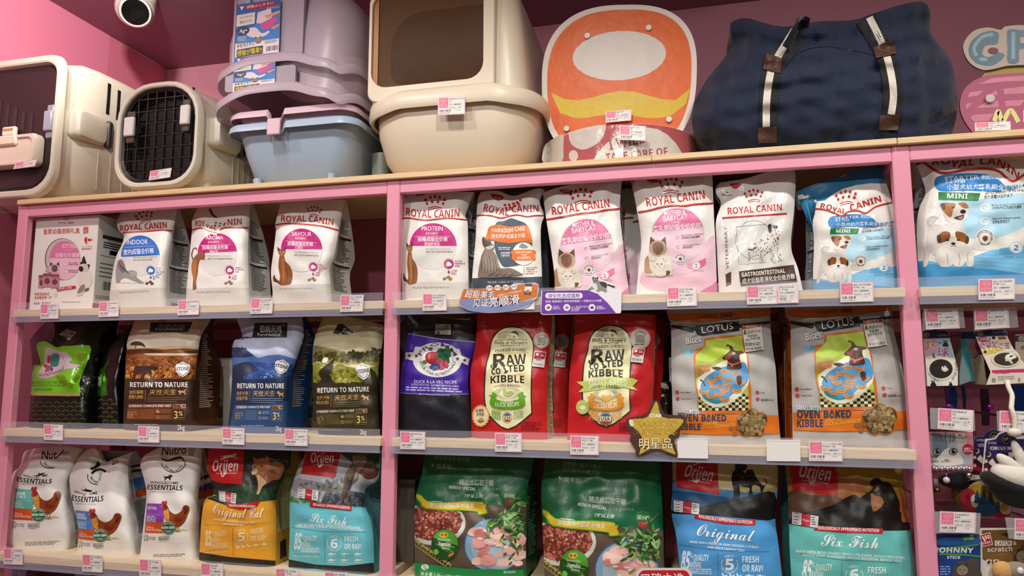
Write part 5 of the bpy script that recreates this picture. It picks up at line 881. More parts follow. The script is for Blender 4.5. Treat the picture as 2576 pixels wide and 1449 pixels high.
def lotus(a, g, gb=lambda x, y: (x, y)):
    G = lambda pts: [g(*p) for p in pts]; tb = lambda t, x0, y0, x1, y1, h, c, b=.01, it=0., bend=0: a.T(t, *g(x0, y0), *g(x1, y1), h, c, b, it, bend)
    a.P(G([(70, 108), (500, 105), (1056, 60), (1056, 120), (700, 165), (400, 188), (170, 178), (80, 160)]), 'c8661c'); a.S(G([(80, 155), (170, 178), (400, 186), (700, 163), (1056, 122)]), 3, '3a2a1c'); tb('—GRAIN  FREE—', 360, 160, 740, 125, 34, '7a4a1c', .01); tb('FREE', 590, 150, 695, 143, 30, '4a2c14', .03)
    a.P(G([(105, 215), (300, 240), (550, 240), (1056, 180), (1056, 206), (760, 250), (550, 270), (300, 290), (108, 240)]), '23262a'); a.P(G([(340, 228), (758, 180), (762, 275), (530, 308), (400, 326), (350, 310)]), '1e2126'); tb('LOTUS', 405, 298, 706, 258, 62, 'dcdad6', .004)
    for d, c in ((4, '2a2a2a'), (0, 'dedcd8')): tb('Small', 285 + d, 345 + d, 355 + d, 312 + d, 44, c, .02); tb('Bites!', 255 + d, 405 + d, 412 + d, 378 + d, 62, c, .035)
    a.P(G([(215, 452), (425, 455), (405, 485), (425, 515), (255, 505), (232, 488)]), '6aaec4'); tb('FAMILY OWNED', 290, 472, 412, 480, 14, '3a6a80'); tb('AND OPERATED', 284, 492, 404, 498, 14, '3a6a80')
    a.P(spline(G([(428, 348), (620, 325), (790, 308), (800, 330), (812, 400), (830, 480), (852, 560), (852, 700), (872, 800), (876, 1050), (870, 1075), (600, 1068), (380, 1072), (365, 900), (340, 800), (330, 600), (325, 515), (345, 450), (425, 430)]), 2), 'c8661c')
    a.P(G([(445, 365), (785, 325), (805, 470), (828, 520), (835, 660), (860, 1040), (370, 1035), (365, 850), (345, 760), (342, 515), (440, 420)]), 'a9c23a'); a.P(G([(345, 560), (500, 575), (620, 500), (560, 600), (400, 690), (345, 740)]), '9aa83c'); a.P(G([(348, 610), (500, 590), (480, 660), (355, 720)]), 'a87a4a')
    for q in range(90):
        i, j = q % 15, q // 15; a.P(G([(372 + i * 32, 880 + j * 27), (402 + i * 32, 880 + j * 27), (402 + i * 32, 905 + j * 27), (372 + i * 32, 905 + j * 27)]), (('1c2028', '20262e')[i % 2] if (i + j) % 2 else ('d8d6b4', 'd8d6b4', 'c09a68', 'a9b070')[(i * 3 + j * 5) % 4]))
    a.P(spline(G([(360, 760), (380, 720), (480, 640), (600, 570), (700, 540), (800, 490), (830, 510), (845, 660), (848, 790), (760, 900), (660, 980), (560, 1008), (450, 980), (375, 900)]), 3), 'd9d8bc')
    a.P(spline(G([(390, 800), (440, 720), (560, 640), (680, 600), (800, 575), (840, 640), (840, 770), (700, 880), (600, 960), (520, 975), (430, 930), (400, 880)]), 3), '4a93c4'); a.B(G([(400, 860), (430, 930), (520, 970), (600, 955), (500, 930), (440, 880)]), '3a8a94'); a.B(G([(560, 700), (700, 680), (760, 760), (640, 800)]), '66aad4')
    rg = random.Random(2)
    for x, y in ((620, 660), (730, 680), (560, 720), (490, 755), (655, 745), (520, 805), (640, 800), (420, 860), (620, 845), (560, 885), (490, 900), (735, 850), (620, 935), (770, 770), (440, 645)):
        a.B(G([(x - 48, y - 14), (x - 36, y - 26), (x - 20, y - 16), (x + 20, y - 8), (x + 48, y - 24), (x + 40, y + 14), (x, y + 26), (x - 34, y + 18)]), 'c98a58'); a.S(G([(x - 20, y), (x + 5, y + 8), (x + 28, y - 2)]), 3, '8a4c30'); a.E(*g(x - 36, y - 16), 3, 3, '3a2018', n=6)
    a.B(G([(645, 640), (650, 560), (605, 545), (606, 525), (640, 495), (672, 460), (662, 425), (636, 420), (650, 405), (690, 425), (710, 455), (740, 465), (790, 468), (806, 490), (770, 498), (765, 540), (782, 600), (778, 635), (710, 645)]), '4a2c24'); a.B(G([(610, 530), (650, 505), (690, 480), (680, 530), (650, 552)]), '8a4a30'); a.E(*g(612, 535), 9, 9, '1c1410'); a.E(*g(708, 492), 16, 11, 'cfc8b8'); a.E(*g(710, 494), 6, 6, '1c1410'); a.S(G([(652, 580), (700, 598), (770, 575)]), 14, 'c86a5a'); a.E(*g(690, 612), 10, 10, 'c86a5a')
    a.B(G([(498, 630), (530, 618), (575, 625), (590, 640), (540, 650)]), '4a2c24'); a.B(G([(735, 720), (760, 705), (785, 720), (780, 780), (750, 788)]), '4a2c24'); a.S(G([(385, 745), (410, 760), (436, 805)]), 12, '3a3a34')
    for x, y, t in ((165, 866, 'Oven Baked'), (170, 928, 'Grain Free'), (935, 868, 'Duck'), (938, 932, 'Limited')): a.E(*g(x, y), 19, 19, 'a8443c'); tb(t, x + 30, y + 8, x + 30 + len(t) * 10, y + 6, 16, '3a3a3a', .014)
    tb('Ingredient Diet', 968, 950, 1092, 946, 16, '3a3a3a', .014)
    a.P(G([(130, 1085), (600, 1075), (1135, 1085), (1150, 1260), (900, 1268), (500, 1272), (140, 1255)]), 'cf6c1c')
    for d, c in ((4, '4a4a4a'), (0, 'e0dedb')): tb('SMALL BITES', 160 + d, 1060 + d, 376 + d, 1072 + d, 34, c, .02)
    tb('OVEN BAKED', 165, 1140, 636, 1142, 66, '2f3a58', .045); tb('KIBBLE', 165, 1225, 390, 1228, 64, '2f3a58', .045); tb('GRAIN FREE', 412, 1182, 555, 1170, 26, 'e6b84a', .008, .15); tb('DUCK & CASSAVA RECIPE', 408, 1216, 718, 1188, 30, 'e6b84a', .01, .15)
    fl = [(885, 1085, 60), (960, 1130, 70), (930, 1220, 68), (830, 1220, 66), (800, 1130, 62)]
    for x, y, r in fl: a.E(*g(x, y), r + 8, r + 8, 'cf6c1c')
    for x, y, r in fl + [(885, 1160, 80)]: a.E(*g(x, y), r, r, '4a3c24')
    ins = lambda x, y: any((x - p) ** 2 + (y - q) ** 2 < (r * .95) ** 2 for p, q, r in fl + [(885, 1160, 80)])
    rg = random.Random(12)
    for q in range(150):
        x, y = rg.uniform(740, 1030), rg.uniform(1025, 1290)
        if ins(x, y): a.P([g(x + 20 * math.cos(k * 1.2566 + q), y + 20 * math.sin(k * 1.2566 + q)) for k in range(5)], rg.choice(('8a7248', '9a8256', '76603a', 'a38c60')), dl=.3)
    for x, y in ((685, 1218), (745, 1208), (715, 1265)): a.E(*g(x, y), 25, 20, '8a6038'); a.E(*g(x, y), 9, 8, 'b5602a')
    a.part('sticker', .0004); a.P(spline(G([(790, 232), (805, 224), (968, 208), (975, 240), (995, 440), (985, 455), (835, 475), (820, 460), (800, 330)]), 2), 'd9d6cc'); a.P(G([(790, 230), (968, 207), (972, 235), (792, 262)]), 'b84a2c'); tb('保险保证', 822, 246, 940, 232, 24, 'e8dcd0', .016); tb('Lifeforce', 826, 310, 968, 285, 34, '4a5a4a', .008); a.B(G([(802, 300), (815, 262), (825, 290), (818, 312)]), '3a7a3a'); tb('荷望福物', 842, 338, 934, 328, 22, '4a4a44', .008); tb('知识产权行者', 828, 372, 962, 352, 22, '4a4a44', .008); a.Mi(820, 395, 978, 425, 2, '5a564e', -10); tb('提涂层 查真伪', 828, 468, 980, 445, 24, '4a4a44', .01); a.part()
S_, a = rc(33, 1660, 760, 3.8118, [(132, 1380), (118, 900), (110, 600), (106, 240), (70, 120), (58, 10)], [(1162, 1380), (1130, 1000), (1112, 650), (1082, 450), (1060, 210), (1060, 0)], [(58, 10), (500, 15), (1060, 0)], Y0=.028, zs=Z2, lean=.05, wr=.002, creases=[(1690, 830, 1760, 850, .008, 12), (1700, 815, 1750, 835, -.005, 10), (1910, 900, 1945, 950, .005, 10), (1700, 900, 1760, 960, -.003, 18), (1690, 1090, 1800, 1085, .003, 10)])
lotus(a, lambda x, y: (x, y))
GL_ = [(.25, .7, .3, -.8, '8a4a14')]
lo1 = bag('dog_food_bag', 'grey and orange bag with a bathing dog print, next to the gold star sign', 'bag', S_, 'a9a6a2', a, D=.1, side='c06418', gtext=GL_, group='dog food bags on the second shelf', kind='matte')
S_, a = rc(34, 1560, 750, 3.2936, [(1432, 1260), (1425, 900), (1415, 500), (1408, 215), (1375, 150), (1365, 50)], [(2402, 1260), (2370, 800), (2322, 500), (2262, 250), (2250, 110), (2232, 20)], [(1365, 50), (1800, 40), (2232, 20)], Y0=.028, zs=Z2, lean=.05, wr=.002, creases=[(2050, 830, 2090, 855, .009, 10), (2090, 850, 2140, 830, -.005, 9), (2000, 900, 2040, 960, -.003, 18), (2200, 900, 2230, 990, .004, 16)])
lotus(a, lambda x, y: (1412 + (x - 110) * (.885 + (y - 240) * .00008) , 210 + (y - 240) * .872 - (x - 110) * .012))
lo2 = bag('dog_food_bag', 'grey and orange bag with a bathing dog print, by the right post', 'bag', S_, 'a9a6a2', a, D=.1, side='c06418', gtext=GL_, group='dog food bags on the second shelf', kind='matte', gusset='l')
dup(lo1, (.01, .11, 0), 'orange-sided bag hidden behind the bathing dog bag at the star sign'); dup(lo2, (.0, .11, 0), 'orange-sided bag hidden behind the bathing dog bag at the post')
backbox(4840, 520, 1230, .19, 'white gift box in the dark gap between red and grey bags', 4990)
S_, a = rc(35, 1560, 750, 3.2936, [(290, 1250), (292, 800), (300, 700)], [(425, 1250), (428, 800), (420, 690)], [(300, 700), (420, 690)], Y0=.15, zs=Z2, lean=.01, wr=.004)
a.B([(320, 700), (380, 710), (405, 750), (350, 745)], 'b9cac0', kind='shiny'); a.S([(350, 800), (380, 840), (370, 900), (395, 960)], 5, '4a4a4a')
bag('dog_food_bag', 'small glossy black pouch in the dark gap left of the grey bag', 'bag', S_, '161414', a, D=.03, group='dog food bags on the second shelf', kind='shiny')
# ================================================================ third shelf
GT_W = [(.2, .46, .15, -.8, '6a6a68'), (.04, .1, .2, .6, '8a8884')]
G3L = 'white hen bags on the third shelf'
def nutro(a, g, band, l1, bc, hx, hy, hw, hh):
    """the lower print shared by the three hen bags (coordinates of the first)"""
    G = lambda pts: [g(*p) for p in pts]; tb = lambda t, x0, y0, x1, y1, h, c, b=.01, it=0., bend=0: a.T(t, *g(x0, y0), *g(x1, y1), h, c, b, it, bend)
    a.P(G([(158, 535), (330, 548), (350, 640), (345, 752), (140, 742)]), band); a.P(G([(138, 742), (345, 754), (350, 870), (132, 858)]), 'c8501c')
    tb(l1[0], 165, 600, 262, 605, 30, 'e6ece8', .03)
    if len(l1) > 1: tb(l1[1], 162, 630, 270, 640, 28, 'e6ece8', .03)
    a.L(G([(160, 655), (320, 662)]), 2, 'c8dcd8'); a.Mi(*g(155, 670), *g(260, 740), 4, 'b8dcd4', 6); tb('Chicken &', 150, 805, 232, 810, 22, 'f0d8c8', .016); tb('Brown Rice Recipe', 150, 832, 318, 840, 24, 'f0d8c8', .02)
    x, y = g(325, 530); x2, y2 = g(640, 860); hen(a, x, y, x2 - x, y2 - y)
    cx, cy = g(400, 812); a.E(cx, cy, 76, 70, 'd8dcd0'); a.E(cx, cy, 72, 66, '23603c'); a.ring(cx, cy, 56, 50, 3, 'c8d8c8'); a.P([(cx - 74, cy - 24), (cx + 74, cy - 26), (cx + 74, cy + 18), (cx - 74, cy + 20)], '23603c'); a.T('NON-GMO', cx - 68, cy + 12, cx + 70, cy + 8, 28, 'e8ece4', .035); a.TA('MADE WITH', cx, cy, 44, 140, 45, 14, 'd8e4d8', .016); a.TA('INGREDIENTS', cx, cy, 42, 225, 315, 14, 'd8e4d8', .016, True)
    cx, cy = g(148, 905); a.ring(cx, cy, 20, 24, 4, '3a3a38'); a.T('1', cx - 6, cy + 10, cx + 6, cy + 10, 22, '3a3a38', .02); a.L([(cx - 12, cy + 22), (cx - 16, cy + 44)], 7, '4a4a48'); a.L([(cx + 8, cy + 22), (cx + 10, cy + 44)], 7, '4a4a48'); tb('#1 INGREDIENT', 172, 912, 258, 916, 12, '4a4a48', .016); tb('REAL CHICKEN', 172, 932, 252, 936, 12, '4a4a48', .016)
    tb('HIGH QUALITY', 290, 925, 414, 922, 20, '4a4a48', .008); tb('INGREDIENTS', 290, 940, 414, 938, 14, '4a4a48', .02); a.L(G([(288, 902), (412, 898)]), 2, '6a6a68'); a.L(G([(288, 948), (412, 944)]), 2, '6a6a68'); a.Mi(*g(310, 952), *g(400, 964), 1, '8a8a88')
def essentials(a, x0, y0, x1, y1, s_=1.0, sub='COMPLETE ADULT NUTRITION', wx=60, bend=0):
    a.T('WHOLESOME', x0 + wx, y0 - 58 * s_, x1 - 40, y1 - 62 * s_, 26 * s_, '2a2a2c', .012, .1, bend); a.T('ESSENTIALS', x0, y0, x1, y1, 50 * s_, '202024', .03, .12, bend); a.T(sub, x0 + 35, y0 + 32, x1 - 70, y1 + 24, 15, '9a9894', .004, .1, bend * .5)
def nlogo(a, x, y, t, s_=1.0, rot=0):
    """the name above a curved swash and arc of small letters"""
    a.T(t, x - 125 * s_, y + 10, x + 130 * s_ * len(t) / 5.0, y - 6, 92 * s_, '1c1c20', .016, .16); a.S([(x - 130 * s_, y + 40), (x - 60 * s_, y + 66), (x + 30 * s_, y + 40), (x + 90 * s_, y + 40), (x + 130 * s_, y + 110)], [6, 9, 13, 16, 18, 18, 18, 20, 22, 24, 26, 28, 28, 28, 28, 26, 26, 24, 20, 16, 12, 9, 7, 5, 4], '1c1c20')
    a.ring(x, y + 70, 128 * s_, 118 * s_, 8, '26262a', 20, 190, 345); a.TA('NATURAL CHOICE', x, y + 78, 104 * s_, 205, 335, 24, '26262a', .012, True)
def catmark(a, x, y, w, h):
    f = lambda p: [(x + q[0] * w, y + q[1] * h) for q in p]
    a.B(f([(0, .1), (.08, .4), (.2, .42), (.5, .35), (.72, .1), (.78, .18), (.95, .25), (1, .4), (.85, .5), (.75, .9), (.7, 1), (.62, .95), (.6, .75), (.35, .72), (.2, 1), (.1, .96), (.18, .7), (.08, .6)]), '202024', 4)
S_, a = rc(40, 0, 1100, 4.1519, [(62, 1150), (52, 1070), (92, 700), (130, 390), (205, 310), (245, 170), (290, 128)], [(705, 1190), (735, 1000), (715, 700), (722, 430), (800, 250), (865, 122)], [(290, 128), (500, 98), (690, 92), (865, 122)], Y0=.05, zs=Z3, lean=.06, wr=.002, bulge=.02, lp=2.5, creases=[(100, 1205, 125, 1160, .008, 9), (120, 1180, 165, 1150, .009, 10), (165, 1150, 190, 1180, -.004, 12), (40, 1185, 95, 1180, .004, 14)])
a.T('Nut', 432, 232, 590, 222, 90, '1c1c20', .016, .16); a.S([(575, 225), (620, 185), (665, 130)], 12, '1c1c20'); a.ring(520, 245, 100, 78, 8, '26262a', 20, 180, 300); a.TA('NATURAL', 535, 250, 78, 190, 290, 22, '26262a', .01, True); a.Mi(650, 155, 720, 185, 3, '4a4a4a', -10)
a.B([(345, 405), (400, 390), (400, 365), (420, 378), (470, 368), (440, 395), (400, 405)], '202024', 3); a.T('WHO', 235, 408, 345, 435, 26, '2a2a2c', .012); a.T('LES', 355, 440, 410, 428, 24, '2a2a2c', .012, .2); a.T('ME', 440, 415, 495, 412, 28, '2a2a2c', .016, .2); a.T('ESSENTIALS', 170, 458, 536, 480, 48, '202024', .03, .12, -14); a.T('COMPLETE ADULT NUTRITION', 205, 492, 462, 505, 14, '9a9894', .004, .1)
nutro(a, lambda x, y: (x, y), '5aa8a0', ('INDOOR', 'CAT'), 0, 0, 0, 0, 0); a.Mi(260, 1095, 660, 1140, 3, '8a8884', -16, .5)
bag('cat_food_bag', 'white hen bag with a teal band at the left end of the third shelf', 'bag', S_, 'e2dfda', a, D=.13, side='c9c7c2', gtext=GT_W, group=G3L, kind='matte', taper=.6)
S_, a = rc(41, 0, 1100, 4.1519, [(808, 1175), (815, 950), (772, 750), (735, 560), (732, 390), (830, 200), (885, 140)], [(1420, 1240), (1390, 900), (1355, 650), (1342, 300), (1392, 150)], [(885, 140), (1000, 118), (1085, 260), (1200, 220), (1392, 150)], Y0=.045, zs=Z3, lean=.06, wr=.002, bulge=.02, lp=2.5, creases=[(250, 1150, 228, 1215, .01, 10), (262, 1165, 250, 1230, -.006, 12), (270, 1225, 240, 1260, .006, 10), (185, 1225, 230, 1235, .004, 14)])
a.B([(945, 320), (990, 300), (1020, 250), (1050, 290), (1010, 320), (960, 340)], '1c1c20', 3); a.S([(955, 380), (1000, 345), (1050, 335), (1110, 360)], [10] + [24] * 17 + [12], '1c1c20'); a.S([(915, 385), (920, 440), (960, 480), (1020, 495)], 9, '1c1c20'); a.TA('NATURAL', 1010, 410, 68, 180, 290, 24, '26262a', .01, True); a.T('CHOICE', 1045, 460, 1062, 375, 20, '26262a', .01); a.Mi(1168, 232, 1240, 265, 3, '5a5a58', -8); a.T('TM', 1124, 370, 1150, 368, 12, '26262a', .02); a.Mi(1170, 275, 1245, 298, 1, '2f5a3c', -25, .7)
a.B([(845, 545), (890, 545), (880, 505), (900, 540), (960, 555), (950, 570), (900, 568)], '202024', 3); a.T('WHOLE', 770, 578, 890, 612, 28, '2a2a2c', .012); a.T('OME', 930, 605, 1015, 592, 28, '2a2a2c', .016, .2); a.T('ESSENTIALS', 748, 660, 1076, 664, 58, '202024', .03, .1, -16); a.T('COMPLETE ADULT NUTRITION', 778, 700, 1000, 710, 18, '8a8884', .004, .1)
nutro(a, lambda x, y: (785 + (x - 158) * .885 + (y - 540) * .18 - (x < 330) * 0, 760 + (y - 535) * .94 + (x - 158) * .03), '4a7ac0', ('WEIGHT', 'MANAGEMENT'), 0, 0, 0, 0, 0)
GT_B = [(.2, .5, .15, -.85, '6a6a68'), (.54, .60, .1, .95, 'c8501c'), (.605, .72, .1, .95, '4a7ac0'), (.78, .8, .2, .9, '2a2a2c'), (.83, .85, .2, .9, '2a2a2c')]
bag('cat_food_bag', 'white hen bag with a blue band and a deeply folded top', 'bag', S_, 'e2dfda', a, D=.13, side='c3c4c4', gtext=GT_B, group=G3L, kind='matte', taper=.6)
S_, a = rc(42, 0, 1100, 4.1519, [(1462, 1240), (1500, 900), (1530, 600), (1500, 420), (1465, 290), (1510, 190), (1655, 110)], [(2062, 1310), (2035, 1000), (2062, 700), (2100, 300), (2118, 70)], [(1655, 110), (1900, 80), (2118, 68)], Y0=.04, zs=Z3, lean=.05, wr=.002, bulge=.02, lp=2.5, creases=[(365, 1225, 380, 1260, .006, 12), (490, 1260, 470, 1300, .004, 12)])
nlogo(a, 1812, 178, 'Nutro'); a.Mi(1970, 105, 2038, 195, 6, '5a5a58'); catmark(a, 1706, 380, 98, 70); essentials(a, 1535, 545, 1902, 555, 1.04, 'COMPLETE DAILY NUTRITION', 30)
nutro(a, lambda x, y: (1535 + (x - 158) * .92 , 690 + (y - 535) * .955 - (x > 320) * 8 - 0), '8a3fa8', ('KITTEN',), 0, 0, 0, 0, 0); a.Mi(1600, 1225, 1960, 1260, 2, '8a8884', -10, .5)
GT_P = [(.12, .46, .15, -.85, '4a4a48'), (.53, .58, .0, .95, 'c8501c'), (.585, .64, .0, .95, '6a3a92'), (.69, .72, .05, .95, '2a2a2c')]
bag('cat_food_bag', 'white hen bag with a purple band beside the yellow bag', 'bag', S_, 'e2dfda', a, D=.13, side='cfccc8', gtext=GT_P, group=G3L, kind='matte', taper=.6)

def orijen(a, g, k, name, foods, dkl, ln, n5, made, lines=True, icons='bf', ncol='f0ead8'):
    G = lambda pts: [g(*p) for p in pts]; tb = lambda t, x0, y0, x1, y1, h, c, b=.01, it=0., bend=0: a.T(t, *g(x0, y0), *g(x1, y1), h * k, c, b, it, bend * k)
    tb('85', 1075, 1165, 1145, 1172, 172, ncol, .05); tb('%', 1152, 1058, 1180, 1060, 44, ncol, .012); tb('QUALITY', 1185, 1085, 1315, 1082, 56, ncol, .03, .12); tb('ANIMAL', 1152, 1145, 1255, 1145, 52, ncol, .03); tb('INGREDIENTS', 1148, 1200, 1340, 1205, 52, ncol, .03)
    a.L(G([(1068, 1222), (1345, 1228)]), 2.5, ln); tb('WHOLEPREY DIET', 1070, 1250, 1342, 1262, 26, ncol, .012)
    a.L(G([(1060, 942), (1390, 985), (1840, 990)]), 3, ln); a.L(G([(1395, 1010), (1400, 1305)]), 3, ln)
    cx, cy = g(1497, 1110); a.ring(cx, cy, 72 * k, 70 * k, 5 * k, ncol, 24, 110, 70 + 360) if 0 else (a.ring(cx, cy, 72 * k, 70 * k, 5 * k, ncol, 16, 145, 215), a.ring(cx, cy, 72 * k, 70 * k, 5 * k, ncol, 16, -35, 35)); a.TA('FIRST', cx, cy, 62 * k, 122, 58, 22 * k, ncol, .012); a.TA('INGREDIENTS', cx, cy, 84 * k, 205, 335, 22 * k, ncol, .012, True)
    a.T(n5, cx - 38 * k, cy + 50 * k, cx + 38 * k, cy + 50 * k, 100 * k, ncol, .05); tb('FRESH', 1605, 1092, 1748, 1088, 56, ncol, .035); tb('OR RAW', 1605, 1170, 1785, 1172, 60, ncol, .035)
    xs = (1470, 1605, 1745)
    if icons == 'bf':
        for q in range(3): x, y = g(1430 + q * 62, 1185); bird(a, x, y, 48 * k, 55 * k, ncol)
        for q in range(2): x, y = g(1628 + q * 95, 1195); fish(a, x, y, 80 * k, 32 * k, ncol)
    elif icons == 'ff':
        for q in range(6): x, y = g(xs[q % 3] - 40, 1205 + (q // 3) * 62); fish(a, x, y, 84 * k, 32 * k, ncol); a.Mi(x + 5, y + 38 * k, x + 75 * k, y + 50 * k, 1, ncol)
def olog(a, P4, k, lt='e4dcd6', rot=0, dogk=True):
    """red square with the hand-lettered name and a leaping animal"""
    a.P(P4, 'b81c22')
def olet(a, x, y, w, k, dy=0, c='e8e0da'):
    a.T('Orijen', x, y, x + w, y + dy, w * .46, c, .03, .12); a.S([(x + w * .36, y + dy * .4 - w * .03), (x + w * .37, y + w * .12), (x + w * .4, y + w * .2), (x + w * .46, y + w * .16), (x + w * .5, y - w * .1)], w * .045, c)
    a.T('NOURISH AS NATURE INTENDED', x + w * .16, y + w * .1 + dy * .3, x + w * .98, y + w * .1 + dy, w * .045, c, .014); runner(a, x + w * .33, y - w * .72 + dy * .4, w * .66, w * .27, c)
def ostick(a, q, f):
    a.part('sticker', .0004); a.P(q, 'c4c2c0'); u = lambda s, t: tuple((1 - t) * ((1 - s) * q[0][i] + s * q[1][i]) + t * ((1 - s) * q[3][i] + s * q[2][i]) for i in (0, 1))
    a.P([u(.36, 0), u(.7, 0), u(.7, 1), u(.36, 1)], 'a82430'); a.T('Orijen', *u(.4, .6), *u(.66, .62), f, 'e0d0cc', .01)
    for k in range(7): a.L([u(.06 + .22 * (k % 2), .08 + k * .13), u(.24 + .06 * (k % 2), .08 + k * .13)], f * .3, '4a4a4a')
    a.Mi(*u(.73, .15), *u(.93, .85), 4, '6a6a6a'); a.part()
GO = 'nature printed bags with a red square on the third shelf'
S_, a = rc(43, 480, 1100, 4.152, [(85, 1330), (92, 1180), (112, 850), (150, 650), (240, 600), (205, 450), (165, 300), (135, 80)], [(885, 1380), (890, 1000), (892, 660), (955, 450), (1040, 290), (1062, 90)], [(135, 80), (600, 75), (1062, 90)], Y0=.04, zs=Z3, lean=.05, wr=.002, bulge=.02, lp=2.5, creases=[(645, 1280, 620, 1310, .008, 10), (520, 1300, 560, 1330, .004, 12), (575, 1320, 620, 1300, -.003, 10)])
a.P([(170, 640), (245, 600), (205, 450), (168, 300), (138, 82), (600, 77), (1060, 92), (1040, 290), (955, 450), (893, 652), (700, 675), (380, 715)], '232822'); a.P([(220, 630), (300, 560), (560, 480), (800, 540), (950, 470), (893, 652), (700, 675), (380, 712)], '2c4a30'); a.blobs(240, 560, 900, 660, 70, 22, ['26422a', '34563a', '2a3c2c'], 4)
a.P([(85, 1330), (90, 1200), (400, 1250), (885, 1290), (885, 1380)], '1c1a18')
a.P([(188, 92), (556, 96), (550, 300), (530, 492), (330, 480), (215, 450), (168, 300)], 'c01a20'); olet(a, 222, 355, 265, 1, 0)
a.B([(640, 370), (650, 300), (690, 260), (740, 215), (790, 240), (830, 260), (900, 255), (970, 290), (960, 370), (930, 430), (860, 450), (800, 480), (740, 510), (700, 590), (685, 590), (700, 520), (690, 430), (660, 390)], 'a56a3c'); a.B([(690, 390), (740, 420), (790, 470), (745, 520), (715, 585), (690, 590), (705, 510)], 'd2b48c'); a.B([(760, 380), (860, 330), (960, 330), (930, 430), (850, 450), (790, 460)], '8a5230'); a.P([(645, 200), (690, 225), (660, 280)], '9a5c34'); a.P([(770, 220), (800, 180), (832, 250)], '9a5c34'); a.B([(645, 290), (690, 235), (770, 225), (825, 265), (790, 330), (700, 360), (650, 350)], 'b87844'); a.B([(640, 350), (690, 330), (700, 360), (660, 390), (638, 385)], 'd8c0a0'); a.E(665, 308, 12, 8, '2a1c10'); a.E(740, 300, 13, 9, '2a1c10'); a.E(645, 345, 10, 7, '8a4a3a')
for q in range(4): a.S([(700 + q * 22, 235), (705 + q * 22, 262)], 4, '8a5230', 2)
ostick(a, [(290, 558), (478, 588), (468, 695), (300, 665)], 20)
a.P([(380, 690), (560, 700), (720, 660), (705, 690), (668, 740), (500, 752), (370, 720)], 'b01c24'); a.T('BIOLOGICALLY APPROPRIATE NUTRITION', 402, 722, 672, 735, 22, 'e8d8d0', .02)
a.T('𝓞𝓻𝓲𝓰𝓲𝓷𝓪𝓵 𝓒𝓪𝓽', 232, 790, 755, 832, 105, 'f0e8d4', 0, 0, -30); a.T('MADE WITH FRESH OR RAW CHICKEN, TURKEY', 240, 865, 678, 900, 20, 'ecdcb4', .02, 0, -8); a.T('AND WILD-CAUGHT FISH', 335, 915, 545, 928, 18, 'ecdcb4', .02)
orijen(a, lambda x, y: (150 + (x - 1075) * .9, y - 62 + (1390 - x) * .09 + 0), .92, '', '', 0, '8a5a14', '5', '', ncol='e8d2a0'); a.T('NET WEIGHT 1.8 KG', 320, 1305, 550, 1322, 18, '4a4640', .01)
bag('cat_food_bag', 'yellow cat food bag with an orange cat on dark green', 'bag', S_, 'de9e30', a, D=.12, side='d09a30', gtext=[(.28, .72, .1, .95, 'cfc48a'), (.3, .7, .2, -.9, '7a7450'), (.06, .2, .2, .5, '2a2418')], group=GO, kind='matte', taper=.6)
S_, a = rc(44, 480, 1100, 4.152, [(1020, 1360), (1032, 1000), (1034, 670), (1060, 500), (1130, 300), (1190, 180), (1145, 70)], [(1915, 1440), (1908, 1100), (1882, 880), (1828, 730), (1822, 540), (1962, 430), (1980, 100)], [(1145, 70), (1560, 80), (1980, 100)], Y0=.035, zs=Z3, lean=.05, wr=.002, bulge=.02, lp=2.5, creases=[(745, 1310, 770, 1330, .006, 12), (870, 1275, 930, 1340, .006, 12), (940, 1190, 915, 1240, .008, 10)])
a.P([(1036, 665), (1062, 500), (1130, 300), (1190, 180), (1148, 72), (1560, 82), (1978, 102), (1960, 430), (1823, 540), (1828, 728), (1500, 690)], 'a9adb4'); a.P([(1190, 180), (1148, 72), (1560, 82), (1978, 102), (1965, 300), (1900, 420), (1780, 330), (1600, 200), (1540, 150)], '3c4a40'); a.B([(1720, 300), (1850, 270), (1960, 330), (1930, 420), (1820, 430)], '6a3a2c'); a.blobs(1060, 440, 1580, 520, 60, 24, ['8a8a90', '6a6c74', 'b8bac0'], 3); a.B([(1060, 440), (1250, 450), (1420, 490), (1600, 540), (1560, 660), (1300, 620), (1080, 560)], '8c8e96'); a.blobs(1100, 470, 1560, 600, 60, 22, ['9a9ca4', '77787e', '5c5e64', '8a9464'], 4); a.blobs(1040, 630, 1300, 670, 20, 20, ['4a7a44', '5a8a50'], 5)
a.P([(1400, 585), (1560, 600), (1680, 560), (1825, 590), (1828, 728), (1500, 690), (1360, 680)], '3c4046'); a.blobs(1400, 590, 1820, 710, 60, 18, ['4c5258', '2c2e32', '5a646c'], 6)
a.P([(1190, 110), (1575, 120), (1540, 260), (1510, 422), (1148, 382), (1200, 180)], 'b21c22'); olet(a, 1245, 262, 240, 1, 8)
a.B([(1700, 160), (1695, 150), (1720, 200), (1850, 150), (1860, 145), (1835, 250), (1800, 320), (1760, 360), (1740, 440), (1680, 500), (1650, 600), (1630, 680), (1600, 680), (1600, 640), (1555, 640), (1590, 500), (1610, 400), (1660, 300), (1690, 250)], '7d6e60'); a.B([(1690, 200), (1720, 175), (1800, 180), (1840, 220), (1800, 290), (1740, 310), (1700, 270)], '8f7f6e'); a.P([(1698, 190), (1705, 140), (1735, 180)], '5a4a3e'); a.P([(1810, 190), (1868, 140), (1845, 220)], '5a4a3e'); a.E(1732, 212, 16, 12, 'a9a078'); a.E(1808, 235, 16, 12, 'a9a078'); a.E(1732, 212, 6, 9, '1c1814'); a.E(1808, 235, 6, 9, '1c1814'); a.E(1757, 268, 13, 9, '8a5a50'); a.B([(1660, 340), (1740, 370), (1730, 430), (1650, 440)], 'b09a84')
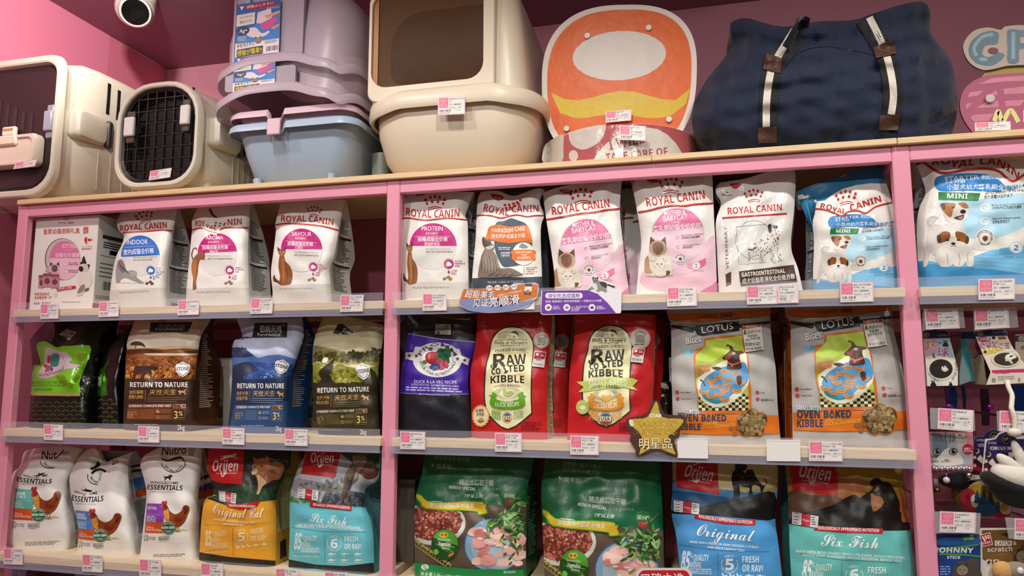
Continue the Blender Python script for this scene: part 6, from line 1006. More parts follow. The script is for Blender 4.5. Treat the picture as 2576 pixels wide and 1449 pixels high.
for q in range(16): t = q / 16; x = 1700 - 110 * t; y = 320 + 320 * t; a.S([(x - 30, y), (x, y + 14), (x + 36, y - 4)], 9, '3a2f28', 3)
for q in range(5): a.S([(1738 + q * 17, 172), (1742 + q * 15, 200)], 6, '3f342c', 2)
ostick(a, [(1122, 525), (1335, 560), (1325, 665), (1112, 630)], 20)
a.P([(1248, 672), (1500, 700), (1680, 712), (1675, 765), (1450, 742), (1240, 722)], 'b01c24'); a.T('BIOLOGICALLY APPROPRIATE NUTRITION', 1275, 714, 1660, 752, 28, 'e8d8d0', .02)
a.T('𝓢𝓲𝔁 𝓕𝓲𝓼𝓱', 1242, 885, 1622, 922, 95, 'e9ecea'); a.T('MADE WITH WILD-CAUGHT WHOLE PILCHARD, WHOLE HAKE,', 1110, 925, 1770, 960, 24, 'd8ecec', .02, .1, 10); a.T('WHOLE MACKEREL, FLOUNDER, WHOLE ROCKFISH, WHOLE SOLE', 1090, 945, 1792, 985, 24, 'd8ecec', .02, .1, 12)
a.P([(1022, 1275), (1300, 1330), (1600, 1345), (1912, 1310), (1915, 1440), (1020, 1360)], '1c2024'); orijen(a, lambda x, y: (x, y), 1.0, '', '', 0, '2c6a74', '6', '', icons='ff', ncol='d2e6e4'); a.T('NET WEIGHT 1.8 KG', 1280, 1370, 1560, 1392, 20, '4a4c4e', .01)
bag('cat_food_bag', 'teal cat food bag with a striped cat on a rock', 'bag', S_, '64bac6', a, D=.12, side='4a9aa4', gtext=[(.3, .75, .2, -.9, '9accd0')], group=GO, kind='matte', taper=.6)

def minch(a, g, k, seed):
    G = lambda pts: [g(*p) for p in pts]; tb = lambda t, x0, y0, x1, y1, h, c, b=.01, it=0., bend=0: a.T(t, *g(x0, y0), *g(x1, y1), h * k, c, b, it, bend)
    tb('全价超小型犬小型犬', 415, 82, 735, 98, 36, '8aa694'); tb('成年期老年期犬粮', 405, 125, 722, 150, 38, '8aa694'); a.P(G([(378, 160), (395, 180), (400, 195), (378, 192)]), 'a8b8ac'); a.L(G([(392, 165), (415, 168), (414, 200)]), 3, 'a8b8ac'); tb('盛来知', 422, 205, 555, 215, 40, 'a8b8ac', 0)
    tb('精选维蔬软干粮', 628, 355, 938, 360, 50, 'cdd6cc', .018); tb('MINCH SPECIAL', 535, 390, 775, 410, 28, 'dce2da', .02); tb('ミンチスペシャル', 798, 412, 1005, 402, 24, 'a8b8a8', .006); tb('7岁以上用', 672, 468, 835, 472, 30, 'dce4dc', .02, .1)
    cx, cy = g(1078, 452); a.ring(cx, cy, 56 * k, 46 * k, 4, '5aa06a'); tb('超小粒', 1030, 468, 1128, 474, 36, 'd0dca0', .01); a.E(*g(1078, 515), 40 * k, 28 * k, 'a83c34', rot=-15); a.S(G([(1075, 505), (1130, 490), (1215, 410)]), 6, 'a88a50'); a.S(G([(1080, 500), (1140, 478), (1215, 408)]), 6, '8a6c3a')
    a.P(spline(G([(235, 545), (600, 590), (800, 600), (880, 545), (1050, 540), (1245, 550), (1240, 800), (1230, 1080), (1000, 1120), (600, 1100), (225, 1045), (222, 800)]), 2), '5c4c40')
    a.E(*g(400, 700), 285 * k, 200 * k, 'c9cdc0', a0=-180, a1=180); a.blobs(*g(235, 560), *g(640, 860), 10, 10, ['8a3a30'], 2); cx, cy = g(400, 690); ins = lambda x, y: ((x - cx) / (250 * k)) ** 2 + ((y - cy) / (165 * k)) ** 2 < 1 and x > g(228, 0)[0] - 2
    a.P([q for q in [(cx + 250 * k * math.cos(t), cy + 168 * k * math.sin(t)) for t in np.linspace(0, 2 * PI, 40)] if True], '6a3228'); a.blobs(cx - 250 * k, cy - 165 * k, cx + 250 * k, cy + 165 * k, 420, 14 * k, ['a85c4e', '8c4238', 'b86c5c', '7a362c', 'c07a64'], seed, ins); a.blobs(cx - 100 * k, cy - 60 * k, cx + 200 * k, cy + 60 * k, 9, 11 * k, ['d0a878'], seed + 1)
    a.P(G([(222, 540), (300, 560), (310, 545), (222, 500)]), '176034')
    for q in range(26): t = q / 26; x, y = g(235 + t * 330, 860 + t * 230); a.E(x, y, 20 * k, 9 * k, ('9a9450', '7a7440', 'b0a860')[q % 3], rot=-50 + (q % 2) * 90, n=8); a.E(x - 5, y + 40 * k, 20 * k, 9 * k, ('8a8448', '6a6438')[q % 2], rot=-40 + (q % 2) * 70, n=8)
    cx, cy = g(940, 900); a.E(cx, cy, 275 * k, 250 * k, '4a5a78'); a.E(cx, cy, 262 * k, 238 * k, '7fa8c0'); a.E(cx + 20 * k, cy + 15 * k, 225 * k, 200 * k, 'a2bcc8')
    rg = random.Random(seed)
    for q in range(40):
        x, y = g(rg.uniform(745, 1190), rg.uniform(735, 1085)); r = rg.uniform(45, 82) * k; t = rg.uniform(0, 6); a.B([(x + r * math.cos(t + j) * rg.uniform(.6, 1.2), y + r * .7 * math.sin(t + j) * rg.uniform(.6, 1.2)) for j in (0, 1.2, 2.4, 3.6, 4.9)], rg.choice(('ecb8b0', 'dc9a94', 'f0ccc2', 'e2aaa0', 'eabfb2', 'cc8078')), 4)
    for q in range(10):
        x, y = g(rg.uniform(770, 1180), rg.uniform(760, 1070)); a.B([(x, y), (x + 30, y - 12), (x + 60, y + 4), (x + 25, y + 12)], 'ecd8d0', 3)
    for q in range(130):
        x, y = g(rg.gauss(1090, 105), rg.gauss(690, 85)); t = rg.uniform(0, 6.28); r = rg.uniform(22, 52) * k; c, s = math.cos(t), math.sin(t)
        if x < g(1236, 0)[0] - 20: a.B([(x - r * c, y - r * s), (x + r * .3 * s, y - r * .3 * c), (x + r * c, y + r * s), (x - r * .3 * s, y + r * .3 * c)], rg.choice(('5a8e40', '365a2c', '7cac58', '467438', '9cbc70', '2a4824')), 3)
    for q in range(8): x, y = g(rg.uniform(1000, 1200), rg.uniform(900, 1080)); a.B([(x, y), (x + 14, y - 24), (x + 34, y - 30), (x + 22, y - 4)], rg.choice(('4a7a34', '3a6030')), 3)
    cx, cy = g(498, 895); ex, ey = 122 * k, 142 * k; a.E(cx, cy, ex, ey, '234a20', rot=8); a.chord(cx, cy, ex * .98, ey * .96, cy - 60 * k, cy + 20 * k, '4f9a34')
    for q in range(4): a.S([(cx - ex * .75 + q * 22 * k, cy - 10 * k + q * 4), (cx - 10 * k + q * 18 * k, cy + 40 * k - q * 8 * k), (cx + ex * .55 + q * 8 * k, cy + 90 * k - q * 22 * k)], 10 * k, ('2f7a28', '5aa83c')[q % 2], 4)
    a.E(cx - 10 * k, cy - 88 * k, 40 * k, 26 * k, 'd9a832'); a.E(cx - 26 * k, cy - 88 * k, 12 * k, 12 * k, '8a6a24'); a.E(cx + 8 * k, cy - 88 * k, 12 * k, 12 * k, '8a6a24'); a.B([(cx + 30 * k, cy + 95 * k), (cx + 70 * k, cy + 70 * k), (cx + 80 * k, cy + 85 * k), (cx + 40 * k, cy + 110 * k)], 'd0742c', 3); a.B([(cx - 100 * k, cy + 50 * k), (cx - 70 * k, cy + 40 * k), (cx - 55 * k, cy + 75 * k), (cx - 90 * k, cy + 90 * k)], '6ab84a', 3)
    tb('Green and Yellow', 432, 856, 552, 862, 20, 'dce8d4', .004); tb('Vegetables', 438, 902, 550, 910, 36, 'eef2ea', .012); tb('黄绿色蔬菜', 470, 936, 542, 940, 20, 'c8d8c0', .006)
    a.P(spline(G([(240, 432), (290, 450), (345, 500), (500, 512), (660, 500), (840, 508), (845, 530), (880, 525), (868, 560), (888, 610), (850, 625), (790, 628), (780, 600), (600, 592), (320, 575), (270, 520), (238, 480)]), 2), '4a9a2c'); a.P(spline(G([(244, 442), (290, 460), (340, 508), (500, 520), (660, 508), (836, 514), (842, 536), (866, 534), (858, 562), (876, 604), (845, 616), (796, 618), (790, 592), (600, 582), (330, 566), (290, 520), (246, 470)]), 2), 'd9b430'); tb('添加黄绿色蔬菜·纤维素', 360, 556, 760, 566, 42, '3a7a34', .036); tb('添加黄绿色蔬菜·纤维素', 360, 555, 760, 565, 42, 'eef0d8', .01)
    a.P(G([(222, 1050), (500, 1092), (800, 1118), (1205, 1120), (1215, 1290), (235, 1290)]), '1a8444'); a.E(*g(318, 1098), 34 * k, 26 * k, 'dce4d8'); tb('独立', 302, 1096, 336, 1100, 18, '2a4a30', .01); tb('小包装', 298, 1116, 340, 1122, 16, '2a4a30', .01); a.L(G([(272, 1130), (480, 1152)]), 2, 'a8d0b0'); tb('净含量:3.0kg (100g×30)', 275, 1172, 640, 1200, 34, 'dce8dc', .012); tb('图片仅供参考', 1028, 1152, 1132, 1150, 18, 'dce8dc', .008)
GMN = 'big green dog food bags on the third shelf'
S_, a = rc(45, 980, 1120, 3.5778, [(230, 1330), (225, 900), (230, 500), (290, 250), (325, 20)], [(1220, 1330), (1232, 800), (1240, 400), (1285, 220), (1312, 30)], [(325, 20), (1312, 30)], Y0=.045, zs=Z3, lean=.07, wr=.002, bulge=.022, lp=2.5, creases=[(1080, 1200, 1180, 1180, .004, 14), (1190, 1180, 1180, 1230, .004, 14), (1060, 1170, 1100, 1215, -.004, 18)])
minch(a, lambda x, y: (x, y), 1.0, 3)
bag('dog_food_bag', 'big green bag with bowls of kibble and raw chicken, next to the middle post', 'bag', S_, '14603a', a, D=.14, side='125030', gtext=[(.2, .7, .5, -.95, '8ab89a')], group=GMN, kind='film', taper=.6)
S_, a = rc(46, 980, 1120, 3.5778, [(1400, 1330), (1385, 900), (1365, 450), (1382, 250), (1412, 40)], [(2475, 1330), (2462, 700), (2448, 400), (2445, 60)], [(1412, 40), (2445, 60)], Y0=.04, zs=Z3, lean=.07, wr=.002, bulge=.022, lp=2.5, creases=[(1440, 1245, 1560, 1215, .005, 14), (1560, 1215, 1620, 1230, -.004, 14), (1620, 1180, 1650, 1250, .004, 16)])
minch(a, lambda x, y: (1362 + (x - 225) * 1.075 + (y - 500) * .015, 570 + (y - 430) * 1.075 + (x - 225) * .065 - (y < 430) * (430 - y) * .09), 1.075, 8)
bag('dog_food_bag', 'big green bag with bowls of kibble and raw chicken, next to the blue bag', 'bag', S_, '14603a', a, D=.14, side='125030', gtext=[(.2, .7, .3, -.95, '9ac8a4')], group=GMN, kind='film', taper=.6)

S_, a = rc(47, 1660, 1130, 3.68, [(215, 1420), (185, 1100), (150, 800), (108, 590), (118, 300), (112, 40)], [(1160, 1420), (1100, 900), (1068, 640), (1092, 350), (1088, 60)], [(112, 40), (1088, 60)], Y0=.035, zs=Z3, lean=.06, wr=.0018, bulge=.02, lp=2.5, creases=[(1700, 1300, 1720, 1340, .005, 12), (1800, 1340, 1860, 1330, .003, 14)])
a.P([(112, 40), (1088, 60), (1092, 350), (1060, 420), (110, 420)], 'a89a64'); a.B([(560, 120), (800, 150), (1080, 100), (1085, 330), (800, 380), (560, 360)], 'bfb07a'); a.P([(118, 290), (250, 300), (560, 370), (800, 390), (1060, 400), (1060, 640), (112, 590)], '35729c'); a.P([(112, 380), (300, 400), (600, 440), (860, 460), (860, 640), (112, 588)], '1e4a74'); a.P(spline([(110, 595), (108, 570), (300, 560), (450, 515), (560, 490), (660, 470), (760, 450), (880, 420), (1058, 402), (1068, 640), (800, 640), (400, 605)], 3), '12100e')
for q in range(34): x = 450 + q * 12; a.L([(x, 515 - q * 1.8), (x + (q % 3 - 1) * 5, 488 - q * 1.8)], 3, '12100e')
a.P([(152, 70), (530, 90), (548, 424), (152, 352)], 'a81820'); olet(a, 218, 250, 258, 1, 48, 'c8beb8')
a.B([(670, 480), (685, 400), (665, 290), (672, 220), (700, 180), (695, 150), (720, 135), (790, 140), (808, 165), (795, 190), (770, 200), (790, 220), (815, 205), (810, 240), (760, 260), (740, 300), (745, 380), (728, 470)], '100e0c'); a.B([(740, 290), (790, 240), (805, 195), (850, 190), (865, 205), (880, 240), (920, 300), (960, 335), (985, 320), (980, 290), (960, 285), (980, 280), (994, 310), (970, 348), (960, 370), (938, 408), (925, 350), (870, 330), (850, 360), (860, 425), (820, 430), (830, 360), (760, 345)], '100e0c'); a.P([(735, 345), (812, 355), (808, 408), (742, 395)], 'b0a068')
a.P([(318, 605), (600, 640), (884, 655), (884, 705), (600, 692), (320, 640)], 'b01c28'); a.T('BIOLOGICALLY APPROPRIATE NUTRITION', 360, 634, 855, 692, 30, 'e8d8d4', .02, 0, -8); ostick(a, [(130, 470), (368, 505), (360, 606), (128, 575)], 22)
a.T('𝓞𝓻𝓲𝓰𝓲𝓷𝓪𝓵', 340, 800, 868, 858, 110, 'eceeee'); a.T('MADE WITH FRESH OR RAW CHICKEN & TURKEY', 275, 868, 915, 922, 22, 'dce8ee', .022); a.T('AND WILD-CAUGHT-FISH', 438, 916, 780, 952, 22, 'dce8ee', .022)
orijen(a, lambda x, y: (190 + (x - 1075) * 1.08, 1120 + (y - 1170) * 1.04 + (x - 1075) * .02), 1.05, '', '', 0, '1e5c8a', '5', '', ncol='d6e4ee')
bag('dog_food_bag', 'blue dog food bag with a silhouette of a person and leaping dog', 'bag', S_, '4a94cc', a, D=.12, side='34729f', group=GO, kind='matte', taper=.6)
S_, a = rc(48, 1660, 1130, 3.68, [(1235, 1420), (1205, 1000), (1195, 700), (1185, 400), (1148, 60)], [(2400, 1420), (2345, 1000), (2318, 720), (2270, 350), (2232, 90)], [(1148, 60), (2232, 90)], Y0=.03, zs=Z3, lean=.06, wr=.0018, bulge=.02, lp=2.5, creases=[(1990, 1190, 2100, 1200, .003, 16), (1995, 1300, 2010, 1360, .004, 12)])
a.P([(1148, 60), (2232, 90), (2270, 350), (2318, 745), (1196, 690), (1185, 400)], '9a6c26'); a.B([(1640, 120), (1900, 110), (2230, 120), (2260, 330), (2000, 300), (1700, 260)], 'a98a2c'); a.B([(1600, 260), (1800, 250), (1880, 320), (1840, 440), (1650, 480)], 'a5673c'); a.B([(1190, 400), (1400, 420), (1640, 440), (1700, 500), (1500, 600), (1200, 660)], '5a4030'); a.B([(2180, 480), (2280, 460), (2315, 680), (2200, 660)], 'a8562a')
a.P(spline([(1196, 690), (1300, 600), (1460, 560), (1620, 510), (1700, 460), (1800, 420), (1860, 450), (1940, 400), (1960, 520), (1980, 580), (2080, 520), (2150, 600), (2230, 580), (2240, 670), (2316, 680), (2318, 748), (1700, 740)], 3), '16110d')
a.P([(1195, 120), (1605, 125), (1615, 180), (1646, 240), (1645, 440), (1228, 382)], 'a8181e'); olet(a, 1278, 255, 290, 1, 40, 'cfc4be')
a.B([(1880, 390), (1930, 400), (1985, 345), (2000, 350), (1970, 400), (1930, 440), (1950, 520), (1900, 560), (1840, 540), (1860, 450), (1910, 410)], '16110d'); a.B([(1945, 310), (1980, 270), (2030, 268), (2060, 300), (2110, 305), (2150, 340), (2190, 420), (2215, 480), (2220, 560), (2190, 640), (2060, 700), (1990, 660), (2060, 580), (2100, 520), (2030, 560), (1980, 585), (2070, 500), (2050, 440), (2000, 430), (1965, 395), (2020, 390), (2025, 350), (1985, 350), (1960, 345)], '14100c'); a.B([(1955, 440), (1985, 425), (2030, 450), (2075, 490), (2030, 550), (1985, 575), (1960, 530)], 'a86a38')
a.P([(1430, 705), (1700, 728), (2066, 735), (2062, 780), (1700, 772), (1430, 750)], 'b01c28'); a.T('BIOLOGICALLY APPROPRIATE NUTRITION', 1468, 742, 2028, 768, 30, 'e8d8d4', .02); ostick(a, [(1225, 578), (1470, 622), (1462, 730), (1222, 690)], 22)
a.T('𝓢𝓲𝔁 𝓕𝓲𝓼𝓱', 1490, 895, 2020, 920, 108, 'e9ecea'); a.T('MADE WITH WILD-CAUGHT WHOLE PILCHARD, WHOLE MACKEREL,', 1262, 955, 2275, 1018, 24, 'dcf0ec', .022); a.T('WHOLE HAKE, FLOUNDER, WHOLE ROCKFISH, WHOLE SOLE', 1318, 990, 2240, 1046, 24, 'dcf0ec', .022)
orijen(a, lambda x, y: (1310 + (x - 1075) * 1.16, 1210 + (y - 1170) * 1.08 + (x - 1075) * .045), 1.1, '', '', 0, '2a6c6c', '6', '', ncol='d6e8e2')
bag('dog_food_bag', 'teal dog food bag with a crouching silhouette against a sunset', 'bag', S_, '62b4ae', a, D=.12, side='4a948e', group=GO, kind='matte', taper=.6, gusset='l')

tl = at(np.array(1000.), np.array(1205.), np.array(.16)); tr = at(np.array(1044.), np.array(1205.), np.array(.16))
tag(MB().box((tl[0], .16, Z3), (tr[0], .34, tl[2]), M('5a5048', 'card'), .001).build('carton', smooth=False), 'dark grey carton in the gap between the middle post and a green bag', 'box')
S_, a = rc(49, 0, 1100, 4.1519, [(60, 2600), (100, 1900), (115, 1345)], [(960, 2600), (950, 1900), (945, 1365)], [(115, 1345), (945, 1365)], Y0=.05, zs=Z4, lean=.04)
a.P([(105, 1450), (118, 1350), (290, 1350), (272, 1450)], '8ab0cc'); a.P([(785, 1450), (780, 1365), (925, 1365), (945, 1450)], '8ab0cc'); a.T('II', 165, 1448, 195, 1448, 14, '4a7aa0')
bag('cat_food_bag', 'dark purple bag with two pale blue patches on the lowest shelf', 'bag', S_, '2a1838', a, D=.12, kind='film')
# ================================================================ on top of the shelving
ZT = H0 + .0146
def ring_loft(mb, outer, inner, y0, y1, mat):
    """frame with a hole: outer and inner loops (x,z) extruded from y0 (front) to y1"""
    mb.loft([[(x, y1, z) for x, z in outer], [(x, y0 + .004, z) for x, z in outer], [(x * .985 + .015 * outer[0][0] * 0 + .015 * sum(p[0] for p in outer) / len(outer), y0, z * .985 + .015 * sum(p[1] for p in outer) / len(outer)) for x, z in outer], [(x, y0, z) for x, z in inner], [(x, y1, z) for x, z in inner]], mat)
BEI = 'd3cbb8'
def carrier(label, cx, y0, zb, W, H, L, rt, rb, door):
    r = root('pet_carrier', (cx, y0 + L / 2, ZT), label, 'pet carrier', 'beige pet carriers on top of the shelving'); bm = M(BEI, 'plastic'); dk = M('1d1917', 'plastic')
    sec = lambda s, dz=0, sz=None: rrect(cx - W / 2 * s, cx + W / 2 * s, zb + H / 2 - H / 2 * (sz or s) + dz, zb + H / 2 + H / 2 * (sz or s) + dz, [rt * s, rt * s, rb * s, rb * s], 6)
    mb = MB(); q = sec(.86)
    mb.loft([[(x, y0 + .03, z) for x, z in q], [(x, y0 + .003, z) for x, z in sec(.885)]] + [[(x, y0 + dy, z) for x, z in sec(s)] for dy, s in ((0, .905), (0, .96), (.004, .98), (.02, 1.0), (.03, .97), (.034, .93), (.05, .92))] +
            [[(x, y0 + dy, max(z, ZT + .008)) for x, z in sec(s, -.004, s2)] for dy, s, s2 in ((.07, .97, .98), (.10, 1.04, 1.03), (.15, 1.08, 1.05), (.25, 1.09, 1.06), (L - .12, 1.08, 1.05), (L - .04, 1.0, .98), (L, .86, .86))], bm, False, True)
    # raised ribs low on the flanks, vent slots high
    for sx in (-1, 1):
        for k in range(6):
            y = y0 + .14 + k * (L - .26) / 6; X = cx + sx * W / 2 * 1.085
            mb.box((min(X, X + sx * .002), y, zb + H * .12), (max(X, X + sx * .002), y + .006, zb + H * .40), bm, .0008)
    mb.build('shell', r)
    dm = MB(); d = sec(.86)
    if door == 'panel':
        dm.loft([[(x, y0 + .016, z) for x, z in d], [(x, y0 + .012, z) for x, z in sec(.83)], [(x, y0 + .016, z) for x, z in sec(.80)]], dk, False, True)
        for k in range(6): x = cx - W * .3 + k * W * .09; dm.box((x, y0 + .0145, zb + H * .35), (x + .012, y0 + .0158, zb + H * (.74 - .03 * k)), M('2a2320', 'plastic'))
    else:
        for k in range(8):
            x = cx - W * .37 + k * W * .106; dm.box((x - .002, y0 + .011, zb + H * .10), (x + .002, y0 + .018, zb + H * .92), dk, .0006)
        for k in range(7):
            z = zb + H * (.16 + k * .115); dm.box((cx - W * .41, y0 + .012, z - .002), (cx + W * .41, y0 + .017, z + .002), dk, .0006)
        ring = [[(x, y0 + .008, z) for x, z in sec(.87)], [(x, y0 + .006, z) for x, z in sec(.855)], [(x, y0 + .012, z) for x, z in sec(.81)], [(x, y0 + .02, z) for x, z in sec(.81)]]
        dm.loft(ring, dk)
    dm.build('door', r)
    if door != 'panel':
        MB().loft([[(x, y0 + .04, z) for x, z in sec(.86)], [(x, y0 + .045, z) for x, z in sec(.5)]], M('14110f', 'plastic'), False, True).build('dark_backing', r)
    for sx in (-1, 1):
        for k in range(4):
            y = y0 + .16 + k * .042; dz = 0 if door == 'panel' else -.12; X = cx + sx * W / 2 * 1.085
            MB().box((min(X - sx * .001, X + sx * .0012), y, zb + H * (.69 + dz - .012 * k)), (max(X - sx * .001, X + sx * .0012), y + .013, zb + H * (.92 + 1.7 * dz - .014 * k)), M('20161a', 'plastic'), .0004).build('vent_slot', r)
        X = cx + sx * W / 2 * 1.03; z = zb + H * .54
        MB().loft([[(X + sx * t, y, zz) for y, zz in rrect(y0 + .045 + e, y0 + .16 - e, z - .045 + e, z + .045 - e, .018)] for t, e in ((-.02, 0), (.016, 0), (.026, .006), (.029, .016))], bm, True, True).build('side_clip', r)
        MB().loft([[(X + sx * t, y, zz) for y, zz in rrect(y0 + .16 + e, y0 + .185 - e, z - .045 + e, z + .045 - e, .01)] for t, e in ((-.02, 0), (.018, 0), (.024, .004))], M('4a4642', 'plastic'), True, True).build('clip_hinge', r)
    for sx in (-1, 1):
        for y in (y0 + .09, y0 + L - .1): MB().tube([(cx + sx * W * .36, y, ZT), (cx + sx * W * .36, y, zb + .03)], .022, bm, 14).build('foot', r)
    return r
def latch(r, x, y, z, w, h, c1, c2, name='latch'):
    mb = MB(); mb.box((x - w * .38, y, z - h / 2), (x + w * .38, y + .008, z + h / 2), M(c2, 'plastic'), .002); mb.box((x - w / 2, y - .008, z - h * .3), (x + w / 2, y + .004, z + h * .3), M(c1, 'plastic'), .003); mb.build(name, r)
r = carrier('large beige pet carrier with a smoked dark door, at the left end', -1.262, .012, ZT + .012, .352, .456, .56, .05, .09, 'panel')
latch(r, -1.118, .012, H0 + .262, .03, .105, '9a9aa8', '8a8a98'); latch(r, -1.40, .012, H0 + .262, .03, .105, '9a9aa8', '8a8a98')
MB().loft([[(x, y, z) for x, z in rrect(-1.40 + e, -1.145 - e, H0 + .125 + e, H0 + .225 - e, .018)] for y, e in ((.026, 0), (.002, 0), (-.006, .004), (-.006, .012), (.0, .016))], M('d3c4b0', 'plastic'), False, True).build('food_tray', r)
MB().box((-1.33, -.009, H0 + .19), (-1.215, .004, H0 + .222), M('d9cab6', 'plastic'), .005).build('tray_grip', r); MB().box((-1.29, .006, H0 + .226), (-1.24, .02, H0 + .256), M('d8cdb8', 'plastic'), .004).build('door_button', r); MB().box((-1.283, .0045, H0 + .243), (-1.247, .0065, H0 + .249), M('b08a44', 'plastic')).build('button_mark', r)
r = carrier('smaller beige pet carrier with a black barred door', -.728, .008, ZT + .014, .287, .322, .42, .115, .085, 'grid')
latch(r, -.815, .004, H0 + .215, .034, .095, 'd6d0c8', '4a4644'); latch(r, -.628, .004, H0 + .235, .03, .095, 'd6d0c8', '4a4644')
# dome camera on the ceiling
q_ = atz(np.array(340.), np.array(18.), CEIL - .05); c = (q_[0], q_[1], CEIL); r = root('dome_camera', c, 'white dome security camera with a dark lens on the ceiling', 'camera')
MB().tube([(c[0], c[1], CEIL - .035), (c[0], c[1], CEIL - .0004)], [.066, .070], M('cfc4bd', 'plastic'), 28).build('base', r)
MB().ball((c[0], c[1], CEIL - .056), .066, M('d3c8c0', 'plastic'), 28, 16).build('housing', r)
dv = (Vector((.62, -.62, -.62))).normalized(); p0 = Vector((c[0], c[1], CEIL - .056))
MB().tube([p0 + dv * .036, p0 + dv * .064], [.056, .051], M('d8cdc6', 'plastic'), 28).build('bezel', r); MB().tube([p0 + dv * .05, p0 + dv * .0655, p0 + dv * .068], [.045, .044, .024], M('0b0c0c', 'shiny'), 28).build('lens', r)
# stacked litter boxes
def tray(name, label, cx, y0, L, z0, z1, hw0, hw1, mat, notch, feet=False, lip=.022, wave=0):
    r = root(name, (cx, y0 + L / 2, z0 if not feet else ZT), label, 'litter tray')
    def loop(hw, z, grow, low=0, rr=.05):
        q = rrect(cx - hw, cx + hw, y0 - grow, y0 + L + grow, rr, 7); out = []
        P = [np.array(p) for p in q] + [np.array(q[0])]; d = []
        for a, b in zip(P[:-1], P[1:]):
            n = max(1, int(np.linalg.norm(b - a) / .006)); d += [a + (b - a) * k / n for k in range(n)]
        for x, y in d:
            fr = y < y0 + .05; zz = z
            if fr and notch and abs(x - notch[0]) < notch[1]: zz = z - low
            out.append((x, y, zz))
        return out
    mb = MB(); lp = [loop(hw0 * .9, z0, -.055), loop(hw0, z0 + .008, -.045), loop(hw0 + (hw1 - hw0) * .55, z0 + (z1 - z0) * .5, -.02), loop(hw1, z1 - .008, 0, .034), loop(hw1 + .004, z1, .002, .034), loop(hw1 + .016, z1, .014, .034), loop(hw1 + .02, z1 - .006, .018, .030), loop(hw1 + .022, z1 - lip, .02, .012), loop(hw1 + .019, z1 - lip, .017, .012)]
    n = min(len(l) for l in lp)
    def rs(l): P = np.array(l + [l[0]]); L_ = np.r_[0, np.cumsum(np.linalg.norm(np.diff(P[:, :2], axis=0), axis=1))]; t = np.linspace(0, L_[-1], 241)[:-1]; return [tuple(np.interp(t, L_, P[:, k])[i] for k in range(3)) for i in range(240)]
    mb.loft([rs(l) for l in lp], mat, True, False); mb.build('basin', r, angle=50)
    if feet:
        for sx in (-1, 1):
            for y in (y0 + .032, y0 + L - .09): MB().tube([(cx + sx * hw0 * .74, y, ZT), (cx + sx * hw0 * .78, y, z0 + .012)], [.010, .012], mat, 14).build('foot', r)
    return r
tcx = -.302
tray('litter_tray', 'pale blue litter tray under the stacked translucent hoods', tcx, .020, .40, ZT + .018, H0 + .192, .150, .182, M('a3b4c6', 'plastic'), (-.335, .022), True)
t2 = tray('litter_tray', 'pale pink litter tray nested in the blue one', tcx, .015, .41, H0 + .060, H0 + .226, .118, .176, M('d5b3bd', 'plastic'), (-.335, .022), lip=.02)
MB().box((-.356, -.009, H0 + .150), (-.316, -.001, H0 + .196), M('d8b6c0', 'plastic'), .002).build('tongue', t2)
HOOD = clear('bca8b4', .80, .38, 'hood')
def hood(label, zr, top, cx=-.322, y0=-.005, L=.44):
    r = root('litter_box_hood', (cx, y0 + L / 2, zr), label, 'litter box hood', 'translucent hoods of stacked litter boxes')
    def loop(hw, z, ya, wv, grow=0):
        out = []
        for x, y in rrect(cx - hw, cx + hw, ya - grow, y0 + L + grow, min(.09, hw * .5), 8):
            out.append([x, y, z])
        P = np.array(out + [out[0]]); L_ = np.r_[0, np.cumsum(np.linalg.norm(np.diff(P, axis=0), axis=1))]; t = np.linspace(0, L_[-1], 161)[:-1]
        Q = [[np.interp(v, L_, P[:, k]) for k in range(3)] for v in t]
        for q in Q:
            if wv and q[1] < ya + .12: s = (q[0] - cx + .02) / hw; q[2] += wv * (math.exp(-(s / .55) ** 4) * 1.0 - .55 * math.exp(-((abs(s) - .93) / .1) ** 2))
        return [tuple(q) for q in Q]
    ls = [loop(.222, zr - .030, y0 - .028, .03), loop(.224, zr - .010, y0 - .03, .03), loop(.216, zr, y0 - .022, .03), loop(.200, zr + .004, y0 - .004, .03)]
    for z, hw, dy in ((zr + .03, .209, 0), (zr + .10, .213, .004), (zr + .16, .204, .012), (zr + .205, .184, .022), (zr + .24, .152, .036), (zr + .268, .112, .06), (zr + .282, .07, .09)):
        if z <= top: ls.append(loop(hw, z, y0 + dy, 0))
    MB().loft(ls, HOOD, False, top > zr + .25).build('dome', r, angle=60)
    return r
h1 = hood('lower translucent hood, seen as a narrow band with part of its card', H0 + .262, H0 + .45); h2 = hood('upper translucent lilac hood with a full blue product card', H0 + .346, H0 + .75)
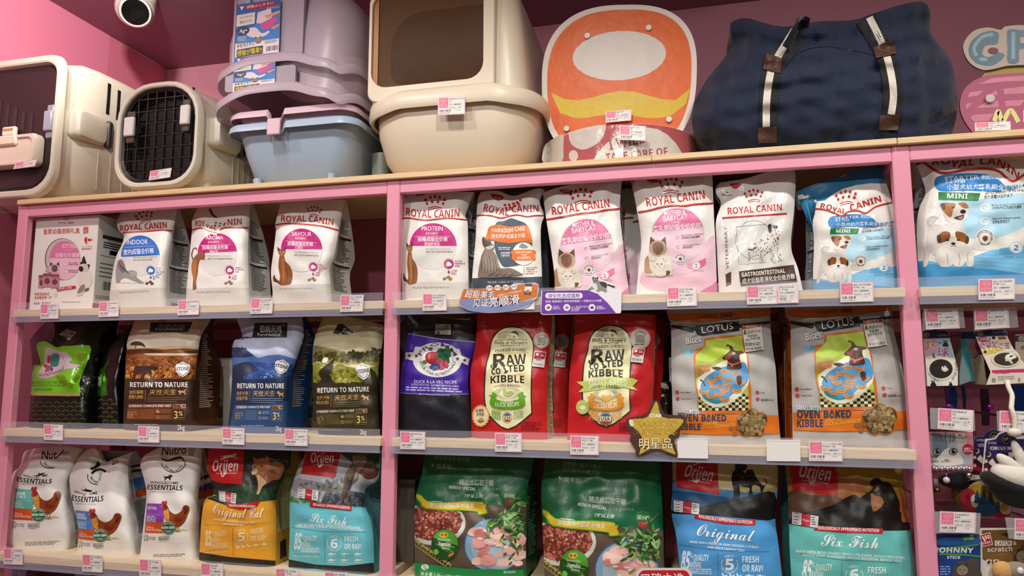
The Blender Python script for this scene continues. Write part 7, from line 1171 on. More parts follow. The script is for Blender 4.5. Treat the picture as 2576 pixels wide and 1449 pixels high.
def card_face(a):
    """the product card: 100 wide, 130 tall"""
    a.R(0, 0, 100, 130, '2a5a9c'); a.R(0, 95, 100, 130, 'dcd2d4'); a.P([(20, 70), (60, 45), (100, 30), (100, 96), (10, 96)], '3a7ac0'); a.E(54, 10, 40, 7, 'a02438'); a.T('掃除のしやすい', 22, 13, 84, 11, 7, 'ecdcd8', .016); a.T('ネコトイレ', 68, 24, 98, 22, 8, 'dfe4ec', .016); a.P([(6, 6), (16, 6), (11, 16)], 'd8dce4')
    a.P([(0, 26), (42, 24), (42, 52), (0, 54)], 'd6cfc4'); a.T('ひとりでがしがし', 8, 36, 38, 34, 5, '5a4418', .014); a.T('掃除ラクラク', 8, 48, 36, 46, 6, '5a4418', .014)
    a.P([(48, 26), (78, 20), (82, 48), (70, 56), (46, 52)], 'd9c4cc'); a.P([(56, 54), (90, 40), (96, 52), (72, 72), (58, 68)], 'c0508c'); a.P([(64, 36), (98, 28), (100, 34), (70, 44)], 'c89a80'); a.P([(80, 66), (100, 60), (100, 66), (86, 74)], 'c08a70'); a.B([(22, 64), (44, 62), (60, 78), (76, 74), (74, 82), (54, 88), (28, 80)], 'dcc6cc')
    a.E(16, 66, 15, 11, '1c2c54'); a.T('Ag+', 8, 70, 26, 70, 9, 'dce0e8', .01); a.R(4, 78, 24, 92, '7a90b8'); catface(a, 52, 94, 8, '8a7460', '4a3a2c', None, 'a0a080'); a.T('手を汚さずに', 4, 106, 44, 104, 9, '1c1c20', .014)
    a.P([(4, 110), (64, 108), (64, 128), (4, 129)], '2a2418'); a.T('掃除が簡単!!', 6, 126, 62, 124, 14, 'e4c830', .02); a.bars(72, 112, 98, 124, '2a2a2a', 12); a.Mi(68, 98, 98, 106, 3, '6a6a6a', 0, .5)
def hcard(par, y, x0, x1, zb, zt, name='header_card', cut=0):
    """a printed card hung flat against the front of a hood"""
    P = at; fx = lambda X, Z: (1288 + FPX * (np.array([X, y, Z]) - CP) @ CR / ((np.array([X, y, Z]) - CP) @ CF), 724.5 - FPX * (np.array([X, y, Z]) - CP) @ CU / ((np.array([X, y, Z]) - CP) @ CF))
    tl, tr, bl = np.array(fx(x0, zt)), np.array(fx(x1, zt)), np.array(fx(x0, zb)); a = Art(Plane(y), tl[0], tl[1], ex=tuple((tr - tl) / 100), ey=tuple((bl - tl) / 130), base=.0003); card_face(a)
    return plate(name, [fx(x0, zb), fx(x1, zb), fx(x1, zt), fx(x0, zt)], y, .0008, M('d8d4d8', 'card'), par, art=a)
hcard(h2, -.021, -.458, -.320, H0 + .376, H0 + .535); hcard(h1, -.031, -.452, -.322, H0 + .272, H0 + .372)
for x in (-.425, -.34): MB().box((x - .008, -.020, H0 + .525), (x + .008, -.013, H0 + .575), M('8ab0c8', 'plastic'), .002).build('card_clip', h2)
fl = MB(); o_ = rrect(-.472, -.252, H0 + .36, H0 + .572, .02); i_ = rrect(-.466, -.258, H0 + .366, H0 + .566, .016)
fl.loft([[(x, .0, z) for x, z in o_], [(x, -.0135, z) for x, z in o_], [(x, -.0135, z) for x, z in i_], [(x, -.011, z) for x, z in i_]], M('a694a2', 'plastic'), False, True); fl.build('front_flap', h2)
o_ = rrect(-.48, -.262, H0 + .275, H0 + .335, .01); MB().loft([[(x, -.019, z) for x, z in o_], [(x, -.0275, z) for x, z in o_]], M('9c8c9a', 'plastic'), True, True).build('front_flap', h1)
# big cream litter box
r = root('hooded_litter_box', (.155, .27, ZT), 'large cream hooded litter box with a brown door flap', 'litter box'); CRM = M('dccdb6', 'plastic'); cx, y0, L = .155, .012, .50
def lp(hw, z, grow, rr, sx=0, n=9): return [(x + sx, y, z) for x, y in rrect(cx - hw, cx + hw, y0 - grow, y0 + L + grow, rr, n)]
MB().loft([lp(.150, ZT, -.075, .06), lp(.172, ZT + .010, -.055, .08), lp(.205, ZT + .06, -.02, .10), lp(.224, ZT + .13, .0, .11), lp(.230, H0 + .20, .004, .12)], CRM, True, True).build('tub', r, angle=60)
rim = [lp(.228, H0 + .232, .002, .12), lp(.240, H0 + .232, .014, .125), lp(.250, H0 + .222, .024, .13), lp(.252, H0 + .190, .026, .13), lp(.247, H0 + .180, .022, .13), lp(.240, H0 + .184, .014, .125)]
def bow(l): return [(x, y, z + (.016 * max(0, 1 - ((x - cx) / .17) ** 2) if y < .1 else 0) - .05 * max(0, (y - .05) / .5) * 0) for x, y, z in l]
MB().loft([bow(l) for l in rim], CRM, False, False).build('rim', r, angle=60)
hx = .128
def hl(hw, z, ya, rr): return [(x, y, z) for x, y in rrect(hx - hw, hx + hw + .02, ya, y0 + L - .01, rr, 9)]
MB().loft([hl(.212, H0 + .215, .034, .055), hl(.208, H0 + .30, .036, .055), hl(.198, H0 + .42, .042, .055), hl(.185, H0 + .52, .05, .055), hl(.165, H0 + .575, .075, .06), hl(.12, H0 + .60, .13, .06)], CRM, False, True).build('hood', r, angle=60)
fr_ = MB(); ring_loft(fr_, rrect(hx - .198, hx + .158, H0 + .222, H0 + .535, .03), rrect(hx - .188 , hx + .128, H0 + .262, H0 + .525, [.03, .03, .045, .045]), .014, .05, CRM); fr_.build('front_frame', r)
fm_ = M('54330f', 'matte'); MB().box((hx - .172, .026, H0 + .262), (hx + .128, .029, H0 + .53), fm_, .0008).build('door_flap', r); MB().box((hx - .1885, .022, H0 + .262), (hx - .172, .031, H0 + .53), M('a8651c', 'plastic')).build('flap_edge', r)
MB().loft([[(x, .0255, z) for x, z in rrect(hx - .135, hx + .13, H0 + .27, H0 + .47, [.0, .09, .04, .0])], [(x, .0245, z) for x, z in rrect(hx - .130, hx + .128, H0 + .272, H0 + .465, [.0, .09, .04, .0])]], M('45290c', 'matte'), False, True).build('flap_panel', r)
MB().ball((.108, .008, H0 + .215), .04, M('eadcc4', 'plastic'), 24, 12, (1, .22, .35)).build('rim_catch', r)
tag(MB().loft([[(x, y, z) for x, y in rrect(-.108, -.058, .12, .4, .02)] for z in (ZT, H0 + .12)], M('6f756a', 'plastic'), True, True).build('storage_tub', angle=50), 'grey tub in the shade between the blue tray and the cream litter box', 'tub')
# orange board on a red and white drum
G3c = lambda pts: [(1340 + x / 2.0841, y / 2.0841) for x, y in pts]
def outl(k, n=6): return [(1558 + 195 * k * math.copysign(abs(math.cos(t)) ** .75, math.cos(t)) + 6 * math.sin(t), 188 - (176 if math.sin(t) > 0 else 222) * k * math.copysign(abs(math.sin(t)) ** .8, math.sin(t)) - 10 * math.cos(t)) for t in np.linspace(0, 2 * PI, 72)[:-1]]
a = Art(Plane(.15), 0, 0, 1.0, base=.0004); a.P(outl(.93), 'd8601a'); a.P([p for p in outl(.93) if p[1] > 225] and [(1385, 232)] + [(1385 + k * 35, 240 + 12 * math.sin(k * .9)) for k in range(1, 10)] + [(1737, 222)] + [(1725, 262), (1690, 290)] + [(1690 - k * 30, 292 + 6 * math.sin(k)) for k in range(1, 9)] + [(1410, 285)], 'cfae20'); a.E(1558, 140, 118, 62, 'd3c8be', rot=4)
ob = plate('display_board', outl(1.0), .15, .006, M('dcd2c8', 'card'), None, 'orange board with a white rim and a yellow band standing behind the red drum', 'sign', None, a)
for x, y in ((1478, 92), (1632, 72), (1426, 325), (1683, 302)):
    q = at(np.array(float(x)), np.array(float(y)), np.array(.15)); MB().tube([(q[0], .149, q[2]), (q[0], .143, q[2])], [.008, .0075], M('d6cfc6', 'plastic'), 18).build('screw_cap', ob); 
xc, yc, rr = .592, .215, .2; zt = H0 + .106
mb = MB(); n = 72; c0 = [(xc + rr * math.cos(2 * PI * k / n), yc + rr * math.sin(2 * PI * k / n)) for k in range(n)]
mb.loft([[(x, y, ZT) for x, y in c0], [(x, y, zt) for x, y in c0]], M('a82834', 'shiny'), True, True)
a = Art(Cyl(xc, yc, rr), 1340, 230, 5.6, base=.0004, kind='shiny')
a.P(spline([(150, 1010), (155, 800), (210, 720), (300, 660), (428, 605), (432, 760), (410, 995)], 3), 'c8beb4'); a.P(spline([(505, 600), (505, 580), (760, 505), (1015, 470), (1020, 560), (980, 660), (900, 740), (760, 812), (660, 815), (560, 760), (515, 680)], 2), 'c8beb4'); a.E(575, 905, 65, 78, 'c8beb4')
a.P([(850, 965), (930, 850), (1030, 740), (1150, 640), (1290, 560), (1440, 515), (1600, 505), (1760, 530), (1900, 610), (2020, 730), (2100, 865), (2100, 960), (1500, 1060), (850, 1060)], 'cfc6bc')
a.T('I WILL', 1090, 830, 1580, 725, 150, '9c2834', .03); a.T('TAKE CARE OF', 1035, 985, 1905, 895, 110, '9c2834', .03)
q = a.parts[None]; o_ = len(mb.V); mb.V += q.V; mb.F += [[k + o_ for k in f] for f in q.F]; mb.FM += [mb.mi(q.m[i]) for i in q.FM]
dr = tag(mb.build('gift_drum', angle=40), 'red and white round drum lettered in red, wrapped in clear film', 'drum')
film = clear('e8e4e2', .10, .08, 'wrap'); m2 = MB(); rg = random.Random(3); c1 = [(xc + (rr + .0035 + .0012 * rg.uniform(-1, 1)) * math.cos(2 * PI * k / 120), yc + (rr + .0035 + .0012 * rg.uniform(-1, 1)) * math.sin(2 * PI * k / 120)) for k in range(120)]
m2.loft([[(x, y, ZT + .001) for x, y in c1], [(x, y, (ZT + zt) / 2) for x, y in c1[1:] + c1[:1]], [(x, y, zt + .001) for x, y in c1]], film); m2.build('wrapping_film', dr, angle=None)
# navy padded pet bag
f3 = crop((1340, 0), 2.0841)
S_ = Soft(.07, f3([(985, 830), (850, 700), (842, 560), (905, 430), (1000, 310), (1045, 230), (1035, 130), (1060, 105)]), f3([(2175, 770), (2230, 560), (2195, 330), (2115, 210), (2085, 150), (2085, 60)]), f3([(1060, 105), (1130, 96), (1310, 140), (1500, 112), (1680, 105), (1800, 66), (1950, 20), (2050, 12), (2085, 60)]), bulge=.085, wr=.006, lean=.05, edge=.03, zs=ZT, seed=11, lp=2,
     creases=[(1880, 150, 1890, 330, .012, 12), (2185, 130, 2230, 330, .012, 12), (1830, 110, 1840, 250, .02, 20), (2350, 100, 2345, 320, .02, 16), (1930, 140, 2180, 110, .02, 26), (1780, 225, 1850, 200, .012, 14), (2340, 160, 2400, 155, .014, 12), (2050, 150, 2060, 200, -.006, 40)])
a = Art(S_, 1340, 0, 2.0841, base=.0006)
a.S([(1860, 320), (1850, 450), (1838, 590), (1836, 640)], 3, '0c0f18') ; a.S([(1290, 330), (1340, 320), (1420, 265), (1540, 245), (1680, 265), (1790, 290)], 4, '10141f'); a.S([(1270, 420), (1275, 600), (1290, 680)], 3, '0c0f18')
for nm, cpts, wpts in (('strap', [(1235, 740), (1238, 560), (1248, 400), (1268, 340), (1330, 260), (1400, 170)], [(1225, 670), (1226, 540), (1240, 420), (1262, 340), (1320, 240), (1378, 150)]), ('strap', [(1868, 680), (1890, 540), (1880, 400), (1850, 290), (1800, 190), (1740, 95)], [(1880, 600), (1892, 500), (1880, 390), (1852, 280), (1810, 180), (1765, 90)])):
    a.part(nm, .002); setattr(a, 'kind', 'fabric'); a.L(spline(cpts, 8, False), 104, '0d1018'); a.L(spline(wpts, 8, False), 38, 'cfc6b8'); setattr(a, 'kind', 'ink')
for q in ([(1225, 275), (1312, 308), (1298, 385), (1205, 362)], [(1785, 250), (1885, 205), (1908, 280), (1800, 305)], [(1180, 668), (1280, 662), (1280, 748), (1182, 752)], [(1822, 605), (1930, 598), (1915, 680), (1815, 684)]):
    a.part('leather_patch', .003); a.P(q, '4a3028', 'leather'); c_ = np.mean(q, axis=0); i2 = [tuple(c_ + (np.array(p) - c_) * .88) for p in q]; a.L(i2, 2.5, '6a4c3c', True); a.L([i2[0], i2[2]], 2.5, '6a4c3c'); a.L([i2[1], i2[3]], 2.5, '6a4c3c')
for q in ([(866, 690), (985, 660), (985, 712), (875, 728)], [(2140, 560), (2232, 525), (2262, 560), (2160, 610)]): a.part('buckle_strap', .004); a.P(q, '14110f', 'fabric')
a.part()
nb = bag('pet_bag', 'big padded navy blue pet carrying bag with white striped straps', 'bag', S_, '121d34', a, D=.26, side='10192c', taper=.3, tip=.12, kind='fabric', nu=60, nv=44, pinch=.05)
# webbing handle that stands free above the bag, right of the first strap
def arc3(pts, Y): return [tuple(at(np.array(1340 + x / 2.0841), np.array(y / 2.0841), np.array(yy))) for (x, y), yy in zip(pts, Y)]
m_ = MB(); m_.tube(arc3([(1330, 250), (1380, 150), (1405, 95), (1425, 100), (1412, 170), (1385, 235)], [.03, .02, .03, .06, .09, .10]), .013, M('0d1018', 'fabric'), 10, flat=.25); m_.build('handle', nb)
# lettered sign at the right
rgh = random.Random(4)
def wob(pts, k=1.5): return [(x + rgh.uniform(-k, k), y + rgh.uniform(-k, k)) for x, y in pts]
c8 = lambda pts: [(2200 + x / 4.529, 20 + y / 4.529) for x, y in pts]
a = Art(Plane(.17), 2200, 20, 4.529, base=.0004)
Cs = spline([(1410, 285), (1350, 262), (1250, 275), (1140, 340), (1075, 440), (1080, 540), (1150, 620), (1260, 658), (1380, 640), (1485, 545), (1420, 505), (1340, 545), (1290, 560), (1230, 530), (1255, 440), (1310, 420), (1400, 410), (1412, 350)], 4)
a.P(wob(Cs, 3), '5d7684'); a.S([(1350, 300), (1230, 330), (1150, 420), (1135, 480), (1165, 545)], 40, '86a2aa', 4); a.E(1240, 585, 50, 24, '86a2aa', rot=0); a.P(wob(spline([(1510, 270), (1560, 240), (1640, 250), (1760, 260), (1860, 340), (1800, 450), (1650, 480), (1640, 620), (1520, 620), (1515, 450)], 3), 3), '5d7684'); a.P([(1660, 330), (1740, 340), (1740, 400), (1660, 400)], 'b6a698'); a.L([(1580, 275), (1580, 580)], 44, '86a2aa')
a.E(1352, 488, 60, 38, '7a2a40')
sg = plate('lettered_board', c8(spline([(1010, 460), (1050, 340), (1150, 250), (1300, 222), (1440, 250), (1490, 210), (1700, 195), (1900, 240), (1980, 400), (1900, 620), (1640, 650), (1500, 660), (1380, 690), (1230, 705), (1080, 620)], 3)), .17, .006, M('b9a99c', 'card'), None, 'cut-out board with big grey blue letters above the pink oval', 'sign', None, a)
plate('yellow_panel', c8([(1225, 780), (1290, 690), (1400, 690), (1700, 640), (1980, 640), (1980, 1500), (1225, 1500)]), .178, .006, M('a8904e', 'card'), sg)
a = Art(Plane(.14), 2200, 20, 4.529, base=.0004)
for q in ([(1170, 870), (1350, 800), (1720, 770), (1980, 790), (1980, 830), (1500, 840)], [(1060, 1020), (1080, 960), (1245, 935), (1180, 1000)], [(1300, 1000), (1390, 930), (1400, 990)], [(1465, 920), (1720, 895), (1980, 900), (1980, 960), (1480, 990)], [(1040, 1090), (1120, 1080), (1045, 1160)], [(1155, 1140), (1260, 1080), (1400, 1055), (1415, 1130)], [(1485, 1055), (1720, 1040), (1660, 1110), (1490, 1125)], [(1090, 1250), (1120, 1220), (1360, 1205), (1300, 1290), (1130, 1300)]): a.P(wob(q, 4), 'c4788e')
a.S([(1365, 1290), (1410, 1175), (1460, 1290), (1550, 1165), (1640, 1300)], 52, 'd3cf86', 8); a.L([(1720, 1160), (1720, 1300)], 52, 'd3cf86')
sg2 = plate('oval_board', c8(spline([(975, 1060), (1020, 930), (1130, 830), (1300, 765), (1550, 745), (1800, 750), (2080, 900), (2160, 1150), (2050, 1400), (1800, 1530), (1400, 1530), (1200, 1480), (1080, 1370), (990, 1210)], 3)), .14, .006, M('a85872', 'card'), None, 'pink striped oval board with a yellow letter M, at the right end', 'sign', None, a)
q = at(np.array(2200 + 1302 / 4.529), np.array(20 + 1042 / 4.529), np.array(.14)); MB().tube([(q[0], .139, q[2]), (q[0], .132, q[2])], [.0105, .0095], M('cfc8c0', 'metal'), 18).build('screw_cap', sg2)
# ================================================================ price tags
TAGG = 'pink and white price tags on the shelf rails'
rgt = random.Random(21)
def tagface(a, w, l1, p0, p1, num, sq=True):
    """tag art, w wide and 70 tall"""
    a.R(1.5, 1.5, w - 1.5, 68.5, 'e39cb4'); a.R(3, 3, w - 3, 67, 'e4dfdc'); x = 36 if sq else 4
    if sq:
        a.R(4, 4, 35, 43, 'e2708c'); a.ring(19.5, 17, 10, 9.5, 1.1, 'f0b8c6', 18); a.ring(19.5, 18, 5, 4.4, 1, 'f0b8c6', 12, 20, 300); a.ring(15.5, 16, 3, 3, .9, 'f0b8c6', 10); a.ring(23.5, 16, 3, 3, .9, 'f0b8c6', 10)
        a.T('Homewating', 6, 33, 33, 33, 4, 'f0c0cc', .02); a.T('爱 宠 之 家', 7, 41, 32, 41, 5, 'f0b8c6', .01)
    a.T(l1[0], x + 1, 12, x + 1 + min(w - x - 5, 5.3 * len(l1[0])), 12, 6, '2a2626', .012); a.T(l1[1], x + 1, 20, x + 1 + min(w - x - 5, 5 * len(l1[1])), 20, 5.4, '2a2626', .01)
    for y in (24, 36, 48): a.L([(x, y), (w - 4, y)], .5, '8a8482')
    a.T('原价 ' + p0, x + 2, 33, x + 24, 33, 5.4, '4a4646', .006); a.L([(w - 38, 26), (w - 38, 35)], .6, '6a6464'); a.T('会员价', w - 34, 33, w - 14, 33, 5.6, '2a2626', .02); a.L([(w - 36, 30.5), (w - 10, 30.5)], 1, '2a2626')
    a.T('宠粮会员价', x + 2, 45, x + 24, 45, 5, '5a5656', .006); a.T(p1, w - 26, 45, w - 26 + 4 * len(p1), 45, 5.4, '3a3636', .01); a.T('元/包', w - 28, 55, w - 16, 55, 4.6, '5a5656')
    a.bars(6, 49, min(44, w - 36), 58, '2a2626', 13); a.T(num, 5, 65, 40, 65, 5, '3a3636', .01)
def ptag(q, label, l1, p1, Y=-.0215, w=92, blank=False, group=TAGG, sq=True, p0=None):
    """q: the four corners in the frame, from top left clockwise"""
    tl, tr, br, bl = [np.array(p, float) for p in q]
    a = Art(Plane(Y), tl[0], tl[1], ex=tuple((tr - tl) / w), ey=tuple((bl - tl) / 70), base=.00025, step=.00004)
    if not blank: tagface(a, w, l1, p0 or str(int(float(p1) * 1.25)), p1, '69' + str(rgt.randint(10 ** 8, 10 ** 9 - 1)), sq)
    else: a.L([(0, 5), (w, 5)], .8, 'cfcbc8')
    return plate('price_tag', [bl, br, tr, tl], Y, .0006, M('e2dddb', 'card'), None, label, 'price tag', group, a)
def bx(x0, y0, x1, y1, s=0.0, k=0.0): return [(x0 + k, y0), (x1 + k, y0 + s), (x1, y1 + s), (x0, y1)]
RCN = '皇家'
for q, lb, l1, p in (
    (bx(101, 765, 147, 803, -1, 1), 'price tag under the white gift box', ('皇家幼猫尝鲜礼盒', '1.2kg'), '150.2'), (bx(248, 759, 298, 798, -1.5, 2), 'price tag under the blue half circle bag', ('皇家室内成猫粮 I27', '2kg'), '165.4'),
    (bx(446, 755, 500, 793.5, -1.5, 2), 'price tag left of the bag with the cat on its hind legs', ('皇家挑嘴成猫粮 香味', '2kg'), '129.4'), (bx(629, 750.5, 685, 790, -1, 3), 'price tag left of the bag with the brown side-on cat', ('皇家绝对挑嘴成猫粮', '口感型 2kg'), '126'),
    (bx(855, 742.5, 913, 785, -1, 2), 'price tag at the right end of the upper left shelf', ('皇家绝对挑嘴成猫粮', '口感型 2kg'), '128'), (bx(1063, 738.5, 1124, 782.5, -1, 0), 'price tag under the bag with the tan cat at the middle post', ('皇家绝对挑嘴成猫粮', '肠道舒适型 2kg'), '124'),
    (bx(1281, 747, 1345, 780, -1, 0), 'price tag half hidden behind the orange and blue paper sign', ('皇家美毛成猫粮', '2kg'), '136'), (bx(1678, 722.5, 1753.5, 771.5, -2, 0), 'price tag under the second white and pink kitten bag', ('皇家离乳期幼猫粮', '奶糕 2kg'), '136'),
    (bx(1879, 719.5, 1955.5, 766.5, -1.5, -1), 'left one of the two joined tags under the spotted dog bag', ('皇家成犬易消化粮', '处方粮 1.5kg'), '190.4'), (bx(2114, 711, 2198, 761, -2, -1), 'price tag under the smaller blue puppy bag', ('皇家小型犬离乳期粮', '奶糕 1kg'), '63.4'),
    (bx(2461, 702, 2553, 755, -2, 0), 'price tag under the big blue puppy bag', ('皇家小型犬离乳期粮', '奶糕 3kg'), '187.2'), (bx(110, 1067, 158.5, 1106.5, 2, 0), 'price tag under the black bag with green label', ('福摩四星猫粮', '4磅'), '251.1'),
    (bx(347.5, 1071.5, 401, 1113, 1.5, 0), 'price tag under the brown savanna bag', ('伯纳天纯 全价猫粮', '2kg'), '214.2'), (bx(559, 1075.5, 615, 1118, 2, 0), 'price tag at the left foot of the blue lake bag', ('伯纳天纯 全价犬粮', '2kg'), '148.4'),
    (bx(716, 1078.5, 774, 1121, 2, 0), 'price tag between the blue lake and olive meadow bags', ('伯纳天纯 全价犬粮', '2kg'), '102.4'), (bx(1006.5, 1085, 1070, 1130, 1.5, 0), 'price tag under the purple apple label bag', ('福摩四星鸭肉犬粮', '4磅'), '254.5'),
    (bx(1245, 1088.5, 1312.5, 1136.5, 1.5, 0), 'price tag under the red duck recipe bag', ('星益生趣烘焙犬粮', '鸭肉 3.5磅'), '223'), (bx(1434.5, 1095.5, 1506.5, 1144, 1.5, 0), 'price tag under the red small breed bag', ('星益生趣烘焙犬粮', '鸡肉 3.5磅'), '233'),
    (bx(2035, 1109.5, 2120, 1160, 1.5, 0), 'price tag under the right grey bathing dog bag', ('LOTUS 全价犬粮', '鸭肉配方 5磅'), '431.2'), (bx(9, 1379, 57.5, 1419.5, 2, 0), 'price tag under the teal band hen bag', ('天然之选 室内猫粮', '3磅'), '101.2'),
    (bx(207, 1394, 258.5, 1438, 3, 0), 'price tag under the blue band hen bag', ('天然之选 体重猫粮', '3磅'), '121.2'), (bx(350.5, 1406, 406, 1453, 3, 0), 'price tag under the purple band hen bag', ('天然之选 幼猫粮', '3磅'), '118.4'),
    (bx(505.5, 1416, 562, 1463, 2, 0), 'price tag under the yellow bag', ('渴望 成猫粮', '1.8kg'), '364'), (bx(693.5, 1429.5, 752, 1478, 2, 0), 'price tag at the left foot of the teal striped cat bag', ('渴望 六种鱼猫粮', '1.8kg'), '384'), (bx(817, 1438.5, 876, 1487, 2, 0), 'price tag cut by the frame under the teal striped cat bag', ('渴望 六种鱼猫粮', '1.8kg'), '384')):
    ptag(q, lb, l1, p)
ptag(bx(1956, 716.5, 2009.5, 763.5, -1, 0), 'right one of the two joined tags, without a pink square', ('皇家成犬易消化粮', '1.5kg'), '219', w=62, sq=False)
for q, lb in ((bx(1704.5, 1101, 1781.5, 1152.5, 1.5, -1), 'blank white tag right of the gold star sign'), (bx(1929, 1105.5, 2014, 1160, 1, -1), 'blank white tag between the two grey bathing dog bags')): ptag(q, lb, None, '0', blank=True, group='blank white tags on the second shelf rail')
TG2 = 'price tags on the things above the shelving'
for q, lb, l1, p, Y in ((bx(33, 409, 88, 426, -8, 6), 'price tag lying aslant on the large carrier door', ('航空箱 大号', 'L'), '188', -.014), (bx(374, 430, 428, 454, -8, 4), 'price tag at the bottom of the smaller carrier door', ('航空箱 小号', 'S'), '128', .002),
    (bx(1101.5, 244.5, 1170, 290, -3, 0), 'price tag on the rim of the cream litter box', ('爱丽思猫砂盆大号半封闭', '米色'), '198', -.0175), (bx(1523, 281, 1588, 309, -6, 1), 'price tag on the orange board', ('宠物猫抓板', '大号'), '88.4', .135), (bx(1559, 315, 1625, 352, 2, -1), 'price tag on the red drum', ('猫抓板 礼盒', '圆形'), '25.6', -.002),
    (bx(2453, 308, 2543, 330, -3, -1), 'price tag in front of the pink oval board', ('猫薄荷玩具', '1个'), '138.0', .02)): ptag(q, lb, l1, p, Y, group=TG2)
# paper signs clipped to the rails
c3 = lambda pts: [(990 + x / 4.262, 460 + y / 4.262) for x, y in pts]
a = Art(Plane(-.024), 990, 460, 4.262, base=.0004, step=.00006)
a.P([(752, 1140), (1150, 1130), (1400, 1085), (1548, 1090), (1538, 1220), (1300, 1290), (1000, 1250), (712, 1260)], 'c8702c'); a.B([(705, 1270), (850, 1245), (1000, 1260), (1180, 1300), (1400, 1270), (1500, 1250), (1460, 1300), (1250, 1370), (960, 1388), (780, 1360)], '7c86ac', 4)
for k, t in enumerate(('浓密', '亮泽', '固毛', '护色')): x = 1028 + k * 88; y = 1128 - k * 4; a.E(x, y, 38, 32, 'c8602c'); a.E(x, y, 34, 28, 'e8e4e0'); a.T(t, x - 26, y + 12, x + 26, y + 10, 26, '3a3440', .014)
for o, c in ((.05, '4c4a78'), (.012, 'eceae6')): a.T('超能美毛', 762, 1222, 1080, 1240, 78, c, o, .15); a.T('见证', 848, 1318, 1010, 1318, 72, c, o, .15); a.T('亮顺滑', 1020, 1325, 1345, 1290, 98, c, o + .006, .12)
a.T('科研配方 3:1 护毛黄金比例', 1115, 1222, 1380, 1165, 24, 'ecd8c4', .008); a.P([(1412, 1080), (1488, 1080), (1472, 1205), (1396, 1200)], '4a5260'); a.P([(1408, 1110), (1486, 1112), (1478, 1165), (1400, 1162)], 'e2ded8'); a.E(1440, 1165, 24, 18, 'c87434')
plate('paper_sign', c3(spline([(748, 1138), (860, 1136), (1000, 1130), (1150, 1120), (1250, 1100), (1300, 1072), (1400, 1076), (1470, 1070), (1555, 1086), (1545, 1222), (1516, 1250), (1440, 1325), (1300, 1370), (1100, 1392), (950, 1392), (800, 1365), (712, 1320), (698, 1265), (715, 1225)], 2)), -.024, .0008, M('b9bcc8', 'card'), None, 'orange and blue paper sign hanging on the rail below the slate cat bag', 'sign', None, a)
c4 = lambda pts: [(1350 + x / 3.916, 430 + y / 3.916) for x, y in pts]
a = Art(Plane(-.024), 1350, 430, 3.916, base=.0004, step=.00006)
a.P([(55, 1180), (500, 1175), (600, 1210), (700, 1300), (780, 1400), (60, 1410), (44, 1395)], '6a3a9a'); a.P(rrect(86, 452, 1200, 1256, 26), 'e6e2ea'); a.T('消化优选成猫粮', 108, 1248, 428, 1246, 40, '4a2a78', .02); a.T('挑食? 容易软便? 体态不够理想? 一次解决三大问题', 86, 1296, 640, 1288, 22, 'e2dcea', .012)
for k, (x, t) in enumerate(((115, ('五种肉源', '提高适口性')), (297, ('L.I.P.高消化蛋白', '呵护消化健康', '粪便更理想')), (545, ('适量能量', '维持理想体态')))):
    a.E(x, 1345, 34, 34, 'e4e0e8'); a.B([(x - 18, 1345), (x, 1330), (x + 18, 1340), (x + 12, 1360), (x - 10, 1360)], ('8a6a4a', '8a8494', '5a5464')[k])
    for j, u in enumerate(t): a.T(u, x + 44, 1345 + j * 18, x + 44 + len(u) * 15, 1343 + j * 18, 15, 'd8d0e2', .012)
a.B([(545, 1060), (560, 1045), (585, 1050), (605, 1048), (610, 1080), (660, 1095), (720, 1120), (770, 1135), (760, 1155), (690, 1130), (690, 1195), (640, 1180), (600, 1190), (570, 1160), (520, 1180), (505, 1165), (550, 1130), (555, 1090)], '8a8684', 4); a.B([(620, 1095), (680, 1100), (690, 1150), (650, 1140)], '3a3838'); a.B([(540, 1120), (585, 1110), (600, 1170), (570, 1165)], 'd8d4d0'); a.S([(700, 1120), (740, 1135), (770, 1142)], 14, '2e2c2c'); a.E(580, 1072, 26, 22, '6a6664'); a.P([(548, 1060), (550, 1040), (568, 1052)], '3a3838'); a.P([(588, 1052), (606, 1040), (608, 1064)], '3a3838'); a.E(570, 1070, 5, 4, 'c8c4a0', n=8); a.E(592, 1072, 5, 4, 'c8c4a0', n=8)
plate('paper_sign', c4([(46, 1178), (500, 1172), (498, 1158), (540, 1110), (532, 1070), (548, 1032), (605, 1030), (625, 1062), (730, 1105), (782, 1132), (775, 1158), (838, 1156), (832, 1392), (822, 1402), (60, 1418), (40, 1405)]), -.024, .0008, M('dedae0', 'card'), None, 'purple paper sign with a tabby cat cut-out, on the upper rail', 'sign', None, a)
f2 = lambda pts: [(1560 + x / 3.2936, 750 + y / 3.2936) for x, y in pts]
a = Art(Plane(-.0245), 1560, 750, 3.2936, base=.0004, step=.00006)
a.P(spline([(290, 865), (312, 880), (350, 985), (500, 1000), (522, 1030), (440, 1120), (400, 1150), (455, 1280), (440, 1290), (290, 1240), (180, 1285), (160, 1290), (180, 1150), (100, 1060), (95, 1010), (110, 1000), (225, 985)], 3), 'c0a040')
for k in range(16):
    x = 130 + (k % 8) * 46; y = 1040 + (k // 8) * 70; a.ring(x, y, 20, 24, 2.5, '8a6c24', 8)
a.blobs(120, 1000, 500, 1130, 120, 5, ['e0c878', '94782c', 'cdb256', 'b09038'], 3); a.T('STAR', 245, 988, 342, 988, 30, 'ecebe8', .035)
for o, c in ((.05, '4a3028'), (.022, 'e8dcae')): a.T('明星品', 158, 1240, 432, 1240, 76, c, o)
a.B([(75, 1010), (90, 1005), (105, 1015), (115, 1040), (112, 1060), (88, 1060), (76, 1040)], 'e4d8b0')
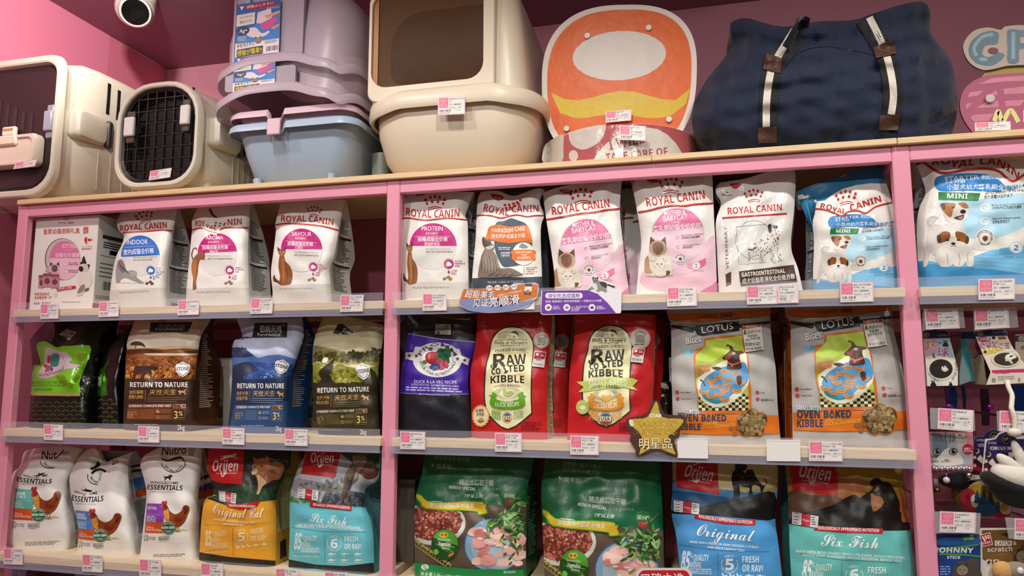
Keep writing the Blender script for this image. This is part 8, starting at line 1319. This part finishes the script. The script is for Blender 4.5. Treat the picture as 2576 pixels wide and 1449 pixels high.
plate('star_sign', f2(spline([(292, 845), (330, 870), (368, 955), (500, 975), (540, 1000), (545, 1045), (500, 1095), (490, 1150), (450, 1180), (478, 1290), (460, 1305), (430, 1300), (300, 1262), (170, 1300), (130, 1298), (125, 1250), (80, 1180), (90, 1130), (50, 1060), (52, 1010), (90, 990), (215, 960), (255, 875)], 3)), -.0245, .0012, M('4a3028', 'card'), None, 'brown and gold star shaped sign on the second rail', 'sign', None, a)
a = Art(Plane(-.024), 980, 1120, 3.5778, base=.0004, step=.00006); a.P(rrect(2240, 2700, 1125, 1400, 60), 'b82430'); a.T('口碑之选', 2262, 1245, 2650, 1245, 96, 'e6ddd8', .03)
plate('paper_sign', [(980 + x / 3.5778, 1120 + y / 3.5778) for x, y in rrect(2215, 2725, 1105, 1420, 75)], -.024, .0008, M('dcd0cc', 'card'), None, 'red paper sign cut by the lower frame edge, before the second green bag', 'sign', None, a)
# ================================================================ the bay of hanging toys at the right
e3 = lambda pts: [(2260 + x / 4.0253, 740 + y / 4.0253) for x, y in pts]
e4 = lambda pts: [(2260 + x / 3.7247, 1060 + y / 3.7247) for x, y in pts]
HOLD = clear('d8dade', .22, .08, 'holder'); STL = M('b8b8bc', 'metal')
def hook(cs, hx, hy, tq, lab, lt, l1, p, f, Y=.012):
    """peg with a clear label holder at its tip; the paper tag sits in the holder"""
    P = f([(hx, hy)])[0]; q = at(np.array(P[0]), np.array(P[1]), np.array(Y + .01)); r = root('peg_hook', (q[0], .41, q[2]), lab, 'hook', 'peg hooks with clear label holders')
    MB().tube([(q[0], .4195, q[2]), (q[0], .1, q[2]), (q[0], Y + .004, q[2] + .006)], .003, STL, 8).build('peg', r)
    plate('label_holder', f(cs), Y, .0015, HOLD, r)
    ptag(f(tq), lt, l1, p, Y - .0012, group='price tags in the clear holders of the toy bay')
hook([(245, 145), (655, 140), (678, 340), (245, 365)], 410, 372, [(262, 158), (602, 142), (622, 345), (280, 358)], 'peg hook above the white and blue yarn ball box', 'price tag above the white and blue yarn ball box', ('猫咪逗猫球玩具', '炫彩'), '14.4', e3)
hook([(758, 140), (1195, 130), (1218, 335), (770, 372)], 940, 375, [(768, 150), (1112, 132), (1125, 340), (775, 358)], 'peg hook above the cream yarn ball box', 'price tag above the cream yarn ball box', ('多格漫猫玩毛毛球', '4'), '52.4', e3)
hook([(320, 1150), (770, 1180), (778, 1385), (325, 1365)], 500, 1250, [(402, 1152), (762, 1175), (755, 1395), (396, 1365)], 'peg hook above the kitten face card', 'price tag above the kitten face card', ('猫咪项圈蝴蝶结', '宝石'), '23.4', e3, .0)
hook([(995, 1185), (1400, 1195), (1400, 1410), (1005, 1385)], 1300, 1270, [(1025, 1178), (1390, 1192), (1385, 1412), (1020, 1385)], 'peg hook above the circus card', 'price tag crossed by the white cord', ('猫咪玩具逗棒', '铃铛'), '24', e3, .0)
hook([(340, 845), (772, 860), (765, 1055), (350, 1050)], 560, 900, [(390, 842), (728, 856), (722, 1050), (385, 1040)], 'peg hook above the blue stick card', 'price tag above the blue stick card', ('贵为逗猫棒系列', '猫薄荷'), '33.6', e4, -.01)
hook([(1000, 900), (1400, 930), (1400, 1110), (1035, 1098)], 1300, 950, [(1090, 908), (1400, 922), (1390, 1120), (1085, 1105)], 'peg hook cut by the frame above the brown scratch card', 'price tag cut by the frame in the toy bay', ('贵为猫薄荷系列', '抓抓'), '34.2', e4, -.01)
BOXG = 'yarn ball boxes hanging on pegs'
def cats(a, x, y, s): a.B([(x, y), (x + s * .2, y - s * .5), (x + s * .1, y - s), (x + s * .3, y - s * .8), (x + s * .6, y - s * .8), (x + s * .7, y - s), (x + s * .75, y - s * .5), (x + s, y), (x + s * .5, y + s * .1)], '141414', 3); a.E(x + s * .33, y - s * .62, s * .06, s * .08, 'e0e0d0', n=6); a.E(x + s * .58, y - s * .62, s * .06, s * .08, 'e0e0d0', n=6)
def ball(par, px, py, Y, rad, c1, c2, f, n=5):
    P = f([(px, py)])[0]; c = at(np.array(P[0]), np.array(P[1]), np.array(Y)); mb = MB(); mb.ball(c, rad, M(c2, 'fabric'), 20, 12); rg = random.Random(int(px))
    for k in range(n * 2):
        ax = Vector((rg.uniform(-1, 1), rg.uniform(-.3, .3), rg.uniform(-1, 1))).normalized(); u = ax.cross(Vector((0, 1, 0.1))).normalized(); w = ax.cross(u)
        mb.tube([Vector(c) + rad * 1.0 * (math.cos(t) * u + math.sin(t) * w) for t in np.linspace(0, 2 * PI, 22)], rad * .13, M(c1 if k % 3 else '%s' % c1, 'fabric'), 6)
    mb.build('yarn_ball', par, angle=None)
def toybox(name, outline, Y, D, col, art, label, cat, f, group, side=None, hole=None):
    """flat-fronted carton: front outline, D deep below the fold"""
    ob = plate(name, f(outline), Y, .0012, M(col, 'card'), None, label, cat, group, art)
    if D:
        pts = f(hole); P = at(np.array([p[0] for p in pts]), np.array([p[1] for p in pts]), np.full(len(pts), Y + .0013)); mb = MB(); B = P + np.array([0, D, 0]); n = len(P); ctr = P[0] * .5 + P[1] * .5; B[0] = B[0] * .3 + (P[0] + [0, .004, 0]) * .7; B[1] = B[1] * .3 + (P[1] + [0, .004, 0]) * .7
        mb.add(np.r_[P, B], [(i, (i + 1) % n, (i + 1) % n + n, i + n) for i in range(n)] + [tuple(range(n, 2 * n))], M(side or col, 'card')); mb.build('carton', ob, smooth=False, angle=None)
    return ob
a = Art(Plane(.05), 2260, 740, 4.0253, base=.0004, step=.00008)
a.P([(250, 372), (470, 368), (505, 385), (515, 440), (250, 448)], '1c2c54'); a.B([(258, 430), (265, 395), (300, 385), (318, 410), (300, 436)], '8a8470'); a.T('CattyMan', 388, 425, 498, 424, 20, 'b8c4d8', .01); a.P([(250, 446), (515, 440), (545, 560), (560, 640), (268, 600)], '9cb4c4'); a.P([(250, 450), (400, 446), (380, 600), (266, 640)], 'c898a8')
for o, c in ((.045, 'ecdcd4'), (.012, 'a85a3c')): a.T('炫彩', 262, 560, 392, 530, 74, c, o, .2)
for o, c in ((.045, 'ecdce4'), (.02, 'a8386c')): a.T('球', 395, 625, 512, 620, 84, c, o)
a.T('猫咪', 405, 510, 440, 500, 24, '3a4a5a', .02); cats(a, 445, 525, 66); a.S([(350, 600), (365, 640), (405, 645)], 12, '1a1a1a', 5)
a.E(432, 752, 140, 122, 'dcd6c0'); a.E(432, 756, 118, 98, '2a2420'); a.TA('ころころ ボール', 432, 752, 135, 200, 260, 26, '4a3a34', .01, True); a.TA('やわらか ふわふわ', 432, 752, 145, 25, -45, 26, '4a3a34', .01); cats(a, 325, 925, 60); cats(a, 510, 922, 40)
b = toybox('toy_box', [(245, 368), (470, 364), (508, 382), (520, 450), (560, 600), (602, 760), (602, 925), (292, 932), (275, 680), (250, 450)], .05, .07, 'd9d8cc', a, 'yarn ball toy box with a white and blue ball, next to the post', 'toy', e3, BOXG, 'c8c4b8', [(255, 480), (530, 480), (602, 760), (602, 925), (292, 930), (275, 680)])
ball(b, 432, 756, .072, .0215, 'd8d4c4', '1c3a80', e3)
a = Art(Plane(.09), 2260, 740, 4.0253, base=.0004, step=.00008)
a.P([(640, 450), (715, 460), (760, 880), (722, 885), (735, 850), (640, 600)], '4a9aa8'); a.P([(715, 460), (870, 450), (880, 880), (780, 880)], '9a6a78'); a.P([(640, 380), (860, 375), (860, 455), (640, 450)], '1c2a48'); a.T('炫彩', 705, 580, 800, 550, 66, 'a85a3c', .014, .2); a.E(830, 690, 70, 80, '1c2a58'); a.S([(770, 690), (830, 670), (880, 660)], 22, 'c8c4b8'); a.TA('あそぼう いっしょに', 850, 690, 110, 160, 240, 24, 'd8c8c4', .01, True); cats(a, 800, 880, 44)
toybox('toy_box', [(640, 375), (870, 372), (890, 880), (720, 885), (620, 920), (618, 800), (640, 620)], .09, .05, '8aa4a8', a, 'teal toy box behind the cream yarn ball box', 'toy', e3, BOXG, 'b8b4a4', [(640, 460), (870, 460), (890, 880), (720, 885), (625, 915), (640, 620)])
a = Art(Plane(.035), 2260, 740, 4.0253, base=.0004, step=.00008)
a.P([(768, 390), (830, 370), (1060, 362), (1095, 390), (1105, 420), (778, 432)], '1c2c54'); a.B([(800, 415), (812, 378), (850, 380), (860, 415)], '8a8470'); a.T('CattyMan', 948, 398, 1075, 392, 22, 'b8c4d8', .01); a.E(862, 456, 72, 26, 'a83070'); a.T('じゃれ猫', 800, 472, 920, 465, 34, 'ecdfe4', .02); cats(a, 945, 450, 40); a.P([(1010, 432), (1085, 428), (1095, 455), (1015, 460)], '8a4a3a'); a.T('ちっちゃい', 842, 512, 1010, 502, 36, 'a8507c', .01); a.T('にゃんこ玉', 832, 552, 1130, 545, 52, 'b8407c', .016); a.P([(855, 565), (1070, 555), (1065, 580), (870, 605)], 'd8cc3a'); a.T('ころがしてあそぶ', 895, 588, 1060, 574, 20, '3a3420', .01); cats(a, 862, 592, 34); a.P([(1080, 570), (1175, 560), (1185, 590), (1085, 598)], 'e0ddd0'); a.T('またたび入', 1088, 590, 1175, 582, 18, '4a4a44', .01)
a.E(1088, 655, 150, 85, 'd0c8b4'); a.E(1092, 658, 125, 66, '3a3028'); a.P([(945, 770), (1275, 755), (1290, 790), (950, 798)], 'c0306c'); a.P([(930, 805), (1290, 800), (1290, 900), (890, 918)], 'cfc6b4'); a.T('CATTYMAN', 975, 812, 1120, 806, 14, '4a3a34', .012); a.Mi(1010, 830, 1190, 880, 4, '7a7468'); a.R(945, 850, 985, 895, '8a8478'); a.R(1210, 850, 1235, 890, '8a8478')
b = toybox('toy_box', [(765, 385), (830, 365), (1065, 358), (1100, 390), (1105, 430), (1190, 600), (1275, 700), (1290, 900), (890, 918), (935, 790), (860, 620), (790, 450)], .035, .07, 'd9cdb8', a, 'cream toy box with a yellow and pink yarn ball and a white cord', 'toy', e3, BOXG, 'b9a888', [(860, 610), (1190, 590), (1290, 720), (1290, 900), (890, 918), (870, 700)])
ball(b, 1092, 655, .056, .0225, 'd9d4c4', 'c89a2c', e3, 4)
c0 = [at(np.array(x), np.array(y), np.array(Y)) for (x, y), Y in zip(e3([(1105, 880), (1115, 940), (1150, 1020), (1148, 1090), (1145, 1160), (1170, 1230), (1180, 1320), (1175, 1400), (1165, 1430)]), (.03, .02, .01, 0, -.008, -.01, -.01, -.01, -.01))]
m_ = MB(); m_.tube([tuple(p) for p in spline(c0, 4, False)], .0048, M('d8d2c0', 'fabric'), 10); m_.ball(c0[-2], .011, M('d8d2c0', 'fabric'), 12, 8, (1.2, 1, .8)); m_.build('cord', b, angle=None)
a = Art(Plane(.06), 2260, 740, 4.0253, base=.0004, step=.00008); a.P([(1185, 420), (1420, 400), (1420, 480), (1185, 480)], '2a3040'); a.B([(1215, 470), (1225, 425), (1270, 425), (1280, 470)], '8a8470'); a.T('ねこ', 1235, 560, 1400, 560, 40, '5a3a30', .02)
toybox('toy_box', [(1185, 410), (1420, 400), (1420, 900), (1290, 890), (1185, 620)], .06, 0, 'b8a890', a, 'toy box cut by the frame, right of the cream yarn ball box', 'toy', e3, BOXG)
# foil streamer toys in the dark
rg = random.Random(8)
for k, (x0, x1, y0, y1, c, lab) in enumerate(((470, 520, 940, 1140, '5a2a5c', 'dull purple foil streamer behind the yarn ball boxes'), (495, 600, 935, 1150, '1c3c70', 'blue foil streamer hanging below the white and blue yarn ball box'), (640, 690, 930, 1160, '22427c', 'blue foil streamer hanging below the teal toy box'), (830, 930, 960, 1330, '4a2440', 'wide plum fabric streamer in the middle of the toy bay'), (1140, 1300, 920, 1180, '1c3c80', 'blue foil streamer right of the white cord'))):
    P = e3([(x0, y0), (x1 - 20, y0), (x1, (y0 + y1) / 2), (x1 - 8, y1), (x0 + 25, y1), (x0 + 12, (y0 + y1) / 2)]); o = plate('streamer_toy', P, .12 + .015 * k, .004, M(c, 'foil'), None, lab, 'toy', 'streamer toys in the toy bay')
for x, y, c in ((515, 1135, 'c03ac0'), (935, 1140, 'b034b0')):
    P = e3([(x, y)])[0]; q = at(np.array(P[0]), np.array(P[1]), np.array(.11)); tag(MB().ball(q, .006, M(c, 'foil'), 12, 8, (1.2, .6, 1)).build('foil_tassel'), 'tiny bright pink foil tassel %s' % ('by the blue streamer' if x < 600 else 'by the plum streamer'), 'toy', 'streamer toys in the toy bay')
# kitten face card with a jewelled collar
a = Art(Plane(.03), 2260, 1060, 3.7247, base=.0004, step=.00008)
a.P([(300, 115), (625, 110), (640, 200), (690, 300), (690, 405), (320, 415)], '9aa0a4'); a.B([(320, 130), (420, 120), (460, 240), (420, 330), (330, 330)], '6a7684'); a.B([(540, 120), (625, 130), (640, 250), (560, 260)], 'b8aaa0'); a.B([(400, 300), (470, 250), (560, 290), (600, 400), (340, 410)], 'c8c6c0'); 
for k in range(7): a.S([(395 + k * 22, 115), (405 + k * 20, 170), (420 + k * 14, 220 - abs(k - 3) * 12)], 8, ('4a5058', '8a8e90')[k % 2], 3)
for x, r in ((362, 40), (514, 42)): a.E(x, 285, r, r * .82, '2a2a28'); a.E(x, 286, r * .82, r * .66, 'a8a484'); a.E(x + 4, 282, r * .5, r * .55, '0c0c0c'); a.E(x + 12, 272, 6, 6, 'e0e0dc')
a.P([(420, 355), (475, 352), (450, 380)], 'a87468'); a.P([(625, 110), (665, 130), (662, 190), (705, 250), (690, 330), (640, 200)], 'c87a8c'); a.E(650, 262, 52, 52, 'a8243c'); a.T('首飾り', 618, 268, 678, 264, 22, 'ecd8d8', .01); a.T('18~30cm', 612, 290, 692, 284, 20, 'ecd8d8', .012); a.T('Man', 302, 130, 370, 130, 22, '4a4248', .03); a.P(rrect(528, 625, 112, 148, 8), 'd8d4c8'); a.Mi(560, 118, 600, 142, 2, '3a3a3a'); a.T('Atelier', 280, 342, 380, 338, 34, '4a3a34', .016); a.T('Jacket', 270, 388, 375, 386, 34, '4a3a34', .016); a.T('mode', 402, 388, 492, 384, 28, '8a5a3c', .01)
cd = plate('collar_card', e4(rrect(285, 700, 98, 470, 22)), .03, .0012, M('c07686', 'card'), None, 'kitten face card with a jewelled pet collar, at the right post', 'pet collar', None, a)
fz = lambda x, y, Y: at(np.array(2260 + x / 3.7247), np.array(1060 + y / 3.7247), np.array(Y))
m_ = MB(); m_.tube([tuple(fz(x, y, .024)) for x, y in ((318, 438), (480, 440), (680, 445))], .0075, M('b8b8bc', 'shiny'), 8, flat=.5)
for k in range(14): m_.ball(fz(330 + k * 26, 436 + (k % 2) * 8, .0175), .0042, M('e0e0e4', 'metal'), 6, 4)
m_.build('collar', cd, angle=None); m_ = MB(); m_.tube([tuple(fz(450, 470, .022)), tuple(fz(450, 535, .02))], .0015, STL, 6); m_.ball(fz(450, 550, .02), .0068, M('c8b0b8', 'plastic'), 14, 10); m_.build('bead', cd, angle=None); MB().ball(fz(660, 505, .02), .0058, STL, 14, 10).build('bell', cd)
m_ = MB(); m_.ball(fz(362, 645, .10), .007, M('8a7a30', 'metal'), 12, 8); m_.tube([tuple(fz(350, 540, .10)), tuple(fz(352, 630, .10))], .0045, M('a08090', 'fabric'), 8); tag(m_.build('collar_strap', angle=None), 'pink collar strap with a gold bell hanging in the shade beside the post', 'pet collar')
# circus cards with plush toys
def circus(label, o, Y, s=1.0, plush=True):
    g = lambda x, y: (o[0] + (x - 780) * s, o[1] + (y - 80) * s); G = lambda pts: [g(*p) for p in pts]; a = Art(Plane(Y), 2260, 1060, 3.7247, base=.0004, step=.00008)
    out = [(830, 165), (905, 155), (940, 110), (1010, 80), (1080, 110), (1110, 150), (1300, 150), (1300, 600), (790, 600), (778, 570), (810, 200)]
    inn = [(835, 180), (910, 168), (945, 125), (1010, 98), (1075, 125), (1110, 165), (1290, 165), (1290, 585), (800, 588), (792, 565), (825, 200)]
    a.P(G(inn), '2c2058'); a.P(G([(800, 400), (900, 330), (1040, 290), (1200, 300), (1290, 350), (1290, 585), (800, 588)]), '3a1c30')
    for k in range(9): t0, t1 = math.radians(200 - k * 24), math.radians(212 - k * 24); a.P(G([(1040, 560), (1040 + 260 * math.cos(t0), 560 - 270 * math.sin(t0)), (1040 + 260 * math.cos(t1), 560 - 270 * math.sin(t1))]) if math.sin(t0) > 0 else G([(1040, 560), (1041, 560), (1040, 561)]), ('a81c34', 'd8d4cc')[k % 2])
    for k in range(10): a.P(G([(800 + k * 16, 555 + (k % 2) * 14), (808 + k * 16, 545 + (k % 2) * 14), (816 + k * 16, 555 + (k % 2) * 14), (808 + k * 16, 567 + (k % 2) * 14)]), 'd8d4cc')
    cx, cy = g(1010, 165); a.E(cx, cy, 42 * s, 45 * s, '141414'); a.ring(cx, cy, 38 * s, 40 * s, 3, 'a8986a'); a.T('UP', cx - 22 * s, cy + 14 * s, cx + 22 * s, cy + 14 * s, 28 * s, 'a8986a', .03); a.T('ROUTSVILLE', *g(842, 212), *g(922, 214), 22 * s, 'd8d4e0', .012); a.P(spline(G([(850, 235), (1000, 228), (1170, 240), (1165, 270), (1060, 275), (1010, 300), (960, 275), (855, 272)]), 2), '4a3a70'); a.T('CIRCUS SHOW', *g(862, 265), *g(1145, 265), 28 * s, 'e0d4dc', .035); cx, cy = g(845, 310); a.E(cx, cy, 24 * s, 26 * s, 'c8a850'); a.E(cx - 10 * s, cy - 6 * s, 22 * s, 22 * s, '2c2058')
    for y in (370, 450): a.E(*g(822, y), 15 * s, 20 * s, 'd8c8a8'); a.E(*g(822, y - 14), 10 * s, 6 * s, 'a83040')
    return plate('toy_card', [(2260 + x / 3.7247, 1060 + y / 3.7247) for x, y in spline(G(out), 2)], Y, .0015, M('d9d4cc' if plush else '5a5660', 'card'), None, label, 'toy', 'circus cards in the toy bay', a)  # rear card's rim gets a darker tone, its shade put into the colour
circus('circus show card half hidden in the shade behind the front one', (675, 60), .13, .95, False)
cc = circus('circus show card with a white plush head in a black hat', (780, 80), .035)
def ell(mb, x, y, Y, rx, ry, rz, mat, rot=0): c = fz(x, y, Y); n0 = len(mb.V); mb.ball(c, 1.0, mat, 20, 12, (rx, ry, rz)); R_ = Matrix.Rotation(math.radians(rot), 3, 'Y'); C_ = Vector(c); mb.V[n0:] = [tuple(C_ + R_ @ (Vector(v) - C_)) for v in mb.V[n0:]]
m_ = MB(); WH = M('d6d1c4', 'fabric'); ell(m_, 1090, 520, .005, .044, .030, .026, WH, 18); ell(m_, 1070, 425, .0, .036, .012, .013, WH, 42); ell(m_, 1140, 330, .004, .010, .009, .034, WH, -18); ell(m_, 1180, 560, .0, .03, .02, .02, WH); m_.build('plush_head', cc, angle=None)
m_ = MB(); ell(m_, 1060, 610, .012, .060, .036, .022, M('0c0c0e', 'fabric'), 22); ell(m_, 1110, 650, .016, .05, .036, .034, M('0c0c0e', 'fabric'), 15); m_.build('plush_hat', cc, angle=None);
def clown(x, y, Y, label, s=1.0):
    r = root('plush_toy', fz(x, y, Y), label, 'toy', 'plush toys in the toy bay'); m_ = MB(); ell(m_, x, y, Y, .034 * s, .03 * s, .036 * s, M('b8982a', 'fabric')); m_.build('body', r, angle=None)
    m_ = MB(); ell(m_, x, y + 55 * s, Y - .002, .034 * s, .031 * s, .026 * s, M('1c4a70', 'fabric'))
    for k in range(3): m_.tube([tuple(fz(x - 65 * s + k * 62 * s, y + 40 * s, Y - .026 * s)), tuple(fz(x - 60 * s + k * 60 * s, y - 75 * s, Y - .026 * s))], [.0085 * s, .0005], M('1c4a70', 'fabric'), 8)
    m_.build('collar', r, angle=None)
    for dx, dy, c1, c2 in ((-120, 20, 'a82430', 'd8d4c8'), (150, 80, 'b02030', 'c8a828')):
        m_ = MB(); ell(m_, x + dx * s, y + dy * s, Y - .006, .023 * s, .02 * s, .025 * s, M(c1, 'fabric')); ell(m_, x + (dx + 32) * s, y + (dy + 5) * s, Y - .016, .0155 * s, .012 * s, .0165 * s, M('d8d4c8', 'fabric')); ell(m_, x + (dx + 34) * s, y + (dy + 5) * s, Y - .024, .008 * s, .006 * s, .009 * s, M(c2, 'fabric')); m_.build('foot', r, angle=None)
    return r
clown(800, 720, .10, 'yellow and blue plush toy with round red feet, below the front circus card'); 
m_ = MB(); ell(m_, 570, 660, .2, .016, .014, .036, M('8a6a24', 'fabric')); ell(m_, 600, 560, .2, .05, .03, .02, M('141216', 'fabric')); tag(m_.build('plush_toy', angle=None), 'dark ochre plush toy in the shade behind the yellow and blue one', 'toy', 'plush toys in the toy bay')
a = Art(Plane(.2), 2260, 1060, 3.7247, base=.0003)
slab('trim_2', tuple(fz(330, 830, .30)), tuple(np.array(fz(330, 830, .30)) + [1.1, .06, .012]), M('8a6870', 'paint'))
# bottom row: two cards
a = Art(Plane(.01), 2260, 1060, 3.7247, base=.0004, step=.00008)
a.P([(375, 1060), (470, 1065), (500, 1082), (550, 1065), (735, 1062), (735, 1150), (768, 1160), (768, 1500), (385, 1500)], '1c3a7c'); a.B([(380, 1100), (735, 1090), (735, 1150), (380, 1160)], '2a5a9c', 3); a.P([(375, 1185), (600, 1165), (750, 1148), (755, 1160), (610, 1185), (378, 1205)], '4a9a3c'); a.P([(380, 1235), (600, 1240), (768, 1258), (766, 1272), (600, 1255), (380, 1250)], '4a9a3c'); a.T('JOHNNY', 340, 1228, 702, 1232, 48, 'e2e4ea', .05, .1); a.T('STICK', 455, 1288, 582, 1288, 28, 'd8dce6', .035, .05)
a.P(spline([(605, 1082), (700, 1080), (716, 1100), (700, 1118), (610, 1118), (595, 1100)], 2), '2c7a3c'); a.T('CATNIP', 612, 1110, 706, 1108, 20, 'e0ecd8', .03); a.B([(660, 1080), (680, 1060), (710, 1062), (690, 1082)], '4a9a3c')
a.B([(500, 1450), (520, 1370), (560, 1320), (600, 1300), (620, 1310), (680, 1280), (740, 1290), (760, 1360), (768, 1500), (500, 1500)], '4a443e'); catface(a, 600, 1395, 52, '8a7c6c', '3a322c', None, '6a7450'); a.Mi(390, 1355, 490, 1449, 4, '7a9ac8', 0, .5)
plate('toy_card', e4([(372, 1055), (740, 1050), (740, 1145), (770, 1155), (770, 1500), (385, 1500)]), .01, .002, M('1c3a7c', 'card'), None, 'blue catnip stick card with a kitten at the bottom of the toy bay', 'toy', None, a)
a = Art(Plane(.02), 2260, 1060, 3.7247, base=.0004, step=.00008)
a.P([(780, 1020), (1300, 1010), (1300, 1350), (1080, 1355), (1000, 1400), (790, 1290)], '6a4a24'); a.P([(790, 1180), (880, 1210), (960, 1180), (1060, 1240), (1080, 1352), (900, 1330), (790, 1270)], '7c5a30'); a.B([(960, 1060), (1000, 1045), (1060, 1050), (1060, 1075), (1010, 1080), (990, 1070)], '2a2018')
a.P([(762, 1065), (858, 1038), (885, 1155), (785, 1178)], 'e0d8cc'); a.P([(768, 1070), (853, 1045), (878, 1150), (790, 1170)], '9c2430')
for k in range(7): x, y = ((790, 1085), (815, 1078), (840, 1072), (800, 1100), (825, 1094), (848, 1090), (810, 1115))[k]; a.P([(x - 11, y), (x, y - 12), (x + 11, y), (x, y + 12)], 'e6dcd2')
a.T('GiGwi', 780, 1158, 862, 1140, 26, 'ecdcd4', .03); a.P([(905, 1118), (1065, 1120), (1062, 1165), (905, 1165)], 'd8d2c6'); a.T('CATCH', 916, 1158, 1048, 1158, 34, '5a4020', .035); a.T('&', 1075, 1158, 1108, 1158, 36, 'd8d2c6', .01); a.T('scratch', 835, 1222, 1068, 1216, 46, 'd8d2c6', .024); a.T('SERIES', 922, 1250, 985, 1250, 10, 'a89470')
for x in (848, 916): a.P(rrect(x - 26, x + 26, 1294, 1344, 6), 'd8d2c4'); a.E(x, 1320, 14, 18, '4a3a24', rot=-30)
a.B([(1090, 1320), (1110, 1220), (1170, 1170), (1300, 1180), (1300, 1340)], '3a3028'); catface(a, 1165, 1265, 60, '7c6c58', '2c241e', None, '6a7450')
cs_ = plate('toy_card', e4(rrect(765, 1320, 1000, 1520, 20)), .02, .002, M('d2cec4', 'card'), None, 'brown and white scratch toy card at the lower right corner', 'toy', None, a)
m_ = MB(); ell(m_, 980, 1400, .006, .020, .012, .019, M('c89a5c', 'fabric')); m_.build('plush_ball', cs_, angle=None); m_ = MB(); ell(m_, 1110, 1400, .006, .026, .012, .018, M('8a8070', 'fabric')); ell(m_, 1145, 1400, -.006, .006, .004, .007, M('e0ddd4', 'fabric')); m_.build('plush_mouse', cs_, angle=None)
